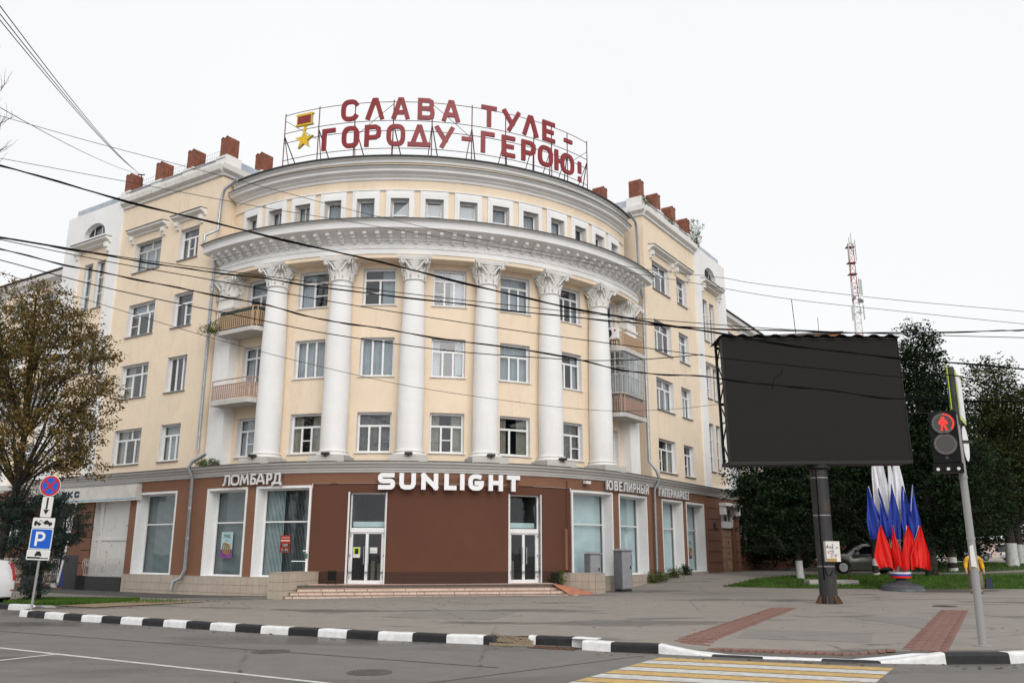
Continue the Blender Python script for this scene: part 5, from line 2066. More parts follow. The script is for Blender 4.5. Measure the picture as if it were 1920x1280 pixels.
def wall_text(s, a, z, size, d, mat, o, bs_, name='print'):
    p = GR.pt(a, z, d)
    p2 = GR.pt(a + .05, z, d)
    ang = math.atan2(p2[1] - p[1], p2[0] - p[0])
    M = Matrix.Translation((p[0] - bs_[0], p[1] - bs_[1], p[2] - bs_[2])) @ Matrix.Rotation(ang, 4, 'Z') @ Matrix.Rotation(R_(90), 4, 'X')
    return text_mesh(s, size, name, mat, o, M)


def poster_rings(label, a0, a1, z0, z1, price):
    o, bs_ = flat_on_wall('poster', label, 'poster', a0, a1, z0, z1, -.5, 'poster_aqua')
    shift(sbox(MB(), GR, a0, a1, z0, z0 + (z1 - z0) * .33, -.494, -.4925), bs_).build('lower_field', 'poster_purple', o)
    cx, cz = (a0 + a1) / 2, z0 + (z1 - z0) * .36
    for k in (-1, 0, 1):
        b = MB()
        pts = [GR.pt(cx + k * .12 + .13 * math.cos(t * .5236), cz + .22 * math.sin(t * .5236) - k * .03, -.49) for t in range(13)]
        b.tube(pts, .03, 6)
        shift(b, bs_).build('ring_print', 'brass', o)
    wall_text(price, cx, z1 - .2, .24, -.4915, 'ink', o, bs_)
    wall_text('рублей', cx, z1 - .36, .07, -.4915, 'ink', o, bs_)


poster_rings('aqua and purple ring poster in the shop window left of the red rate board', -10.97, -10.2, 1.42, 2.53, '7990.')
poster_rings('aqua and purple ring poster in the last shop window by the side door', 18.72, 19.3, 1.35, 2.41, '7990.')
o, bs_ = flat_on_wall('rate_board', 'red pawnshop rate board with 3200 and 0.15% in the shop window', 'board', -7.43, -6.95, 1.66, 2.36, -.5, 'poster_red')
for zc, s in ((1.96, '3200'), (1.76, '0.15%')):
    shift(sbox(MB(), GR, -7.39, -6.99, zc - .075, zc + .075, -.494, -.492), bs_).build('display', 'ink', o)
    wall_text(s, -7.19, zc, .14, -.4905, 'paper', o, bs_)
wall_text('ЛОМБАРД', -7.19, 2.27, .075, -.4925, 'paper', o, bs_)
shift(sbox(MB(), GR, -7.43, -6.95, 2.13, 2.17, -.494, -.4925), bs_).build('divider', 'paper', o)
o, bs_ = flat_on_wall('door_notice', 'green-white portrait notice stuck on the left leaf of the left door', 'notice', -3.93, -3.62, 1.46, 1.88, -.264, 'paper')
shift(sbox(MB(), GR, -3.91, -3.64, 1.6, 1.86, -.258, -.257), bs_).build('photo_field', 'yellow_green', o)
shift(sbox(MB(), GR, -3.85, -3.7, 1.6, 1.82, -.257, -.256), bs_).build('photo_figure', 'ink', o)
o, bs_ = flat_on_wall('door_notice', 'blank white paper notice on the right leaf of the left door', 'notice', -3.21, -2.9, 1.64, 1.87, -.264, 'paper')
shift(sbox(MB(), GR, -3.17, -2.94, 1.72, 1.73, -.258, -.257), bs_).build('print', 'ink', o)
o, bs_ = flat_on_wall('street_plaque', 'small navy and tan street name plaque by the side door', 'plaque', 21.45, 22.15, 3.13, 3.43, .14, 'navy')
shift(sbox(MB(), GR, 21.62, 22.15, 3.12, 3.38, .146, .16), bs_).build('number_plate', 'brass', o)
wall_text('УЛИЦА', 21.85, 3.26, .12, .163, 'navy', o, bs_)
o, bs_ = flat_on_wall('sticker', 'small green sticker on the white window frame beside the entrance wall', 'sticker', -5.87, -5.79, 1.42, 1.62, .02, 'green_sticker')

# ---- air conditioner on the balcony
cpos = WR.pt(-1.45, 12.2, -.12)
acu, bs_ = onb('air_conditioner', 'white air conditioner unit hung on the upper right balcony rail', 'air conditioner', cpos)
# its front looks along the wing towards the left: normal (-S2, -S2)
nx, ny = -S2, -S2
tx, ty = S2, -S2
def acbox(u0, u1, d0, d1, z0, z1):
    return MB().hexa([(tx * u + nx * d, ty * u + ny * d, z) for z in (z0, z1) for (u, d) in ((u0, d1), (u1, d1), (u1, d0), (u0, d0))])
acbox(-.4, .4, -.15, .15, -.28, .28).build('casing', 'letter_grey', acu)
b = MB()
for rr in (.05, .1, .15, .2, .23):
    b.tube([(tx * (-.1 + rr * math.cos(t)) + nx * .17, ty * (-.1 + rr * math.cos(t)) + ny * .17, rr * math.sin(t)) for t in [i * .3927 for i in range(17)]], .008, 4)
b.build('fan_grille', 'iron', acu)
b = MB()
b.tube([(tx * -.1 + nx * .145, ty * -.1 + ny * .145, 0), (tx * -.1 + nx * .155, ty * -.1 + ny * .155, 0)], .23, 20)
b.build('fan_opening', 'ink', acu)
b = MB()
b.tube([(tx * .29 + nx * .15, ty * .29 + ny * .15, .12), (tx * .29 + nx * .157, ty * .29 + ny * .157, .12)], .06, 14)
b.build('badge', 'sign_crimson', acu)
acbox(-.36, .36, -.18, .16, -.34, -.28).build('bracket', 'rail_tan', acu)

# ---- street furniture by the entrance
def cabinet(name, label, loc, rz, wx, wy, h, base_h, mat, mat2):
    o = thing(name, label, 'cabinet', loc, rz)
    MB().box(-wx / 2 + .03, wx / 2 - .03, -wy / 2 + .03, wy / 2 - .03, -.2, base_h).build('base', 'iron', o)
    MB().box(-wx / 2, wx / 2, -wy / 2, wy / 2, base_h, h).build('body', mat, o)
    MB().hexa([(-wx / 2 - .05, -wy / 2 - .05, h), (wx / 2 + .05, -wy / 2 - .05, h), (wx / 2 + .05, wy / 2 + .05, h), (-wx / 2 - .05, wy / 2 + .05, h),
               (-wx / 2 - .05, -wy / 2 - .05, h + .04), (wx / 2 + .05, -wy / 2 - .05, h + .04), (wx / 2 - .1, wy / 2 - .1, h + .1), (-wx / 2 + .1, wy / 2 - .1, h + .1)]).build('roof', mat2, o)
    MB().box(-wx / 2 + .04, wx / 2 - .04, -wy / 2 - .015, -wy / 2, base_h + .04, h - .05).build('door', mat2, o)
    MB().box(wx / 2 - .14, wx / 2 - .1, -wy / 2 - .05, -wy / 2 - .015, h * .55, h * .55 + .14).build('handle', 'iron', o)
    return o


cb = cabinet('electrical_cabinet', 'tall grey metal electrical cabinet standing on the pavement', (*(BL + BROT @ Vector(GR.pt(8.35, 0, .75)))[:2], .0), R_(38), .66, .5, 1.76, .1, 'grey_paint', 'grey_paint_light')
MB().box(.34, .42, -.2, .1, 1.1, 1.6).build('side_box', 'grey_paint_light', cb)
cabinet('electrical_cabinet', 'shorter grey electrical cabinet behind the tiled side wall', (*(BL + BROT @ Vector(GR.pt(6.8, 0, .34)))[:2], .0), R_(34), .62, .38, 1.62, .1, 'grey_paint', 'grey_paint_light')


def bin_(label, x, y, hgt, stand, rz):
    o = thing('litter_bin', label, 'bin', (BL + BROT @ Vector((x, y, .425))), AX + rz)
    MB().hexa([(-.13, -.12, stand), (.13, -.12, stand), (.13, .12, stand), (-.13, .12, stand), (-.15, -.14, hgt), (.15, -.14, hgt), (.15, .14, hgt), (-.15, .14, hgt)]).build('bucket', 'black_plastic', o)
    MB().box(-.16, .16, -.15, .15, hgt - .02, hgt + .01).build('rim', 'black_paint', o)
    if stand:
        for sx in (-1, 1):
            b = MB()
            b.box(sx * .16 - .012, sx * .16 + .012, -.02, .02, 0.02, hgt - .1)
            b.box(sx * .16 - .014, sx * .16 + .014, -.12, .12, 0, .03)
            b.build('leg', 'black_paint', o)


bin_('black litter bin on a stand left of the left shop door', -4.6, -13.3, .52, .16, .2)
bin_('black square litter bin right of the right shop door', 4.75, -12.95, .42, .02, -.2)

# ================================================================== BILLBOARD
bb = thing('led_billboard', 'blank dark video billboard on a thick black pole on the plaza', 'billboard', (10.93, 30.6, 0))
M0 = Matrix.Translation((10.901 - 10.93, 30.2 - 30.6, 7.049)) @ Matrix.Rotation(R_(3.6), 4, 'Z') @ Matrix.Rotation(R_(-.98), 4, 'Y')
W2, H2 = 6.558 / 2, 4.408 / 2


def bput(b, name, mat, parent=None):
    o = b.build(name, mat, bb)
    o.matrix_local = M0
    return o


bput(MB().box(-W2, W2, 0, .14, -H2, H2), 'screen', 'led_screen')
bput(MB().box(-W2 - .04, -W2, -.02, .16, -H2 - .04, H2 + .04), 'screen_edge', 'black_paint')
bput(MB().box(W2, W2 + .03, -.02, .16, -H2 - .04, H2 + .04), 'screen_edge', 'black_paint')
bput(MB().box(-W2 - .04, W2 + .03, -.03, .9, -H2 - .12, -H2 - .005), 'bottom_beam', 'black_paint')
bput(MB().box(-W2 - .04, W2 + .03, -.02, .16, H2 + .005, H2 + .05), 'top_beam', 'black_paint')
b = MB()
n_ = 44
vs, fs = [], []
for i in range(n_ + 1):
    x = -W2 - .12 + (2 * W2 + .2) * i / n_
    z = H2 + .07 + (.07 if (i % 4) in (1, 2) else 0)
    vs += [(x, -.16, z), (x, 1.1, z - .12), (x, -.16, z + .012), (x, 1.1, z - .108)]
for i in range(n_):
    a = i * 4
    fs += [(a, a + 4, a + 5, a + 1), (a + 2, a + 3, a + 7, a + 6), (a, a + 2, a + 6, a + 4)]
b.add(vs, fs)
bput(b, 'corrugated_roof', 'black_paint')
for x in (-W2 + .03, -W2 * .35, W2 * .35, W2 - .05):
    b = MB()
    b.box(x - .04, x + .04, .78, .88, -H2 - .1, H2)
    for z0, z1 in ((-H2, -H2 * .35), (-H2 * .35, H2 * .3), (H2 * .3, H2)):
        b.tube([(x, .14, z0), (x, .82, (z0 + z1) / 2), (x, .14, z1)], .028, 5)
    for z in (-H2 * .35, H2 * .3):
        b.tube([(x, .14, z), (x, .82, z)], .028, 5)
    bput(b, 'truss', 'black_paint')
b = MB()
b.box(-W2, W2, .8, .86, -.1, 0)
b.box(-W2, W2, .8, .86, H2 - .2, H2 - .1)
bput(b, 'back_rail', 'black_paint')
b = MB()
b.tube([(0, 0, -.05), (0, 0, 4.8)], .3, 24)
b.build('pole', 'pole_rusty_black', bb, True)
MB().lathe([(.34, 4.55), (.42, 4.6), (.42, 4.8)], seg=24).build('pole_head', 'black_paint', bb, True)
for k in range(8):
    a = k * math.pi / 4 + .3
    c, s = math.cos(a), math.sin(a)
    b = MB()
    px, py = -s * .015, c * .015
    b.add([(c * .29 + px, s * .29 + py, 0), (c * .46 + px, s * .46 + py, 0), (c * .33 + px, s * .33 + py, .26), (c * .29 + px, s * .29 + py, .26),
           (c * .29 - px, s * .29 - py, 0), (c * .46 - px, s * .46 - py, 0), (c * .33 - px, s * .33 - py, .26), (c * .29 - px, s * .29 - py, .26)],
          ((0, 1, 2, 3), (7, 6, 5, 4), (0, 4, 5, 1), (1, 5, 6, 2), (2, 6, 7, 3)))
    b.build('gusset', 'plate_rust', bb)
for z in (1.22, 2.95, 4.25):
    MB().lathe([(.302, z), (.308, z + .005), (.308, z + .03), (.302, z + .035)], seg=24).build('strap', 'grey_paint_light', bb, True)
b = MB()
b.tube([(-.2, -.26, .8), (-.22, -.27, 1.6), (-.2, -.26, 3.5), (-.18, -.25, 4.6)], .02, 6)
b.tube([(-.16, -.28, 1.2), (-.1, -.3, .95), (0, -.32, .93), (.1, -.31, 1.1)], .012, 5)
b.tube([(.24, -.22, 1.0), (.25, -.22, 4.6)], .015, 5)
b.build('pole_cable', 'cable', bb)
gb = thing('junction_box', 'white junction box with graffiti strapped to the billboard pole', 'box', (11.04, 30.26, 1.4), .05)
MB().box(-.24, .24, -.12, .1, 0, .68).build('case', 'paper', gb)
MB().box(-.242, .1, -.1235, -.121, .0, .11).build('ochre_patch', 'ochre', gb)
rg = random.Random(9)
for mat, cz, cnt in (('ink', .52, 8), ('ink_pink', .25, 7), ('ink', .36, 3)):
    b = MB()
    for k in range(cnt):
        x0, z0 = rg.uniform(-.2, .15), cz + rg.uniform(-.09, .09)
        pts = [(x0 + rg.uniform(-.06, .06), -.123, z0 + rg.uniform(-.06, .06)) for _ in range(4)]
        b.tube(pts, .006, 4)
    b.build('graffiti', mat, gb)
# loose cable end hanging in front of the screen
lc = MB()
lc.tube([(9.6, 29.6, 8.05), (9.55, 29.6, 7.85), (9.3, 29.6, 7.7), (9.2, 29.6, 7.45), (9.2, 29.6, 7.3)], .012, 5)

# ================================================================== FLAGS
FX, FY = 17.96, 40.75
fz = hh(FX, FY)
fs_ = thing('flag_stand', 'grey round pedestal with a white blue red collar holding the flags', 'flag stand', (FX, FY, fz))
MB().lathe([(.98, -.05), (.98, .05), (.95, .09), (.93, .10), (.93, .15), (.86, .22), (.7, .27), (.42, .35), (.25, .45), (.2, .54)], seg=36).build('pedestal', 'pedestal_grey', fs_, True)
for i, (mt) in enumerate(('flag_red', 'flag_blue', 'flag_white')):
    MB().lathe([(.40 + .012 * i, .55 + i * .09), (.44 + .008 * i, .55 + i * .09), (.44 + .008 * i, .64 + i * .09), (.40, .64 + i * .09)], seg=32).build('collar_band', mt, fs_, True)
MB().lathe([(.4, .815), (.35, .82)], seg=24).build('collar_top', 'grey_paint', fs_)
b = MB()
b.tube([(0, 0, .6), (.1, 0, 2.9)], .05, 8)
b.box(-.1, .22, -.04, .04, 2.2, 2.26)
b.build('mast', 'grey_paint_light', fs_)


def flag(label, base, tip, bot, wdt, mat, seed, grp):
    """cloth hanging from the tip of a slanted pole, gathered at the top and full below"""
    o = thing('flag', label, 'flag', (FX + base[0], FY + base[1], fz + .8), 0, grp)
    ox, oy, oz = FX + base[0], FY + base[1], fz + .8
    t0 = Vector((tip[0] - ox, tip[1] - oy, tip[2] - oz))
    e0 = Vector((bot[0] - ox, bot[1] - oy, bot[2] - oz))
    MB().tube([(0, 0, 0), t0], .016, 6).build('pole', 'letter_grey', o)
    rf = random.Random(seed)
    U, Vn = 30, 20
    ph, ph2 = rf.uniform(0, 6), rf.uniform(0, 6)
    vs, fs = [], []
    for j in range(Vn + 1):
        v = j / Vn
        c = t0.lerp(e0, v)
        c.x += .05 * math.sin(v * 3.1 + ph2)
        hw_ = 1.22 * wdt / 2 * (.05 + .95 * (min(1, v / .7) ** .9)) * (1 + .06 * math.sin(v * 9 + ph)) * (1 - .12 * max(0, v - .88) / .12)
        for i in range(U + 1):
            u = 2 * i / U - 1
            dep = (.13 * math.sin(u * 4.6 + ph + v * 1.9) + .06 * math.sin(u * 9.5 + ph2 - v * 2.3) + .025 * math.sin(u * 21 + ph)) * (.25 + .75 * v) * min(1, wdt / .45)
            rag = (.05 * math.sin(u * 2.2 + ph) + .07 * u * math.sin(ph2) + .015 * math.sin(u * 15)) * v * v
            vs.append((c.x + hw_ * u, c.y + dep, c.z + rag - .05 * abs(u) * v))
    for j in range(Vn):
        for i in range(U):
            a = j * (U + 1) + i
            fs.append((a, a + 1, a + U + 2, a + U + 1))
    MB().add(vs, fs).build('cloth', mat, o, True)


WH = [(17.40, 41.0, 6.5, 17.48, 3.12, .54), (17.70, 41.1, 6.55, 17.76, 3.1, .5), (17.98, 40.95, 6.5, 17.96, 3.14, .26), (18.40, 41.0, 6.45, 18.28, 3.1, .56)]
for i, (x, y, z, bx, bz, wd) in enumerate(WH):
    flag(('leftmost', 'second from left', 'third from left', 'rightmost')[i] + ' of the tall white flags', ((-.12, -.04, .04, .12)[i], .1), (x, y, z), (bx, y - .1, bz), wd, 'flag_white', 20 + i, 'white flags in the pedestal')
BLF = [(16.84, 40.7, 4.74, 16.98, 2.25, .64), (17.22, 40.65, 4.66, 17.50, 2.35, .38), (17.83, 40.5, 4.82, 17.74, 2.38, .46), (18.47, 40.65, 4.76, 18.5, 2.3, .52), (18.93, 40.7, 4.82, 18.8, 2.38, .52)]
for i, (x, y, z, bx, bz, wd) in enumerate(BLF):
    flag(('leftmost blue flag of the cluster', 'second blue flag from the left', 'middle blue flag in front of the white ones', 'fourth blue flag from the left', 'rightmost blue flag of the cluster')[i], ((-.3, -.16, 0, .16, .3)[i], 0), (x, y, z), (bx, y - .05, bz), wd, 'flag_blue', 40 + i, 'blue flags in the pedestal')
RDF = [(17.07, 40.3, 2.9, 17.16, 1.02, .85), (17.59, 40.2, 2.92, 17.70, 1.06, .38), (18.24, 40.25, 2.92, 18.22, 1.04, .62), (18.79, 40.2, 2.92, 18.66, 1.02, .74), (18.96, 40.4, 2.9, 18.88, 1.06, .5)]
for i, (x, y, z, bx, bz, wd) in enumerate(RDF):
    flag(('wide leftmost red flag of the cluster', 'narrow second red flag from the left', 'middle red flag of the cluster', 'fourth red flag from the left', 'rightmost red flag of the cluster')[i], ((-.32, -.18, .0, .18, .32)[i], -.12), (x, y, z), (bx, y - .05, bz), wd, 'flag_red', 60 + i, 'red flags in the pedestal')

# ================================================================== TRAFFIC LIGHT
tl = thing('traffic_light', 'pedestrian traffic light with a lit red man on a grey pole at the crosswalk', 'traffic light', (8.89, 16.97, hh(8.89, 16.97)))
b = MB()
b.tube([(0, 0, -.05), (.02, 0, 1.6), (.02, 0, 3.2), (.03, .02, 5.38)], [.074, .072, .068, .064], 14)
b.build('pole', 'pole_galv', tl, True)
for z in (1.95, 3.12):
    b = MB()
    b.tube([(.02, 0, z), (.02, 0, z + .05)], .08, 14)
    b.build('band', 'pole_galv', tl, True)
MB().tube([(.03, .02, 3.15), (.03, .02, 5.36)], .076, 14).build('pole_sleeve', 'iron', tl, True)
MB().lathe([(.16, -.02), (.16, .015), (.09, .02)], seg=16).build('foot', 'pole_galv', tl)
b = MB()
b.hexa([(-.08, -.088, 1.45), (.03, -.09, 1.43), (.03, -.088, 1.43), (-.08, -.086, 1.45), (-.07, -.088, 1.82), (.0, -.09, 1.86), (.0, -.088, 1.86), (-.07, -.086, 1.82)])
b.build('torn_paper', 'paper', tl)
HX = -.22
head = MB().box(HX - .25, HX + .25, -.32, -.08, 3.42, 4.43).build('signal_head', 'black_plastic', tl)
MB().box(HX - .27, HX + .27, -.36, -.1, 3.22, 3.40).build('button_box', 'black_plastic', tl)
for k in (-1, 0, 1):
    b = MB()
    b.tube([(HX + k * .18, -.36, 3.29), (HX + k * .18, -.372, 3.29)], .032, 12)
    b.build('button', 'paper', tl)
b = MB()
b.tube([(HX, -.32, 3.51), (HX, -.335, 3.51)], .035, 12)
b.build('sensor', 'iron', tl)
plain('lens_grey', (0.075, 0.066, 0.06), 0.35, var=0.2, scale=60)
for zc, nm in ((4.19, 'red_lens'), (3.78, 'green_lens')):
    b = MB()
    b.tube([(HX, -.32, zc), (HX, -.335, zc)], .205, 32)
    ln = b.build(nm, 'lens_grey', head)
    b = MB()
    b.tube([(HX + .215 * math.cos(t * .19635), -.335, zc + .215 * math.sin(t * .19635)) for t in range(33)], .012, 5)
    b.build('lens_ring', 'black_paint', head)
    b = MB()
    for r_, cnt in ((.19, 44), (.175, 40)):
        for k in range(cnt):
            t = 2 * math.pi * k / cnt
            if nm == 'red_lens' and -.75 < (t if t < math.pi else t - 2 * math.pi) < 1.5:
                continue
            x, z = HX + r_ * math.cos(t), zc + r_ * math.sin(t)
            b.add([(x - .005, -.3365, z - .005), (x + .005, -.3365, z - .005), (x + .005, -.3365, z + .005), (x - .005, -.3365, z + .005)], ((0, 1, 2, 3),))
    tag(b.build('led_dots', 'grey_paint_light', head), kind='stuff')


def dots(pts, r=.0068):
    b = MB()
    for (x, z) in pts:
        b.tube([(HX + x, -.336, 4.19 + z), (HX + x, -.342, 4.19 + z)], r, 6)
    return b


man = []
for (p, q, n__) in (((-.02, .115), (.02, .115), 3), ((-.025, .1), (.025, .1), 3), ((-.018, .085), (.018, .085), 3), ((-.05, .06), (.05, .06), 6), ((-.06, .04), (.06, .04), 7), ((-.075, .015), (.075, .015), 8),
                    ((-.035, -.01), (.035, -.01), 4), ((-.07, -.01), (-.06, -.01), 2), ((.06, -.01), (.07, -.01), 2), ((-.033, -.035), (.033, -.035), 4), ((-.035, -.06), (-.015, -.06), 2), ((.015, -.06), (.04, -.06), 2),
                    ((-.04, -.085), (-.022, -.085), 2), ((.025, -.085), (.046, -.085), 2), ((-.045, -.11), (-.028, -.11), 2), ((.035, -.11), (.055, -.11), 2), ((-.05, -.135), (-.03, -.135), 2), ((.04, -.135), (.065, -.135), 3)):
    for k in range(n__):
        t = k / max(1, n__ - 1)
        man.append((p[0] + (q[0] - p[0]) * t, p[1] + (q[1] - p[1]) * t))
dots(man, .0085).build('red_man', 'led_red', head)
arc = []
for k in range(20):
    t = 1.5 - k * .115
    for r_ in (.172, .19):
        arc.append((r_ * math.cos(t), r_ * math.sin(t)))
dots(arc).build('red_countdown_arc', 'led_red', head)
MB().box(HX + .2, .03, -.14, -.04, 3.55, 3.62).build('bracket', 'black_plastic', tl)
MB().box(HX + .2, .03, -.14, -.04, 4.2, 4.27).build('bracket', 'black_plastic', tl)


for o in list(tl.children):
    if o.name.split('.')[0] in ('signal_head', 'button_box', 'button', 'sensor', 'bracket'):
        o.rotation_euler = (0, 0, R_(-27.6))          # the head is turned towards the crossing


def plate(p, q, z0, z1, th, name, faces):
    """upright plate from p to q; faces = (material of the side facing left, right)"""
    p, q = Vector(p), Vector(q)
    d = (q - p).normalized()
    nn = Vector((-d.y, d.x)) * th / 2
    b = MB()
    b.hexa([(*(p + nn), z0), (*(q + nn), z0), (*(q - nn), z0), (*(p - nn), z0), (*(p + nn), z1), (*(q + nn), z1), (*(q - nn), z1), (*(p - nn), z1)])
    o = b.build(name, faces[0], tl)
    for sgn, mt, mt2 in ((1, faces[1], faces[2]),):
        for (sh, mat, e) in ((.07, mt, .004), (.2, mt2, .006)):
            for s2 in (1, -1):
                m2 = nn.normalized() * (th / 2 + e) * s2
                pp, qq = p + d * sh * (q - p).length + m2, q - d * sh * (q - p).length + m2
                MB().quad((*pp, z0 + sh * (z1 - z0)), (*qq, z0 + sh * (z1 - z0)), (*qq, z1 - sh * (z1 - z0)), (*pp, z1 - sh * (z1 - z0))).build('sign_face', mat, o)
    return o


plate((.085, -.03), (.67, .87), 4.3, 5.3, .02, 'crosswalk_sign', ('yellow_green', 'white_paint', 'white_paint'))
plate((-.05, -.02), (.405, .9), 4.5, 5.42, .02, 'crosswalk_sign', ('yellow_green', 'yellow_green', 'sign_blue'))
b = MB()
cx, cy, cz = .36, .40, 3.86
dd = Vector((.6, .8)).normalized()
ring = [(cx + dd.x * .34 * math.cos(t * .19635), cy + dd.y * .34 * math.cos(t * .19635), cz + .36 * math.sin(t * .19635)) for t in range(32)]
n3 = (dd.y * .01, -dd.x * .01)
b.add(ring, (tuple(range(32)),))
b.add([(x + n3[0], y + n3[1], z) for x, y, z in ring], (tuple(range(31, -1, -1)),))
b.build('round_sign', 'white_paint', tl)
MB().box(.04, .3, -.0, .06, 3.82, 3.88).build('bracket', 'iron', tl)

# ================================================================== PARKING SIGN POST
sp = thing('sign_post', 'leaning grey post with no-stopping, tow-away and blue parking signs', 'road sign', (-14.24, 26.45, 0), 0)
sp.rotation_euler = (0, R_(1.9), 0)
MB().tube([(0, 0, -.1), (0, 0, 3.95)], .035, 10).build('post', 'pole_galv', sp, True)


def splate(name, label, w_, z0, z1, mat, rim='white_paint', x=0):
    b = MB()
    def rr(ww, h0, h1, r=.03):
        out = []
        for (cx, cz, a0) in ((ww - r, h1 - r, 0), (-ww + r, h1 - r, 90), (-ww + r, h0 + r, 180), (ww - r, h0 + r, 270)):
            for k in range(5):
                a = R_(a0 + k * 22.5)
                out.append((cx + r * math.cos(a), cz + r * math.sin(a)))
        return out
    def slab(b, poly, y0, y1):
        n_ = len(poly)
        b.add([(x + p, y0, z) for p, z in poly][::-1], (tuple(range(n_)),))
        b.add([(x + p, y1, z) for p, z in poly], (tuple(range(n_)),))
        for i in range(n_):
            p, q = poly[i], poly[(i + 1) % n_]
            b.quad((x + p[0], y0, p[1]), (x + q[0], y0, q[1]), (x + q[0], y1, q[1]), (x + p[0], y1, p[1]))
    slab(b, rr(w_ / 2 + .008, z0 - .008, z1 + .008), -.058, -.04)
    o = b.build(name, 'letter_side', sp)
    o['label'] = label
    for k, mt in ((0, rim), (.022, mat)):
        b = MB()
        slab(b, rr(w_ / 2 - k, z0 + k, z1 - k), -.060 - k * .1, -.057)
        b.build('face', mt, o)
    return o


def disc(b, r, y0, y1, zc, seg=40):
    b.tube([(0, y1, zc), (0, y0, zc)], r, seg)
    return b


o = disc(MB(), .325, -.058, -.04, 3.63).build('no_stopping_sign', 'letter_side', sp, False)
o['label'] = 'round blue no-stopping sign with a red cross and red rim'
disc(MB(), .318, -.060, -.05, 3.63).build('rim', 'white_paint', o)
disc(MB(), .305, -.062, -.05, 3.63).build('red_ring', 'sign_crimson', o)
disc(MB(), .245, -.064, -.05, 3.63).build('blue_field', 'sign_blue', o)
for sgn in (-1, 1):
    b = MB()
    k = S2
    hw_ = .032
    p, q = Vector((-k * .25, -k * .25 * sgn)), Vector((k * .25, k * .25 * sgn))
    d = (q - p).normalized()
    nn = Vector((-d.y, d.x)) * hw_
    y = -.0655 - .0008 * (sgn + 1)
    b.quad((p.x - nn.x, y, 3.63 + p.y - nn.y), (q.x - nn.x, y, 3.63 + q.y - nn.y), (q.x + nn.x, y, 3.63 + q.y + nn.y), (p.x + nn.x, y, 3.63 + p.y + nn.y))
    b.build('red_bar', 'sign_crimson', o)
o = splate('arrow_plate', 'narrow white plate with a black arrow pointing down', .32, 2.70, 3.30, 'paper')
b = MB()
b.add([(x, -.066, z) for x, z in ((-.028, 2.93), (.028, 2.93), (.028, 3.28), (-.028, 3.28))], ((0, 1, 2, 3),))
b.add([(x, -.066, z) for x, z in ((-.09, 2.92), (0, 2.77), (.09, 2.92))], ((0, 1, 2),))
b.build('arrow', 'ink', o)
o = splate('tow_plate', 'white plate with a tow truck lifting a car', .66, 2.38, 2.67, 'paper', x=-.02)
b = MB()
for poly in (((-.28, 2.47), (-.06, 2.47), (-.06, 2.51), (-.17, 2.53), (-.19, 2.58), (-.26, 2.58), (-.28, 2.53)), ((-.17, 2.51), (-.10, 2.61), (-.085, 2.60), (-.15, 2.51)), ((-.10, 2.61), (.02, 2.49), (.03, 2.5), (-.09, 2.62)),
             ((.03, 2.5), (.24, 2.46), (.28, 2.5), (.25, 2.55), (.17, 2.56), (.12, 2.61), (.05, 2.60), (.0, 2.55))):
    b.add([(x - .02, -.066, z) for x, z in poly], (tuple(range(len(poly))),))
b.build('tow_pictogram', 'ink', o)
b = MB()
for x, z in ((-.24, 2.46), (-.12, 2.46), (.20, 2.46), (.06, 2.5)):
    b.tube([(x - .02, -.066, z), (x - .02, -.068, z)], .03, 12)
b.build('wheel_marks', 'ink', o)
o = splate('parking_sign', 'square blue parking sign with a white P', .66, 1.75, 2.36, 'sign_blue', x=-.02)
b, sd_ = glyph('P', .30, .42, .075, lambda x, y, d: (x - .19, -.063 - d, 1.845 + y), 0, .009)
b.build('letter_p', 'white_paint', o)
o = splate('parking_mode_plate', 'white plate with a black car above a black kerb line', .69, 1.44, 1.73, 'paper', x=-.03)
b = MB()
b.add([(x, -.066, z) for x, z in ((-.35, 1.475), (.29, 1.475), (.29, 1.505), (.05, 1.505), (.04, 1.525), (-.35, 1.525))], ((0, 1, 2, 3, 4, 5),))
b.add([(x, -.066, z) for x, z in ((-.13, 1.56), (.07, 1.56), (.07, 1.62), (.045, 1.63), (.03, 1.69), (-.09, 1.69), (-.105, 1.63), (-.13, 1.62))], (tuple(range(8)),))
for x in (-.11, .05):
    b.add([(x - .02, -.0663, 1.54), (x + .02, -.0663, 1.54), (x + .02, -.0663, 1.57), (x - .02, -.0663, 1.57)], ((0, 1, 2, 3),))
b.build('car_pictogram', 'ink', o)

# ================================================================== WROUGHT IRON FENCES (left shop)
def fence(label, a0, a1, z0, z1, d):
    o, bs_ = onb('iron_fence', label, 'fence', GR.pt((a0 + a1) / 2, z0, d))
    b = MB()
    for z in (z0 + .05, z0 + .5, z1 - .05):
        b.tube([GR.pt(a0, z, d), GR.pt(a1, z, d)], .018, 5)
    shift(b, bs_).build('rails', 'frame_old', o)
    n_ = int((a1 - a0) / .16)
    for i in range(n_ + 1):
        a = a0 + (a1 - a0) * i / n_
        b = MB()
        b.tube([GR.pt(a, z0, d), GR.pt(a, z0 + .3, d + .02), GR.pt(a, z0 + .42, d + .10), GR.pt(a, z0 + .62, d + .12), GR.pt(a, z0 + .85, d + .02), GR.pt(a, z1, d)], .012, 5)
        shift(b, bs_).build('bar', 'frame_old', o)


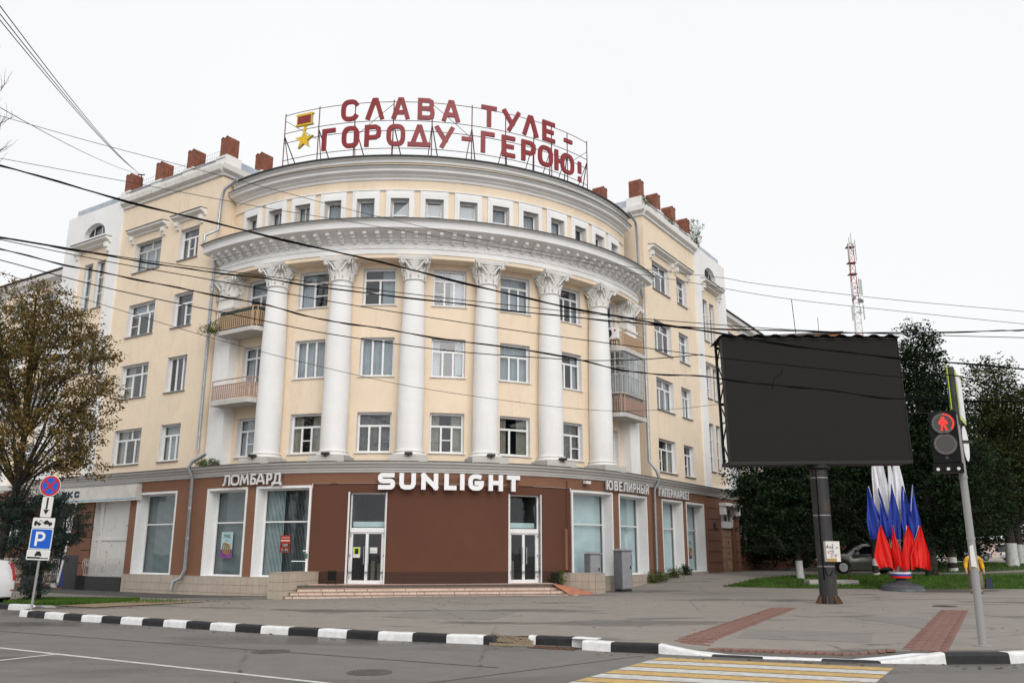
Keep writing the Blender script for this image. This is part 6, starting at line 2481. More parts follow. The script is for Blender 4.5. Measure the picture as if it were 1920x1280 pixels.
fence('white curled iron fence in front of the stained niche', -20.1, -17.2, .52, 1.15, .25)
fence('white iron fence right of the dark evergreen', -22.9, -21.2, .1, 1.35, .9)
fence('white iron fence left of the dark evergreen', -27.5, -24.6, .1, 1.35, .9)
o, bs_ = onb('downpipe', 'thin white downpipe under the cream fascia board', 'pipe', GR.pt(-21.3, 0, .5))
b = MB()
b.tube([GR.pt(-21.25, 4.1, .35), GR.pt(-21.3, 3.1, .45), GR.pt(-21.2, 2.9, .5), GR.pt(-21.4, .1, .75)], .05, 8)
shift(b, bs_).build('tube', 'letter_grey', o, True)
MB().lathe([(.06, 1.9), (.065, 1.92), (.065, 1.98), (.06, 2.0)], -.0, -.0, 8).build('collar', 'letter_grey', o)

# ================================================================== CARS
def car(name, label, loc, rz, paint, hatch=False, wheels=True, group=None):
    """x forward (nose at +x)"""
    o = thing(name, label, 'car', loc, rz, group)
    L = 4.5 if not hatch else 4.1
    # stations: x, half width, z bottom, z belt, z top, half width at top
    if hatch:
        ST_ = [(-2.03, .62, .45, .8, .85, .58), (-1.98, .78, .3, 1.0, 1.35, .55), (-1.85, .83, .25, 1.02, 1.52, .60), (-1.2, .85, .22, 1.0, 1.58, .64), (-.3, .86, .22, .98, 1.6, .65),
               (.35, .86, .22, .96, 1.56, .63), (.75, .86, .22, .95, 1.35, .62), (1.15, .85, .22, .93, 1.0, .66), (1.6, .83, .22, .84, .88, .66), (1.9, .78, .25, .72, .76, .62), (2.05, .6, .35, .6, .63, .5)]
    else:
        ST_ = [(-2.25, .62, .42, .85, .9, .55), (-2.15, .8, .28, .95, 1.0, .6), (-1.75, .87, .22, .96, 1.08, .62), (-1.1, .89, .2, .95, 1.38, .58), (-.4, .9, .2, .94, 1.46, .60),
               (.2, .9, .2, .93, 1.44, .60), (.7, .9, .2, .92, 1.22, .62), (1.1, .89, .2, .9, .97, .66), (1.7, .87, .2, .82, .86, .68), (2.1, .8, .24, .7, .74, .62), (2.25, .62, .34, .55, .6, .5)]
    def sec(s, grow=0):
        x, w_, zb, zl, zt, wt = s
        return [(x, -w_ * .9, zb), (x, -w_ - grow, zb + (zl - zb) * .45), (x, -w_ * .97 - grow, zl), (x, -wt - grow, zt - .05), (x, -wt * .8, zt + grow), (x, 0, zt + .02 + grow),
                (x, wt * .8, zt + grow), (x, wt + grow, zt - .05), (x, w_ * .97 + grow, zl), (x, w_ + grow, zb + (zl - zb) * .45), (x, w_ * .9, zb)]
    b = MB()
    rows = [sec(s) for s in ST_]
    m_ = 11
    vs = [v for r in rows for v in r]
    fs = []
    for i in range(len(rows) - 1):
        for k in range(m_):
            k2 = (k + 1) % m_
            fs.append((i * m_ + k, i * m_ + k2, (i + 1) * m_ + k2, (i + 1) * m_ + k))
    fs += [tuple(range(m_ - 1, -1, -1)), tuple(range(len(vs) - m_, len(vs)))]
    b.add(vs, fs)
    b.build('body', paint, o, True)
    g = .006
    cab = (2, 7) if hatch else (2, 7)
    for side in (2, 7):                                # side glass strips
        b = MB()
        for i in range(3, 6):
            A, B_ = sec(ST_[i], g), sec(ST_[i + 1], g)
            k, k2 = (2, 3) if side == 2 else (7, 8)
            def ins(p, q, t): return tuple(Vector(p).lerp(Vector(q), t))
            q4 = (ins(A[k], A[k2], .12), ins(A[k], A[k2], .9), ins(B_[k], B_[k2], .9), ins(B_[k], B_[k2], .12))
            b.quad(*q4)
        b.build('side_window', 'car_glass', o)
    for (i, j, nm) in ((5, 7, 'windscreen'), ((0 if hatch else 2), (2 if hatch else 3), 'rear_window')):
        A, B_ = sec(ST_[i], g), sec(ST_[j], g)
        b = MB()
        if nm == 'rear_window' and hatch:
            b.quad((-2.0, -.62, 1.02), (-2.0, .62, 1.02), (-1.9, .55, 1.45), (-1.9, -.55, 1.45))
        else:
            A2, B2 = sec(ST_[i + 1 if nm == 'windscreen' else i], g), B_
            if nm == 'windscreen':
                A2 = sec(ST_[5], g)
                M2 = sec(ST_[6], g)
                b.add(A2[3:8] + M2[3:8] + B_[3:8], [(q, q + 1, q + 6, q + 5) for q in range(4)] + [(q + 5, q + 6, q + 11, q + 10) for q in range(4)])
            else:
                b.add(A2[3:8] + B_[3:8], [(q, q + 1, q + 6, q + 5) for q in range(4)])
        b.build(nm, 'car_glass', o)
    xs_ = (-1.35, 1.4) if not hatch else (-1.3, 1.3)
    for x in xs_:
        for s_ in (-1, 1):
            b = MB()
            b.tube([(x, s_ * .68, .32), (x, s_ * .895, .32)], .325, 20)
            wh = b.build('wheel', 'rubber', o)
            b = MB()
            b.tube([(x, s_ * .89, .32), (x, s_ * .905, .32)], .22, 16)
            b.build('rim', 'rim', wh)
            b = MB()
            b.tube([(x + .37 * math.cos(R_(t)), s_ * .885, .33 + .37 * math.sin(R_(t))) for t in range(0, 181, 15)], .025, 5)
            b.build('wheel_arch', 'rubber', o)
    for s_ in (-1, 1):
        fx, rx = ST_[-2][0], ST_[1][0]
        MB().box(fx - .12, fx + .05, min(s_ * .5, s_ * .76), max(s_ * .5, s_ * .76), .6, .72).build('headlight', 'letter_white', o)
        if hatch:
            MB().hexa([(rx - .03, s_ * .74 - .07, .85), (rx + .16, s_ * .74 - .07, .85), (rx + .16, s_ * .74 + .07, .85), (rx - .03, s_ * .74 + .07, .85),
                       (rx + .02, s_ * .60 - .05, 1.42), (rx + .16, s_ * .60 - .05, 1.42), (rx + .16, s_ * .60 + .05, 1.42), (rx + .02, s_ * .60 + .05, 1.42)]).build('tail_light', 'tail_light', o)
            MB().box(rx - .035, rx + .1, s_ * .66 - .08, s_ * .66 + .08, .5, .54).build('reflector', 'tail_light', o)
        else:
            MB().box(rx - .06, rx + .1, s_ * .62 - .14, s_ * .62 + .14, .74, .9).build('tail_light', 'tail_light', o)
        MB().box(.62, .78, min(s_ * .9, s_ * 1.08), max(s_ * .9, s_ * 1.08), .95, 1.07).build('mirror', paint, o)
        MB().box(-.1, .12, s_ * .905 - .012, s_ * .905 + .012, .80, .83).build('handle', 'rim', o)
        b = MB()
        b.tube([sec(ST_[i], .01)[2 if s_ < 0 else 8] for i in range(3, 8)], .012, 4)
        b.build('window_trim', 'rim', o)
    xb = ST_[0][0]
    MB().box(xb - .012, xb + .05, -.26, .26, .5, .62).build('number_plate', 'letter_white', o)
    return o


car('parked_car', 'grey sedan parked beyond the lawn behind the flags', (20.05, 50.2, .55), R_(180 + 2), 'car_grey').scale = (1.12, 1.1, 1.12)
car('parked_car', 'rear of a white hatchback parked at the kerb by the parking signs', (-19.55, 31.55, -.15), math.atan2(.54, -.84), 'car_white', True)
for i, (px, py, rz, mt, lb) in enumerate(((64, 95, R_(178), 'car_silver', 'silver car on the far street between the whitewashed trunks'),
                                          (50.5, 97, R_(3), 'car_white', 'white car on the far street left of the leaning pole'),
                                          (43, 100, R_(182), 'car_red', 'dark red car on the far street behind the flags'),
                                          (57.5, 99, R_(184), 'car_white', 'white car on the far street right of the leaning pole'))):
    car('parked_car', lb, (px, py, hh(px, py) + .01), rz, mt)

# ================================================================== PEOPLE
def skin_mesh(joints, edges, mat, name, parent, sub=2):
    me = bpy.data.meshes.new(name)
    me.from_pydata([j[:3] for j in joints], edges, [])
    o = bpy.data.objects.new(name, me)
    COL.objects.link(o)
    md = o.modifiers.new('skin', 'SKIN')
    sv = me.skin_vertices[0].data
    for i, j in enumerate(joints):
        rx = j[3]
        ry = j[4] if len(j) > 4 else rx
        sv[i].radius = (rx, ry)
    sv[0].use_root = True
    s = o.modifiers.new('sub', 'SUBSURF')
    s.levels = sub
    s.render_levels = sub
    dg = bpy.context.evaluated_depsgraph_get()
    m2 = bpy.data.meshes.new_from_object(o.evaluated_get(dg))
    bpy.data.objects.remove(o, do_unlink=True)
    m2.name = name
    m2.materials.clear()
    m2.materials.append(MATS[mat])
    m2.polygons.foreach_set('use_smooth', [True] * len(m2.polygons))
    return put(name, m2, parent)


def ellipsoid(c, r, seg=14, cut=None):
    b = MB()
    prof = []
    for i in range(9):
        t = -math.pi / 2 + math.pi * i / 8
        prof.append((max(.003, math.cos(t)), math.sin(t)))
    b.lathe(prof, seg=seg)
    b.v = [(c[0] + x * r[0], c[1] + y * r[1], c[2] + z * r[2]) for x, y, z in b.v]
    return b


def person(label, loc, rz, jacket, trousers, hair, long_hair=False, bag=None):
    """faces -y; about 1.6 m tall, walking"""
    o = thing('person', label, 'person', loc, rz)
    hip, chest, neck, head = (0, 0, .86), (0, .0, 1.2), (0, 0, 1.36), (0, -.015, 1.5)
    J = [(*hip, .13, .1), (0, 0, 1.02, .12, .09), (*chest, .15, .1), (0, 0, 1.31, .1, .075), (0, -.005, 1.38, .048), (0, -.012, 1.44, .062, .07), (0, -.015, 1.51, .075, .09), (0, -.01, 1.575, .06, .07),
         (.09, 0, .8, .085), (.1, -.1, .46, .058), (.1, -.06, .1, .04), (.1, -.17, .045, .035), (-.09, 0, .8, .085), (-.1, .06, .46, .058), (-.1, .2, .12, .04), (-.1, .1, .05, .035),
         (.17, 0, 1.29, .055), (.23, .03, 1.05, .042), (.25, -.05, .84, .033), (.25, -.08, .76, .03), (-.17, 0, 1.29, .055), (-.23, -.01, 1.05, .042), (-.26, -.1, .85, .033), (-.26, -.13, .77, .03)]
    E = [(0, 1), (1, 2), (2, 3), (3, 4), (4, 5), (5, 6), (6, 7), (0, 8), (8, 9), (9, 10), (10, 11), (0, 12), (12, 13), (13, 14), (14, 15), (3, 16), (16, 17), (17, 18), (18, 19), (3, 20), (20, 21), (21, 22), (22, 23)]
    # finger chains root in the palm
    for (pi, sx) in ((19, 1), (23, -1)):
        px, py, pz = J[pi][:3]
        for k, (dx, L) in enumerate(((-.022, .05), (-.008, .06), (.006, .057), (.02, .045))):
            J.append((px + dx * .3, py + dx, pz - .03, .009))
            E.append((pi, len(J) - 1))
            J.append((px - sx * .015, py + dx * 1.1 - .01, pz - .03 - L, .007))
            E.append((len(J) - 2, len(J) - 1))
        J.append((px - sx * .02, py - .035, pz - .04, .009))
        E.append((pi, len(J) - 1))
    skin_mesh(J, E, 'skin', 'body', o, 2)
    JJ = [(0, 0, .84, .165, .125), (0, 0, 1.02, .145, .11), (0, 0, 1.2, .175, .12), (0, 0, 1.31, .12, .09), (.17, 0, 1.285, .078), (.235, .03, 1.05, .062), (.25, -.05, .86, .05), (-.17, 0, 1.285, .078), (-.235, -.01, 1.05, .062), (-.26, -.1, .87, .05), (0, 0, .78, .16, .12)]
    skin_mesh(JJ, [(0, 1), (1, 2), (2, 3), (3, 4), (4, 5), (5, 6), (3, 7), (7, 8), (8, 9), (0, 10)], jacket, 'jacket', o, 2)
    TT = [(0, 0, .82, .15, .11), (.095, 0, .74, .115), (.105, -.1, .46, .1), (.1, -.06, .14, .095), (-.095, 0, .74, .115), (-.105, .06, .46, .1), (-.1, .2, .16, .095)]
    skin_mesh(TT, [(0, 1), (1, 2), (2, 3), (0, 4), (4, 5), (5, 6)], trousers, 'trousers', o, 2)
    for (x, y) in ((.1, -.12), (-.1, .15)):
        ellipsoid((x, y, .045), (.05, .12, .05)).build('shoe', 'trousers', o, True)
    ellipsoid((0, .012, 1.565), (.098, .105, .085)).build('hair', hair, o, True)
    if long_hair:
        ellipsoid((0, .05, 1.47), (.1, .065, .13)).build('hair_back', hair, o, True)
    b = MB()
    for sx in (-1, 1):
        b.tube([(sx * .03, -.098, 1.515), (sx * .03, -.106, 1.515)], .009, 8)
    b.build('eyes', 'ink', o)
    MB().tube([(0, -.095, 1.52), (0, -.118, 1.485)], [.006, .013], 6).build('nose', 'skin', o, True)
    MB().tube([(-.022, -.098, 1.455), (0, -.103, 1.453), (.022, -.098, 1.455)], .006, 5).build('mouth', 'sign_crimson', o)
    return o


person('person in a yellow jacket and khaki trousers walking behind the grey pole', (20.15, 38.4, hh(20.15, 38.4)), R_(-12), 'jacket_yellow', 'trousers', 'hair_pale', True).scale = (1.4, 1.2, 1.18)
hb = thing('handbag', 'dark blue patterned bag carried by the person in yellow', 'bag', (20.6, 38.2, .22))
MB().hexa([(-.16, -.05, 0), (.16, -.05, .03), (.16, .05, .03), (-.16, .05, 0), (-.12, -.03, .42), (.12, -.03, .46), (.12, .03, .46), (-.12, .03, .42)]).build('sack', 'bag_navy', hb)
MB().tube([(-.1, 0, .42), (-.07, 0, .58), (.05, 0, .6), (.1, 0, .45)], .012, 6).build('strap', 'bag_navy', hb)
person('dark haired person standing behind the grey sedan', (19.9, 52.3, .57), R_(15), 'jacket_red', 'trousers', 'hair_dark', True)
person('person in a red jacket far away near the far street', (42.5, 80, hh(42.5, 80)), R_(30), 'jacket_red', 'bag_navy', 'hair_dark')

# ================================================================== LAWN OBJECTS
cs = thing('concrete_slab', 'low weathered concrete slab with rusty stubs on the lawn', 'slab', (15.5, 42.9, .17), R_(6))
MB().hexa([(-1.25, -.3, -.1), (1.3, -.3, -.1), (1.3, .4, -.1), (-1.25, .4, -.1), (-1.2, -.26, .26), (1.26, -.27, .24), (1.25, .38, .25), (-1.2, .36, .27)]).build('block', 'concrete', cs)
for x in (-.9, .2, .95):
    MB().box(x - .04, x + .04, 0, .08, .24, .34).build('stub', 'plate_rust', cs)
# ================================================================== REAR BLOCKS, FAR THINGS
def rear_block(label, S, sg):
    o = thing('apartment_block', label, 'building', BL, AX)
    SB = S.off(-.45)
    hs_ = []
    bays = [17.2 + 3.1 * k for k in range(5)]
    for (z0, z1) in ((2.0, 3.9), (5.9, 7.6), (9.2, 10.9), (12.4, 14.1), (15.3, 16.5)):
        for p in bays:
            a0, a1 = sorted((sg * p, sg * (p + 1.5)))
            hs_.append((a0, a1, z0, z1))
    a0, a1 = sorted((sg * 15.5, sg * 44))
    wall(MB(), SB, a0, a1, -.5, 5.0, [h for h in hs_ if h[2] < 5], .3).build('base_wall', 'rust_block', o)
    sweep(MB(), SB, a0, a1, [(0, 4.95), (.2, 5.0), (.25, 5.3), (0, 5.35)]).build('base_cornice', 'cornice_grey', o)
    b = wall(MB(), SB, a0, a1, 5.0, 17.3, [h for h in hs_ if h[2] > 5], .3)
    e = sg * 44
    b.quad(SB.pt(e, -.5, 0), SB.pt(e, -.5, -10), SB.pt(e, 17.3, -10), SB.pt(e, 17.3, 0))
    b.build('wall', 'cream', o)
    cor = sweep(MB(), SB, a0, a1, [(0, 16.9), (.1, 16.95), (.12, 17.1), (.4, 17.25), (.45, 17.5), (0, 17.55)]).build('cornice', 'white_worn', o)
    sweep(MB(), SB, a0, a1, [(-10, 19.2), (.5, 17.56), (.55, 17.55), (.55, 17.6), (-10, 19.3)]).build('roof', 'flashing', o)
    sweep(MB(), SB, a0, a1, [(0, 14.7), (.15, 14.72), (.18, 14.8), (0, 14.84)]).build('string_course', 'white_worn', o)
    for p in bays:
        c0, c1 = sorted((sg * (p - .8), sg * (p - .2)))
        sbox(MB(), SB, c0, c1, 4.9, 16.9, 0, .1).build('lesene', 'white_stucco', o)
    for h in hs_:
        window(SB, *h, (.3, [1], [1, 1], set()), .2, parent=o)


rear_block('lower pale block behind the autumn tree at the left', WL, -1)
rear_block('lower pale block behind the video billboard at the right', WR, 1)

ob = thing('brick_building', 'orange brick building top peeking over the billboard', 'building', (29, 86, .5), R_(6))
MB().box(-5.5, 5.2, 0, 9, 0, 22.4).build('wall', 'brick_orange', ob)
MB().hexa([(-5.7, -.2, 22.4), (5.4, -.2, 22.4), (5.4, 9.2, 22.4), (-5.7, 9.2, 22.4), (-5.7, -.2, 22.5), (5.4, -.2, 23.45), (5.4, 9.2, 23.45), (-5.7, 9.2, 22.5)]).build('gable', 'brick_orange', ob)
MB().hexa([(-5.9, -.4, 22.52), (5.6, -.4, 23.47), (5.6, 9.4, 23.47), (-5.9, 9.4, 22.52), (-5.9, -.4, 22.72), (5.6, -.4, 23.67), (5.6, 9.4, 23.67), (-5.9, 9.4, 22.72)]).build('roof', 'flashing', ob)
for fz_ in range(6):
    for k in range(4):
        MB().box(-4.2 + k * 2.4, -2.9 + k * 2.4, -.03, .1, 2 + fz_ * 3.3, 3.6 + fz_ * 3.3).build('window', 'car_glass', ob)
MB().tube([(2, 3, 23.5), (1.8, 3, 28)], .04, 5).build('aerial', 'iron', ob)
MB().tube([(4.6, 3, 23.5), (4.6, 3, 26)], .03, 5).build('aerial', 'iron', ob)

fh = thing('far_house', 'low pale pink house beyond the far street', 'building', (70, 160, .9), R_(4))
MB().box(-60, 75, 0, 10, -1, 3).build('wall', 'pink_far', fh)
MB().box(-61, 76, -.5, 10.5, 3, 3.3).build('roof', 'flashing', fh)
for k in range(26):
    MB().box(-56 + k * 5, -54.2 + k * 5, -.04, .1, 1.0, 2.3).build('window', 'car_glass', fh)

# telecom mast
tm = thing('telecom_mast', 'red and white lattice telecom mast with antennas on the skyline', 'mast', (62.9, 150, .5))
legs = [(math.cos(R_(a)), math.sin(R_(a))) for a in (90, 210, 330)]
def mast_r(z):
    return 1.4 - .8 * min(1, z / 52)
zz = 0
k = 0
while zz < 57:
    z1 = min(57, zz + 1.9)
    b = MB()
    for i in range(3):
        p, q = legs[i], legs[(i + 1) % 3]
        r0, r1 = mast_r(zz), mast_r(z1)
        b.tube([(p[0] * r0, p[1] * r0, zz), (p[0] * r1, p[1] * r1, z1)], .08, 5)
        b.tube([(p[0] * r0, p[1] * r0, zz), (q[0] * r1, q[1] * r1, z1)], .045, 4)
        b.tube([(p[0] * r1, p[1] * r1, z1), (q[0] * r1, q[1] * r1, z1)], .04, 4)
    b.build('mast_section', 'mast_red' if (k // 3) % 3 != 1 else 'mast_white', tm)
    zz, k = z1, k + 1
for (dx, z0, z1, w_) in ((-1.1, 46.2, 49.2, .3), (1.0, 47, 50, .35), (1.5, 46.8, 49.8, .3), (-1.5, 42, 44.6, .3), (1.5, 42.2, 45, .25), (.7, 43.2, 44.5, .3), (-.9, 54, 56.6, .18), (.9, 53.5, 57.5, .16), (0, 55.5, 58.8, .1), (-.6, 56.5, 58, .12)):
    MB().box(dx * .7 - w_ / 3, dx * .7 + w_ / 3, -1.0, -.8, z0, z1).build('antenna', 'antenna_grey', tm)
    MB().tube([(dx * .7, -.85, (z0 + z1) / 2), (0, 0, (z0 + z1) / 2)], .04, 4).build('antenna_arm', 'iron', tm)
for (dx, z) in ((.9, 45.6), (1.5, 45.4), (-.8, 46)):
    MB().box(dx * .6 - .25, dx * .6 + .25, -1.0, -.6, z, z + .6).build('radio_unit', 'grey_paint', tm)
for z in (56.3, 51, 53.2):
    MB().box(-.75, .75, -.6, .6, z, z + .1).build('platform', 'plate_rust', tm)

# ================================================================== TREES
NR = np.random.default_rng(5)


def leaf_mesh(name, centers, size, aspect, mat, up=.35, droop=0.0):
    n = len(centers)
    s = size * NR.uniform(.6, 1.35, n)[:, None]
    nrm = NR.normal(size=(n, 3))
    nrm[:, 2] += up * 2
    nrm /= np.linalg.norm(nrm, axis=1)[:, None]
    t = NR.normal(size=(n, 3))
    t[:, 2] -= droop
    t -= (t * nrm).sum(1)[:, None] * nrm
    t /= np.linalg.norm(t, axis=1)[:, None] + 1e-9
    w_ = np.cross(nrm, t)
    base = centers
    mid = base + t * s * .5 + nrm * s * .08
    V = np.stack([base, mid + w_ * s * aspect / 2, base + t * s, mid - w_ * s * aspect / 2], 1).reshape(-1, 3)
    me = bpy.data.meshes.new(name)
    me.vertices.add(4 * n)
    me.vertices.foreach_set('co', V.astype(np.float32).ravel())
    me.loops.add(4 * n)
    me.loops.foreach_set('vertex_index', np.arange(4 * n, dtype=np.int32))
    me.polygons.add(n)
    me.polygons.foreach_set('loop_start', np.arange(0, 4 * n, 4, dtype=np.int32))
    me.polygons.foreach_set('loop_total', np.full(n, 4, dtype=np.int32))
    me.materials.append(MATS[mat])
    me.update(calc_edges=True)
    return me


def blob_points(blobs, n, shell=.55):
    vol = np.array([b[3] * b[4] * b[5] for b in blobs])
    idx = NR.choice(len(blobs), n, p=vol / vol.sum())
    d = NR.normal(size=(n, 3))
    d /= np.linalg.norm(d, axis=1)[:, None]
    r = NR.uniform(0, 1, n) ** (1 / 3)
    r = np.where(NR.uniform(0, 1, n) < shell, NR.uniform(.75, 1.08, n), r)
    B = np.array([b[:6] for b in blobs])[idx]
    return B[:, :3] + d * r[:, None] * B[:, 3:6]


def tree(name, label, base, trunk, r0, blobs, nclu, per, size, mat, bark='bark', spread_=.42, nlimb=26, white=0, aspect=.62, cat='tree', group=None, up=.9, twig=.012, droop=.2, shell=.55, spray=.55):
    o = thing(name, label, cat, base, 0, group)
    B = np.array(base)
    pts = [Vector(p) for p in trunk]
    n = len(pts)
    rad = [r0 * (1 - .8 * i / (n - 1)) for i in range(n)]
    rad[0] *= 1.25
    b = MB()
    b.tube(pts, rad, 12)
    b.build('trunk', bark, o, True)
    if white:
        wb = MB()
        wp = [pts[0], pts[0].lerp(pts[1], .5), pts[1]]
        Lz = pts[1].z
        q = pts[0].lerp(pts[1], white / Lz) if Lz > white else pts[1]
        wb.tube([pts[0] - Vector((0, 0, .05)), pts[0].lerp(q, .5), q], [rad[0] * 1.03, (rad[0] + rad[1]) / 2 * 1.05, rad[0] * .9], 12)
        wb.build('whitewash', 'whitewash', o, True)
    rb = [(x - B[0], y - B[1], z - B[2], a, c, d) for (x, y, z, a, c, d) in blobs]
    clu = blob_points(rb, nclu, shell)
    order = NR.permutation(nclu)[:nlimb]
    ends = []
    br = MB()
    for i in order:
        c = Vector(clu[i])
        best = min(range(1, n), key=lambda k: abs(pts[k].z - c.z * .62))
        s = pts[best]
        mid = s.lerp(c, .5) + Vector((random.uniform(-.25, .25), random.uniform(-.25, .25), .15 * (c - s).length))
        rr = max(.02, rad[best] * .42)
        br.tube([s, s.lerp(mid, .6), mid, mid.lerp(c, .55), c], [rr, rr * .8, rr * .6, rr * .4, .012], 6, False)
        ends += [mid, mid.lerp(c, .5), c]
    for i in range(nclu):
        c = Vector(clu[i])
        s = min(ends, key=lambda e: (e - c).length_squared)
        if (s - c).length > .05:
            m_ = s.lerp(c, .5) + Vector((random.uniform(-.1, .1), random.uniform(-.1, .1), random.uniform(0, .15)))
            br.tube([s, m_, c], [twig * 1.8, twig * 1.2, twig * .5], 3, False)
    br.build('branches', bark, o)
    dirs = clu * np.array([1, 1, .15]) + NR.normal(size=clu.shape) * np.array([.8, .8, .25])
    dirs /= np.linalg.norm(dirs, axis=1)[:, None] + 1e-9
    dirs[:, 2] -= .18
    along = NR.uniform(-1, 1, nclu * per)
    sp_ = NR.normal(size=(nclu * per, 3)) * np.array([spread_, spread_, spread_ * .45]) * (1.15 - .75 * np.clip(along, -.3, 1))[:, None]
    P = np.repeat(clu, per, 0) + np.repeat(dirs, per, 0) * (along * spray)[:, None] + sp_
    me = leaf_mesh('crown', P, size, aspect, mat, up, droop)
    put('crown', me, o)
    return o


def straight(h, lean=(0, 0), k=6):
    return [(lean[0] * (i / k) ** 1.3, lean[1] * (i / k) ** 1.3, h * i / k) for i in range(k + 1)]


tree('linden_tree', 'tallest dark green tree right of the billboard', (22.1, 46.4, .5), straight(12.5, (.7, .4)), .27,
     [(23.0, 47, 13.2, .95, .95, 1.5), (22.8, 47, 11.6, 1.7, 1.6, 1.7), (22.3, 46.9, 9.6, 2.3, 2.0, 1.8), (23.4, 46.9, 8.6, 1.9, 1.9, 1.5), (21.8, 46.8, 7.2, 2.3, 2.2, 1.7), (23.9, 46.8, 6.4, 2.0, 2, 1.7), (22.4, 46.5, 4.8, 2.8, 2.4, 1.7), (21.0, 46.9, 3.2, 1.7, 1.4, 1.2), (23.9, 46.6, 3.1, 1.8, 1.5, 1.2), (22.1, 46.3, 2.0, .8, .7, 1.5)],
     1500, 44, .165, 'leaf_green', 'bark_dark', spread_=.2, nlimb=40)
tree('linden_tree', 'low spreading dark tree with whitewashed foot between side door and billboard pole', (14.7, 44.95, .4), straight(7, (-.3, .2)), .16,
     [(14.3, 45.1, 4.6, 2.3, 2.0, 2.0), (13.0, 45.3, 5.0, 1.5, 1.6, 1.7), (15.6, 45.3, 5.4, 2.0, 2, 2.0), (14.6, 45.3, 7.4, 2.0, 1.8, 1.5), (13.4, 45.0, 2.5, 1.35, 1.2, .9), (15.2, 45, 2.5, 1.4, 1.2, 1.0), (14.2, 44.6, 1.55, 1.0, .7, .35)],
     799, 44, .15, 'leaf_green', 'bark_dark', spread_=.2, white=.9, nlimb=34)
tree('linden_tree', 'dark tree with whitewashed trunk directly behind the flags', (19.25, 46.6, .5), straight(9, (.2, .3)), .15,
     [(18.4, 46.9, 5.2, 2.4, 2, 2.3), (20.0, 46.9, 5.0, 1.8, 1.8, 2.2), (19.2, 47, 8.0, 2.0, 2, 2.0), (17.8, 46.8, 3.2, 1.5, 1.4, 1.0), (20.3, 46.9, 3.1, 1.3, 1.2, .8)],
     714, 44, .15, 'leaf_green', 'bark_dark', spread_=.2, white=.9, nlimb=30)
tree('linden_tree', 'yellowing tree with a thick whitewashed trunk at the right edge', (33.0, 58, .88), straight(12, (.5, 0)), .32,
     [(33.3, 58.5, 12.2, 2.4, 2.4, 2.6), (31.8, 58.2, 9.0, 2.2, 2.4, 3.0), (35.2, 58.6, 10.2, 2.6, 2.4, 3.6), (33.5, 58, 6.6, 3.6, 3, 2.4), (36.5, 58.5, 7.2, 2.4, 2.4, 2.8)],
     980, 38, .19, 'leaf_yellowing', 'bark_dark', spread_=.26, spray=.7, white=1.45, nlimb=36)
tree('linden_tree', 'second whitewashed tree in the row at the right edge', (37.8, 65.5, .88), straight(12, (.3, 0)), .3,
     [(37.8, 66, 9.0, 3.4, 3, 4.0), (40.5, 66, 8.5, 3, 3, 4.0), (36, 66, 6.5, 2.5, 2.5, 2.4)], 420, 42, .25, 'leaf_yellowing', 'bark_dark', spread_=.55, white=1.45)
tree('linden_tree', 'third whitewashed tree in the row at the right edge', (42.3, 73, .88), straight(12, (.3, 0)), .3,
     [(42.5, 73, 9.0, 3.6, 3, 4.0), (46, 73, 8.5, 3.6, 3, 4.5)], 330, 40, .28, 'leaf_green', 'bark_dark', spread_=.6, white=1.45)
tree('linden_tree', 'dark tree between the tall tree and the right row', (26.8, 53.5, .65), straight(8, (.3, .2)), .22,
     [(27.2, 54, 6.0, 2.8, 2.6, 2.6), (29.3, 54, 5.4, 2.2, 2.2, 2.4), (25.2, 53.5, 5.2, 2.0, 2, 2.0), (28, 54, 3.7, 3.2, 2.4, 1.1)], 720, 40, .18, 'leaf_green', 'bark_dark', spread_=.24, nlimb=30, white=.8)
tree('linden_tree', 'far dark tree standing left of the far cars', (33.5, 76, .88), straight(9, (.2, .2)), .3,
     [(33, 76, 7.0, 4.2, 3, 3.2), (38, 77, 6.6, 3.8, 3, 3.0), (29, 75, 6.4, 3.4, 3, 3.0)], 420, 40, .3, 'leaf_green', 'bark_dark', spread_=.6)
tree('linden_tree', 'far dark tree behind the grey sedan', (22.0, 66, .7), straight(9, (.2, .2)), .3,
     [(20.5, 66, 6.0, 3.6, 3, 3.4), (25, 67, 6.0, 3.4, 3, 3.4), (16.5, 65, 5.6, 3.0, 3, 3.2)], 420, 40, .3, 'leaf_green', 'bark_dark', spread_=.6)

for (bx_, by_, lab_) in ((30.5, 88, 'far dark tree on the street side behind the flags'), (47, 92, 'far dark tree beyond the leaning traffic pole'), (60, 90, 'far dark tree behind the whitewashed row')):
    tree('linden_tree', lab_, (bx_, by_, .88), straight(9, (.2, .2)), .3,
         [(bx_, by_, 6.6, 4.6, 3, 3.6), (bx_ + 5, by_ + 1, 6.4, 4.2, 3, 3.4), (bx_ - 5, by_ + 1, 6.2, 4.2, 3, 3.4)], 420, 40, .34, 'leaf_green', 'bark_dark', spread_=.5, spray=.9)

for (bx_, by_, lab_) in ((14.5, 58, 'low dark tree behind the billboard pole'), (22.5, 58, 'low dark tree right behind the grey sedan'), (29.5, 62, 'low dark tree behind the tall tree')):
    tree('linden_tree', lab_, (bx_, by_, .6), straight(6, (.2, .2)), .2,
         [(bx_, by_, 4.0, 3.2, 2, 3.0), (bx_ + 3, by_ + .6, 3.8, 2.6, 2, 2.8), (bx_ - 3, by_ + .6, 3.8, 2.6, 2, 2.8)], 480, 40, .24, 'leaf_green', 'bark_dark', spread_=.34, spray=.7)

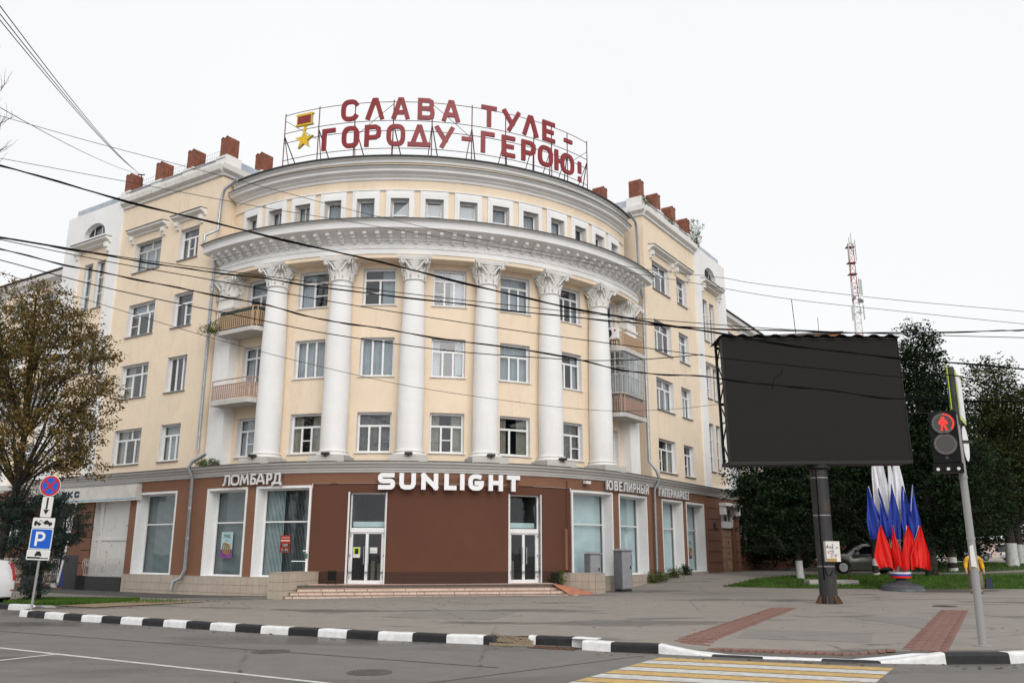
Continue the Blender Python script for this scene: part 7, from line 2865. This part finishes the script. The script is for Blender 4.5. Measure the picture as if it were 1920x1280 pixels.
# autumn tree at the left
tree('autumn_tree', 'sparse brown leaved autumn tree in front of the left wing', (-18.4, 31.6, -.1),
     [(0, 0, 0), (-.05, 0, 1.2), (.1, 0, 2.6), (.3, -.05, 4.0), (.35, -.1, 5.8), (.2, -.1, 7.6), (.1, 0, 9.4), (.0, 0, 11.3)], .19,
     [(-18.6, 31.6, 9.4, 2.3, 1.8, 2.5), (-16.7, 31.4, 8.2, 1.7, 1.5, 2.3), (-17.2, 31.3, 5.7, 2.0, 1.6, 1.5), (-15.2, 31.2, 7.0, .95, .9, .9), (-15.8, 31.2, 4.7, 1.0, .9, .8), (-20.6, 31.6, 7.2, 2.0, 1.8, 3.2), (-16.4, 31.3, 10.3, .8, .8, .9)],
     1250, 42, .088, 'leaf_autumn', 'bark_dark', spread_=.14, spray=.3, nlimb=40, up=.4, twig=.007, aspect=.75, droop=.5, shell=.3)
# evergreen below it
tree('evergreen_shrub', 'dark blue-green evergreen shrub behind the parking sign post', (-16.95, 31.9, -.1), straight(4, (-.3, 0)), .07,
     [(-17.5, 31.7, 3.3, 1.0, .8, .8), (-16.3, 31.6, 2.8, .75, .7, 1.1), (-18.4, 31.7, 2.6, .8, .8, 1.0), (-17.1, 31.7, 1.75, .85, .7, .9), (-17.0, 31.7, .75, .42, .4, .75)],
     300, 66, .13, 'needle', 'bark_dark', spread_=.075, spray=.38, nlimb=30, aspect=.22, cat='shrub', up=.1, droop=.2, twig=.008)

# bare tree whose twigs reach into the frame at the upper left
bt = thing('bare_tree', 'bare leafless twigs at the upper left edge of the picture', 'tree', (-19.1, 27, -.15))
b = MB()
b.tube([(0, 0, 0), (-.1, 0, 5), (.1, 0, 10), (.3, 0, 15), (.6, 0, 19)], [.28, .22, .16, .1, .02], 10)
b.build('trunk', 'bark', bt, True)
b = MB()
rt = random.Random(4)
def twigs(p, d, L, r, depth):
    n_ = 4
    pts = [p]
    for i in range(n_):
        d = (d + Vector((rt.uniform(-.28, .28), rt.uniform(-.28, .28), rt.uniform(-.15, .3)))).normalized()
        pts.append(pts[-1] + d * L / n_)
    b.tube(pts, [r * (1 - .6 * i / n_) for i in range(n_ + 1)], 4, False)
    if depth:
        for q in pts[1:]:
            twigs(q, (d + Vector((rt.uniform(-.9, .9), rt.uniform(-.9, .9), rt.uniform(-.3, .8)))).normalized(), L * .55, r * .5, depth - 1)
for (z, x1, z1) in ((13.2, 2.0, 15.6), (14.2, 1.9, 16.4), (15.0, 1.95, 17.4), (16, 2.0, 18.2)):
    twigs(Vector((.25, 0, z)), Vector((x1, .1, z1 - z)).normalized(), 1.75, .035, 2)
b.build('branches', 'bark', bt)

# small plants
def small_plant(name, label, loc, blobs, nclu, per, size, mat='weed', cat='plant', spread_=.06, aspect=.4):
    o = thing(name, label, cat, loc)
    clu = blob_points(blobs, nclu)
    b = MB()
    for c in clu[::2]:
        b.tube([(c[0] * .1, c[1] * .1, 0), (c[0] * .6, c[1] * .6, c[2] * .6), tuple(c)], [.008, .005, .003], 4, False)
    b.build('stems', 'weed', o)
    P = np.repeat(clu, per, 0) + NR.normal(size=(nclu * per, 3)) * spread_
    put('leaves', leaf_mesh('leaves', P, size, aspect, mat), o)


def bw_(p):
    return BL + BROT @ Vector(p)


small_plant('roof_shrub', 'wild shrub growing on the parapet beside the last right post', bw_(WR.pt(10.35, 20.42, .1)), [(0, 0, .6, .45, .45, .6), (.1, 0, 1.2, .4, .4, .6)], 60, 16, .1)
small_plant('roof_shrub', 'small weeds on the right wing parapet corner under its first post', bw_(WR.pt(2.75, 20.42, .15)), [(0, 0, .25, .3, .3, .3)], 30, 12, .08)
small_plant('roof_shrub', 'tiny weed on the right parapet between second and third posts', bw_(WR.pt(6.4, 20.42, .2)), [(0, 0, .25, .12, .12, .3)], 16, 10, .08)
small_plant('balcony_plant', 'green plant trailing off the upper left balcony', bw_(WL.pt(-.85, 11.58, .42)), [(-.15, 0, .2, .35, .3, .3), (-.5, 0, .1, .4, .25, .15)], 46, 14, .09)
small_plant('ledge_moss', 'patch of moss and grass on the ledge beside the left drainpipe', bw_(WL.pt(-.95, 5.42, .2)), [(0, 0, .12, .5, .25, .15)], 50, 14, .09, 'weed')
for i, (a, r_, lab) in enumerate(((13.0, .5, 'grass tuft at the plinth just left of the right drainpipe foot'), (12.2, .5, 'low grass tuft at the plinth beside the tall cabinet'), (16.3, .35, 'dark bushy weed at the plinth under the right shop windows'), (14.7, .3, 'dry tall weed at the plinth right of the drainpipe'), (4.9, .25, 'green weed beside the square litter bin'))):
    p = GR.pt(a, 0, .3)
    w0 = bw_(p)
    zz = hh(w0.x, w0.y) if i < 4 else .42
    small_plant('weed_tuft', lab, (w0.x, w0.y, zz), [(0, 0, .2, r_, r_ * .5, .25)], 50, 12, .12, 'weed' if i != 2 else 'leaf_green', 'weed', .08, .25)

# fallen leaves on the pavement and road
rl2 = np.random.default_rng(8)
pts_ = []
for k in range(420):
    if k < 140:
        x = rl2.uniform(-14, 9)
        y = ky(x) - rl2.uniform(.25, 1.0)
        z = -.144
    elif k < 300:
        x, y = rl2.uniform(-15, -8), rl2.uniform(27, 36)
        z = hh(x, y) + .012
        if y < ky(x) + .3:
            continue
    else:
        x, y = rl2.uniform(-8, 16), rl2.uniform(19, 34)
        if y < ky(x) + .3:
            continue
        z = hh(x, y) + .01
    pts_.append((x, y, z))
tag(put('fallen_leaves', leaf_mesh('fallen_leaves', np.array(pts_), .085, .7, 'leaf_autumn', up=4)), 'scattered fallen leaves on road edge and pavement', 'leaves', kind='stuff')

# ================================================================== OVERHEAD CABLES
WIRES = {
    'W1': [(-13.2, 19.0, 10.96), (-12.46, 19.12, 10.8), (-9.47, 19.59, 10.06), (-6.41, 20.05, 9.42), (-2.72, 20.6, 8.69), (0.55, 21.07, 8.0), (2.63, 21.36, 7.66), (4.76, 21.65, 7.38), (7.66, 22.04, 7.01), (10.45, 22.41, 6.79), (14.04, 22.86, 6.59), (15.14, 23.0, 6.54)],
    'W2': [(-14.25, 21.0, 9.78), (-13.45, 21.09, 9.7), (-11.81, 21.27, 9.47), (-10.04, 21.46, 9.23), (-8.27, 21.64, 9.04), (-4.9, 22.0, 8.7), (-1.46, 22.35, 8.39), (2.6, 22.75, 8.06), (5.06, 22.99, 7.92), (7.43, 23.22, 7.81), (10.4, 23.5, 7.75), (14.8, 23.9, 7.74), (15.95, 24.0, 7.75)],
    'W3': [(-14.39, 21.2, 9.86), (-13.58, 21.29, 9.75), (-11.92, 21.48, 9.52), (-10.14, 21.67, 9.26), (-8.34, 21.87, 9.03), (-6.7, 22.04, 8.88), (-4.95, 22.23, 8.65), (-1.77, 22.56, 8.37), (0.15, 22.76, 8.17), (2.62, 23.01, 7.99), (3.86, 23.13, 7.91), (5.42, 23.29, 7.84), (7.81, 23.52, 7.83), (10.52, 23.78, 7.84), (13.84, 24.09, 7.98), (15.02, 24.19, 8.05), (16.2, 24.3, 8.15)],
    'W4': [(-14.59, 21.5, 9.96), (-13.76, 21.59, 9.81), (-10.87, 21.91, 9.29), (-8.44, 22.17, 8.92), (-5.0, 22.53, 8.38), (-1.78, 22.86, 7.94), (1.29, 23.17, 7.56), (5.45, 23.59, 7.12), (5.94, 23.64, 7.06), (11.2, 24.14, 6.62), (12.66, 24.28, 6.57), (14.97, 24.49, 6.47), (16.13, 24.6, 6.45)],
    'W5': [(-13.54, 20.0, 9.2), (-12.78, 20.1, 9.01), (-11.27, 20.3, 8.67), (-9.83, 20.5, 8.42), (-8.14, 20.72, 8.12), (-6.28, 20.96, 7.81), (-4.93, 21.13, 7.49), (-3.72, 21.28, 7.34), (-1.67, 21.54, 7.06), (1.01, 21.86, 6.76), (2.68, 22.07, 6.42), (3.66, 22.18, 6.3), (5.14, 22.36, 6.26), (6.75, 22.54, 6.09), (8.26, 22.72, 6.0), (10.26, 22.95, 5.79), (11.43, 23.07, 5.79), (12.51, 23.19, 5.77), (14.22, 23.38, 5.76), (15.33, 23.5, 5.77)],
    'W6': [(-13.83, 20.5, 9.08), (-13.09, 20.66, 8.91), (-10.25, 21.26, 8.28), (-6.83, 21.95, 7.71), (-4.9, 22.33, 7.4), (-1.77, 22.92, 7.09), (1.08, 23.43, 6.99), (2.35, 23.65, 6.98), (3.85, 23.91, 7.08), (5.56, 24.2, 7.29)],
    'W7': [(-14.12, 21.0, 8.96), (-13.52, 21.43, 8.83), (-8.68, 24.31, 7.74), (-4.7, 26.26, 7.04), (-1.91, 27.47, 6.73), (2.48, 29.21, 6.49), (5.36, 30.25, 6.65), (7.58, 31.0, 6.98)],
    'W8': [(-15.3, 22.0, 12.54), (-14.45, 22.12, 12.44), (-10.99, 22.59, 11.94), (-7.43, 23.05, 11.4), (-5.15, 23.35, 11.12), (-1.59, 23.8, 10.64), (1.27, 24.15, 10.25), (3.64, 24.43, 9.85), (5.16, 24.61, 9.66), (8.38, 24.99, 9.23), (12.23, 25.43, 8.94), (16.08, 25.86, 8.68), (17.33, 26.0, 8.6)],
    'W9': [(-15.87, 22.5, 14.24), (-14.98, 22.62, 14.03), (-12.15, 22.98, 13.32), (-8.62, 23.43, 12.52), (-5.14, 23.86, 11.71), (-3.29, 24.09, 11.33), (-1.11, 24.36, 10.92), (1.46, 24.67, 10.52), (3.97, 24.96, 10.17), (6.55, 25.26, 9.98), (7.65, 25.39, 9.83), (11.77, 25.85, 9.49), (16.45, 26.36, 9.23), (17.73, 26.5, 9.16)],
    'WR': [(7.9, 16.95, 5.23), (8.9, 16.6, 5.1), (9.56, 16.35, 4.74), (10.4, 16.0, 4.21)],
    'WR2': [(11.22, 24.0, 5.54), (8.77, 17.5, 4.52)],
}
WL_ = {'W1': ('thickest black cable sweeping down across the attic from upper left', .019, 2), 'W2': ('upper thin black cable crossing in front of the capitals', .011, 1),
       'W3': ('black cable bundle just below the upper cable at the capitals', .015, 2), 'W4': ('single black cable crossing the upper third of the columns', .012, 1),
       'W5': ('black cable bundle crossing the middle of the billboard screen', .015, 2), 'W6': ('black cable crossing the columns and ending left of the billboard', .013, 1),
       'W7': ('lowest thin cable crossing the columns to the billboard frame', .009, 1), 'W8': ('thin cable running past the attic windows below another', .008, 1),
       'W9': ('thin cable high over the roof corner, crossing the attic', .008, 1), 'WR': ('short grey cable rising to the traffic light pole top', .012, 1), 'WR2': ('short cable joining the billboard to the traffic light', .01, 1)}


def catmull(P, k=6):
    P = [Vector(p) for p in P]
    out = []
    for i in range(len(P) - 1):
        p0, p1, p2, p3 = P[max(i - 1, 0)], P[i], P[i + 1], P[min(i + 2, len(P) - 1)]
        for j in range(k):
            t = j / k
            out.append(.5 * ((2 * p1) + (p2 - p0) * t + (2 * p0 - 5 * p1 + 4 * p2 - p3) * t * t + (3 * p1 - p0 - 3 * p2 + p3) * t ** 3))
    return out + [P[-1]]


for key, P in WIRES.items():
    lab, r, strands = WL_[key]
    pts = catmull(P)
    o = P[len(P) // 2]
    rel = [p - Vector(o) for p in pts]
    b = MB()
    b.tube(rel, r, 6)
    if strands == 2:
        b.tube([p + Vector((0, .02, r * 1.6 * math.sin(i * .9))) for i, p in enumerate(rel)], r * .75, 5)
    c = b.build('overhead_cable', 'cable' if r > .01 else 'cable_thin')
    c.location = o
    tag(c, lab, 'cable', 'overhead cables')
AN = Vector((-20.65, 43.85, 22.0))
for (x, y, z, lab) in ((-8.4, 12, 10.42, 'left strand of the cable trio running steeply to the left roof'), (-8.25, 12, 10.34, 'middle strand of the cable trio running steeply to the left roof'),
                       (-8.12, 12, 10.3, 'right strand of the cable trio running steeply to the left roof'), (-9.6, 12, 9.6, 'lone thin cable below the trio running to the left roof')):
    s = Vector((x, y, z))
    d = (s - AN)
    s2 = AN + d * 1.25
    pts = []
    for i in range(17):
        t = i / 16
        p = AN.lerp(s2, t)
        p.z -= 1.6 * t * (1 - t) * (1 if 'trio' in lab else .9)
        pts.append(p - AN)
    c = MB().tube(pts, .009, 5).build('overhead_cable', 'cable_thin')
    c.location = AN
    tag(c, lab, 'cable', 'overhead cables')
br_ = thing('cable_bracket', 'small iron bracket holding cables on the left parapet', 'bracket', AN)
MB().tube([(0, 0, .05), (.1, .15, -.9)], .03, 6).build('rod', 'iron', br_)
MB().box(-.2, .2, -.02, .02, -.02, .04).build('crossbar', 'iron', br_)
lc.v = [(x - 9.2, y - 29.6, z - 7.3) for x, y, z in lc.v]
c = lc.build('cable_end', 'cable')
c.location = (9.2, 29.6, 7.3)
tag(c, 'loose cable end dangling in front of the dark billboard screen', 'cable')
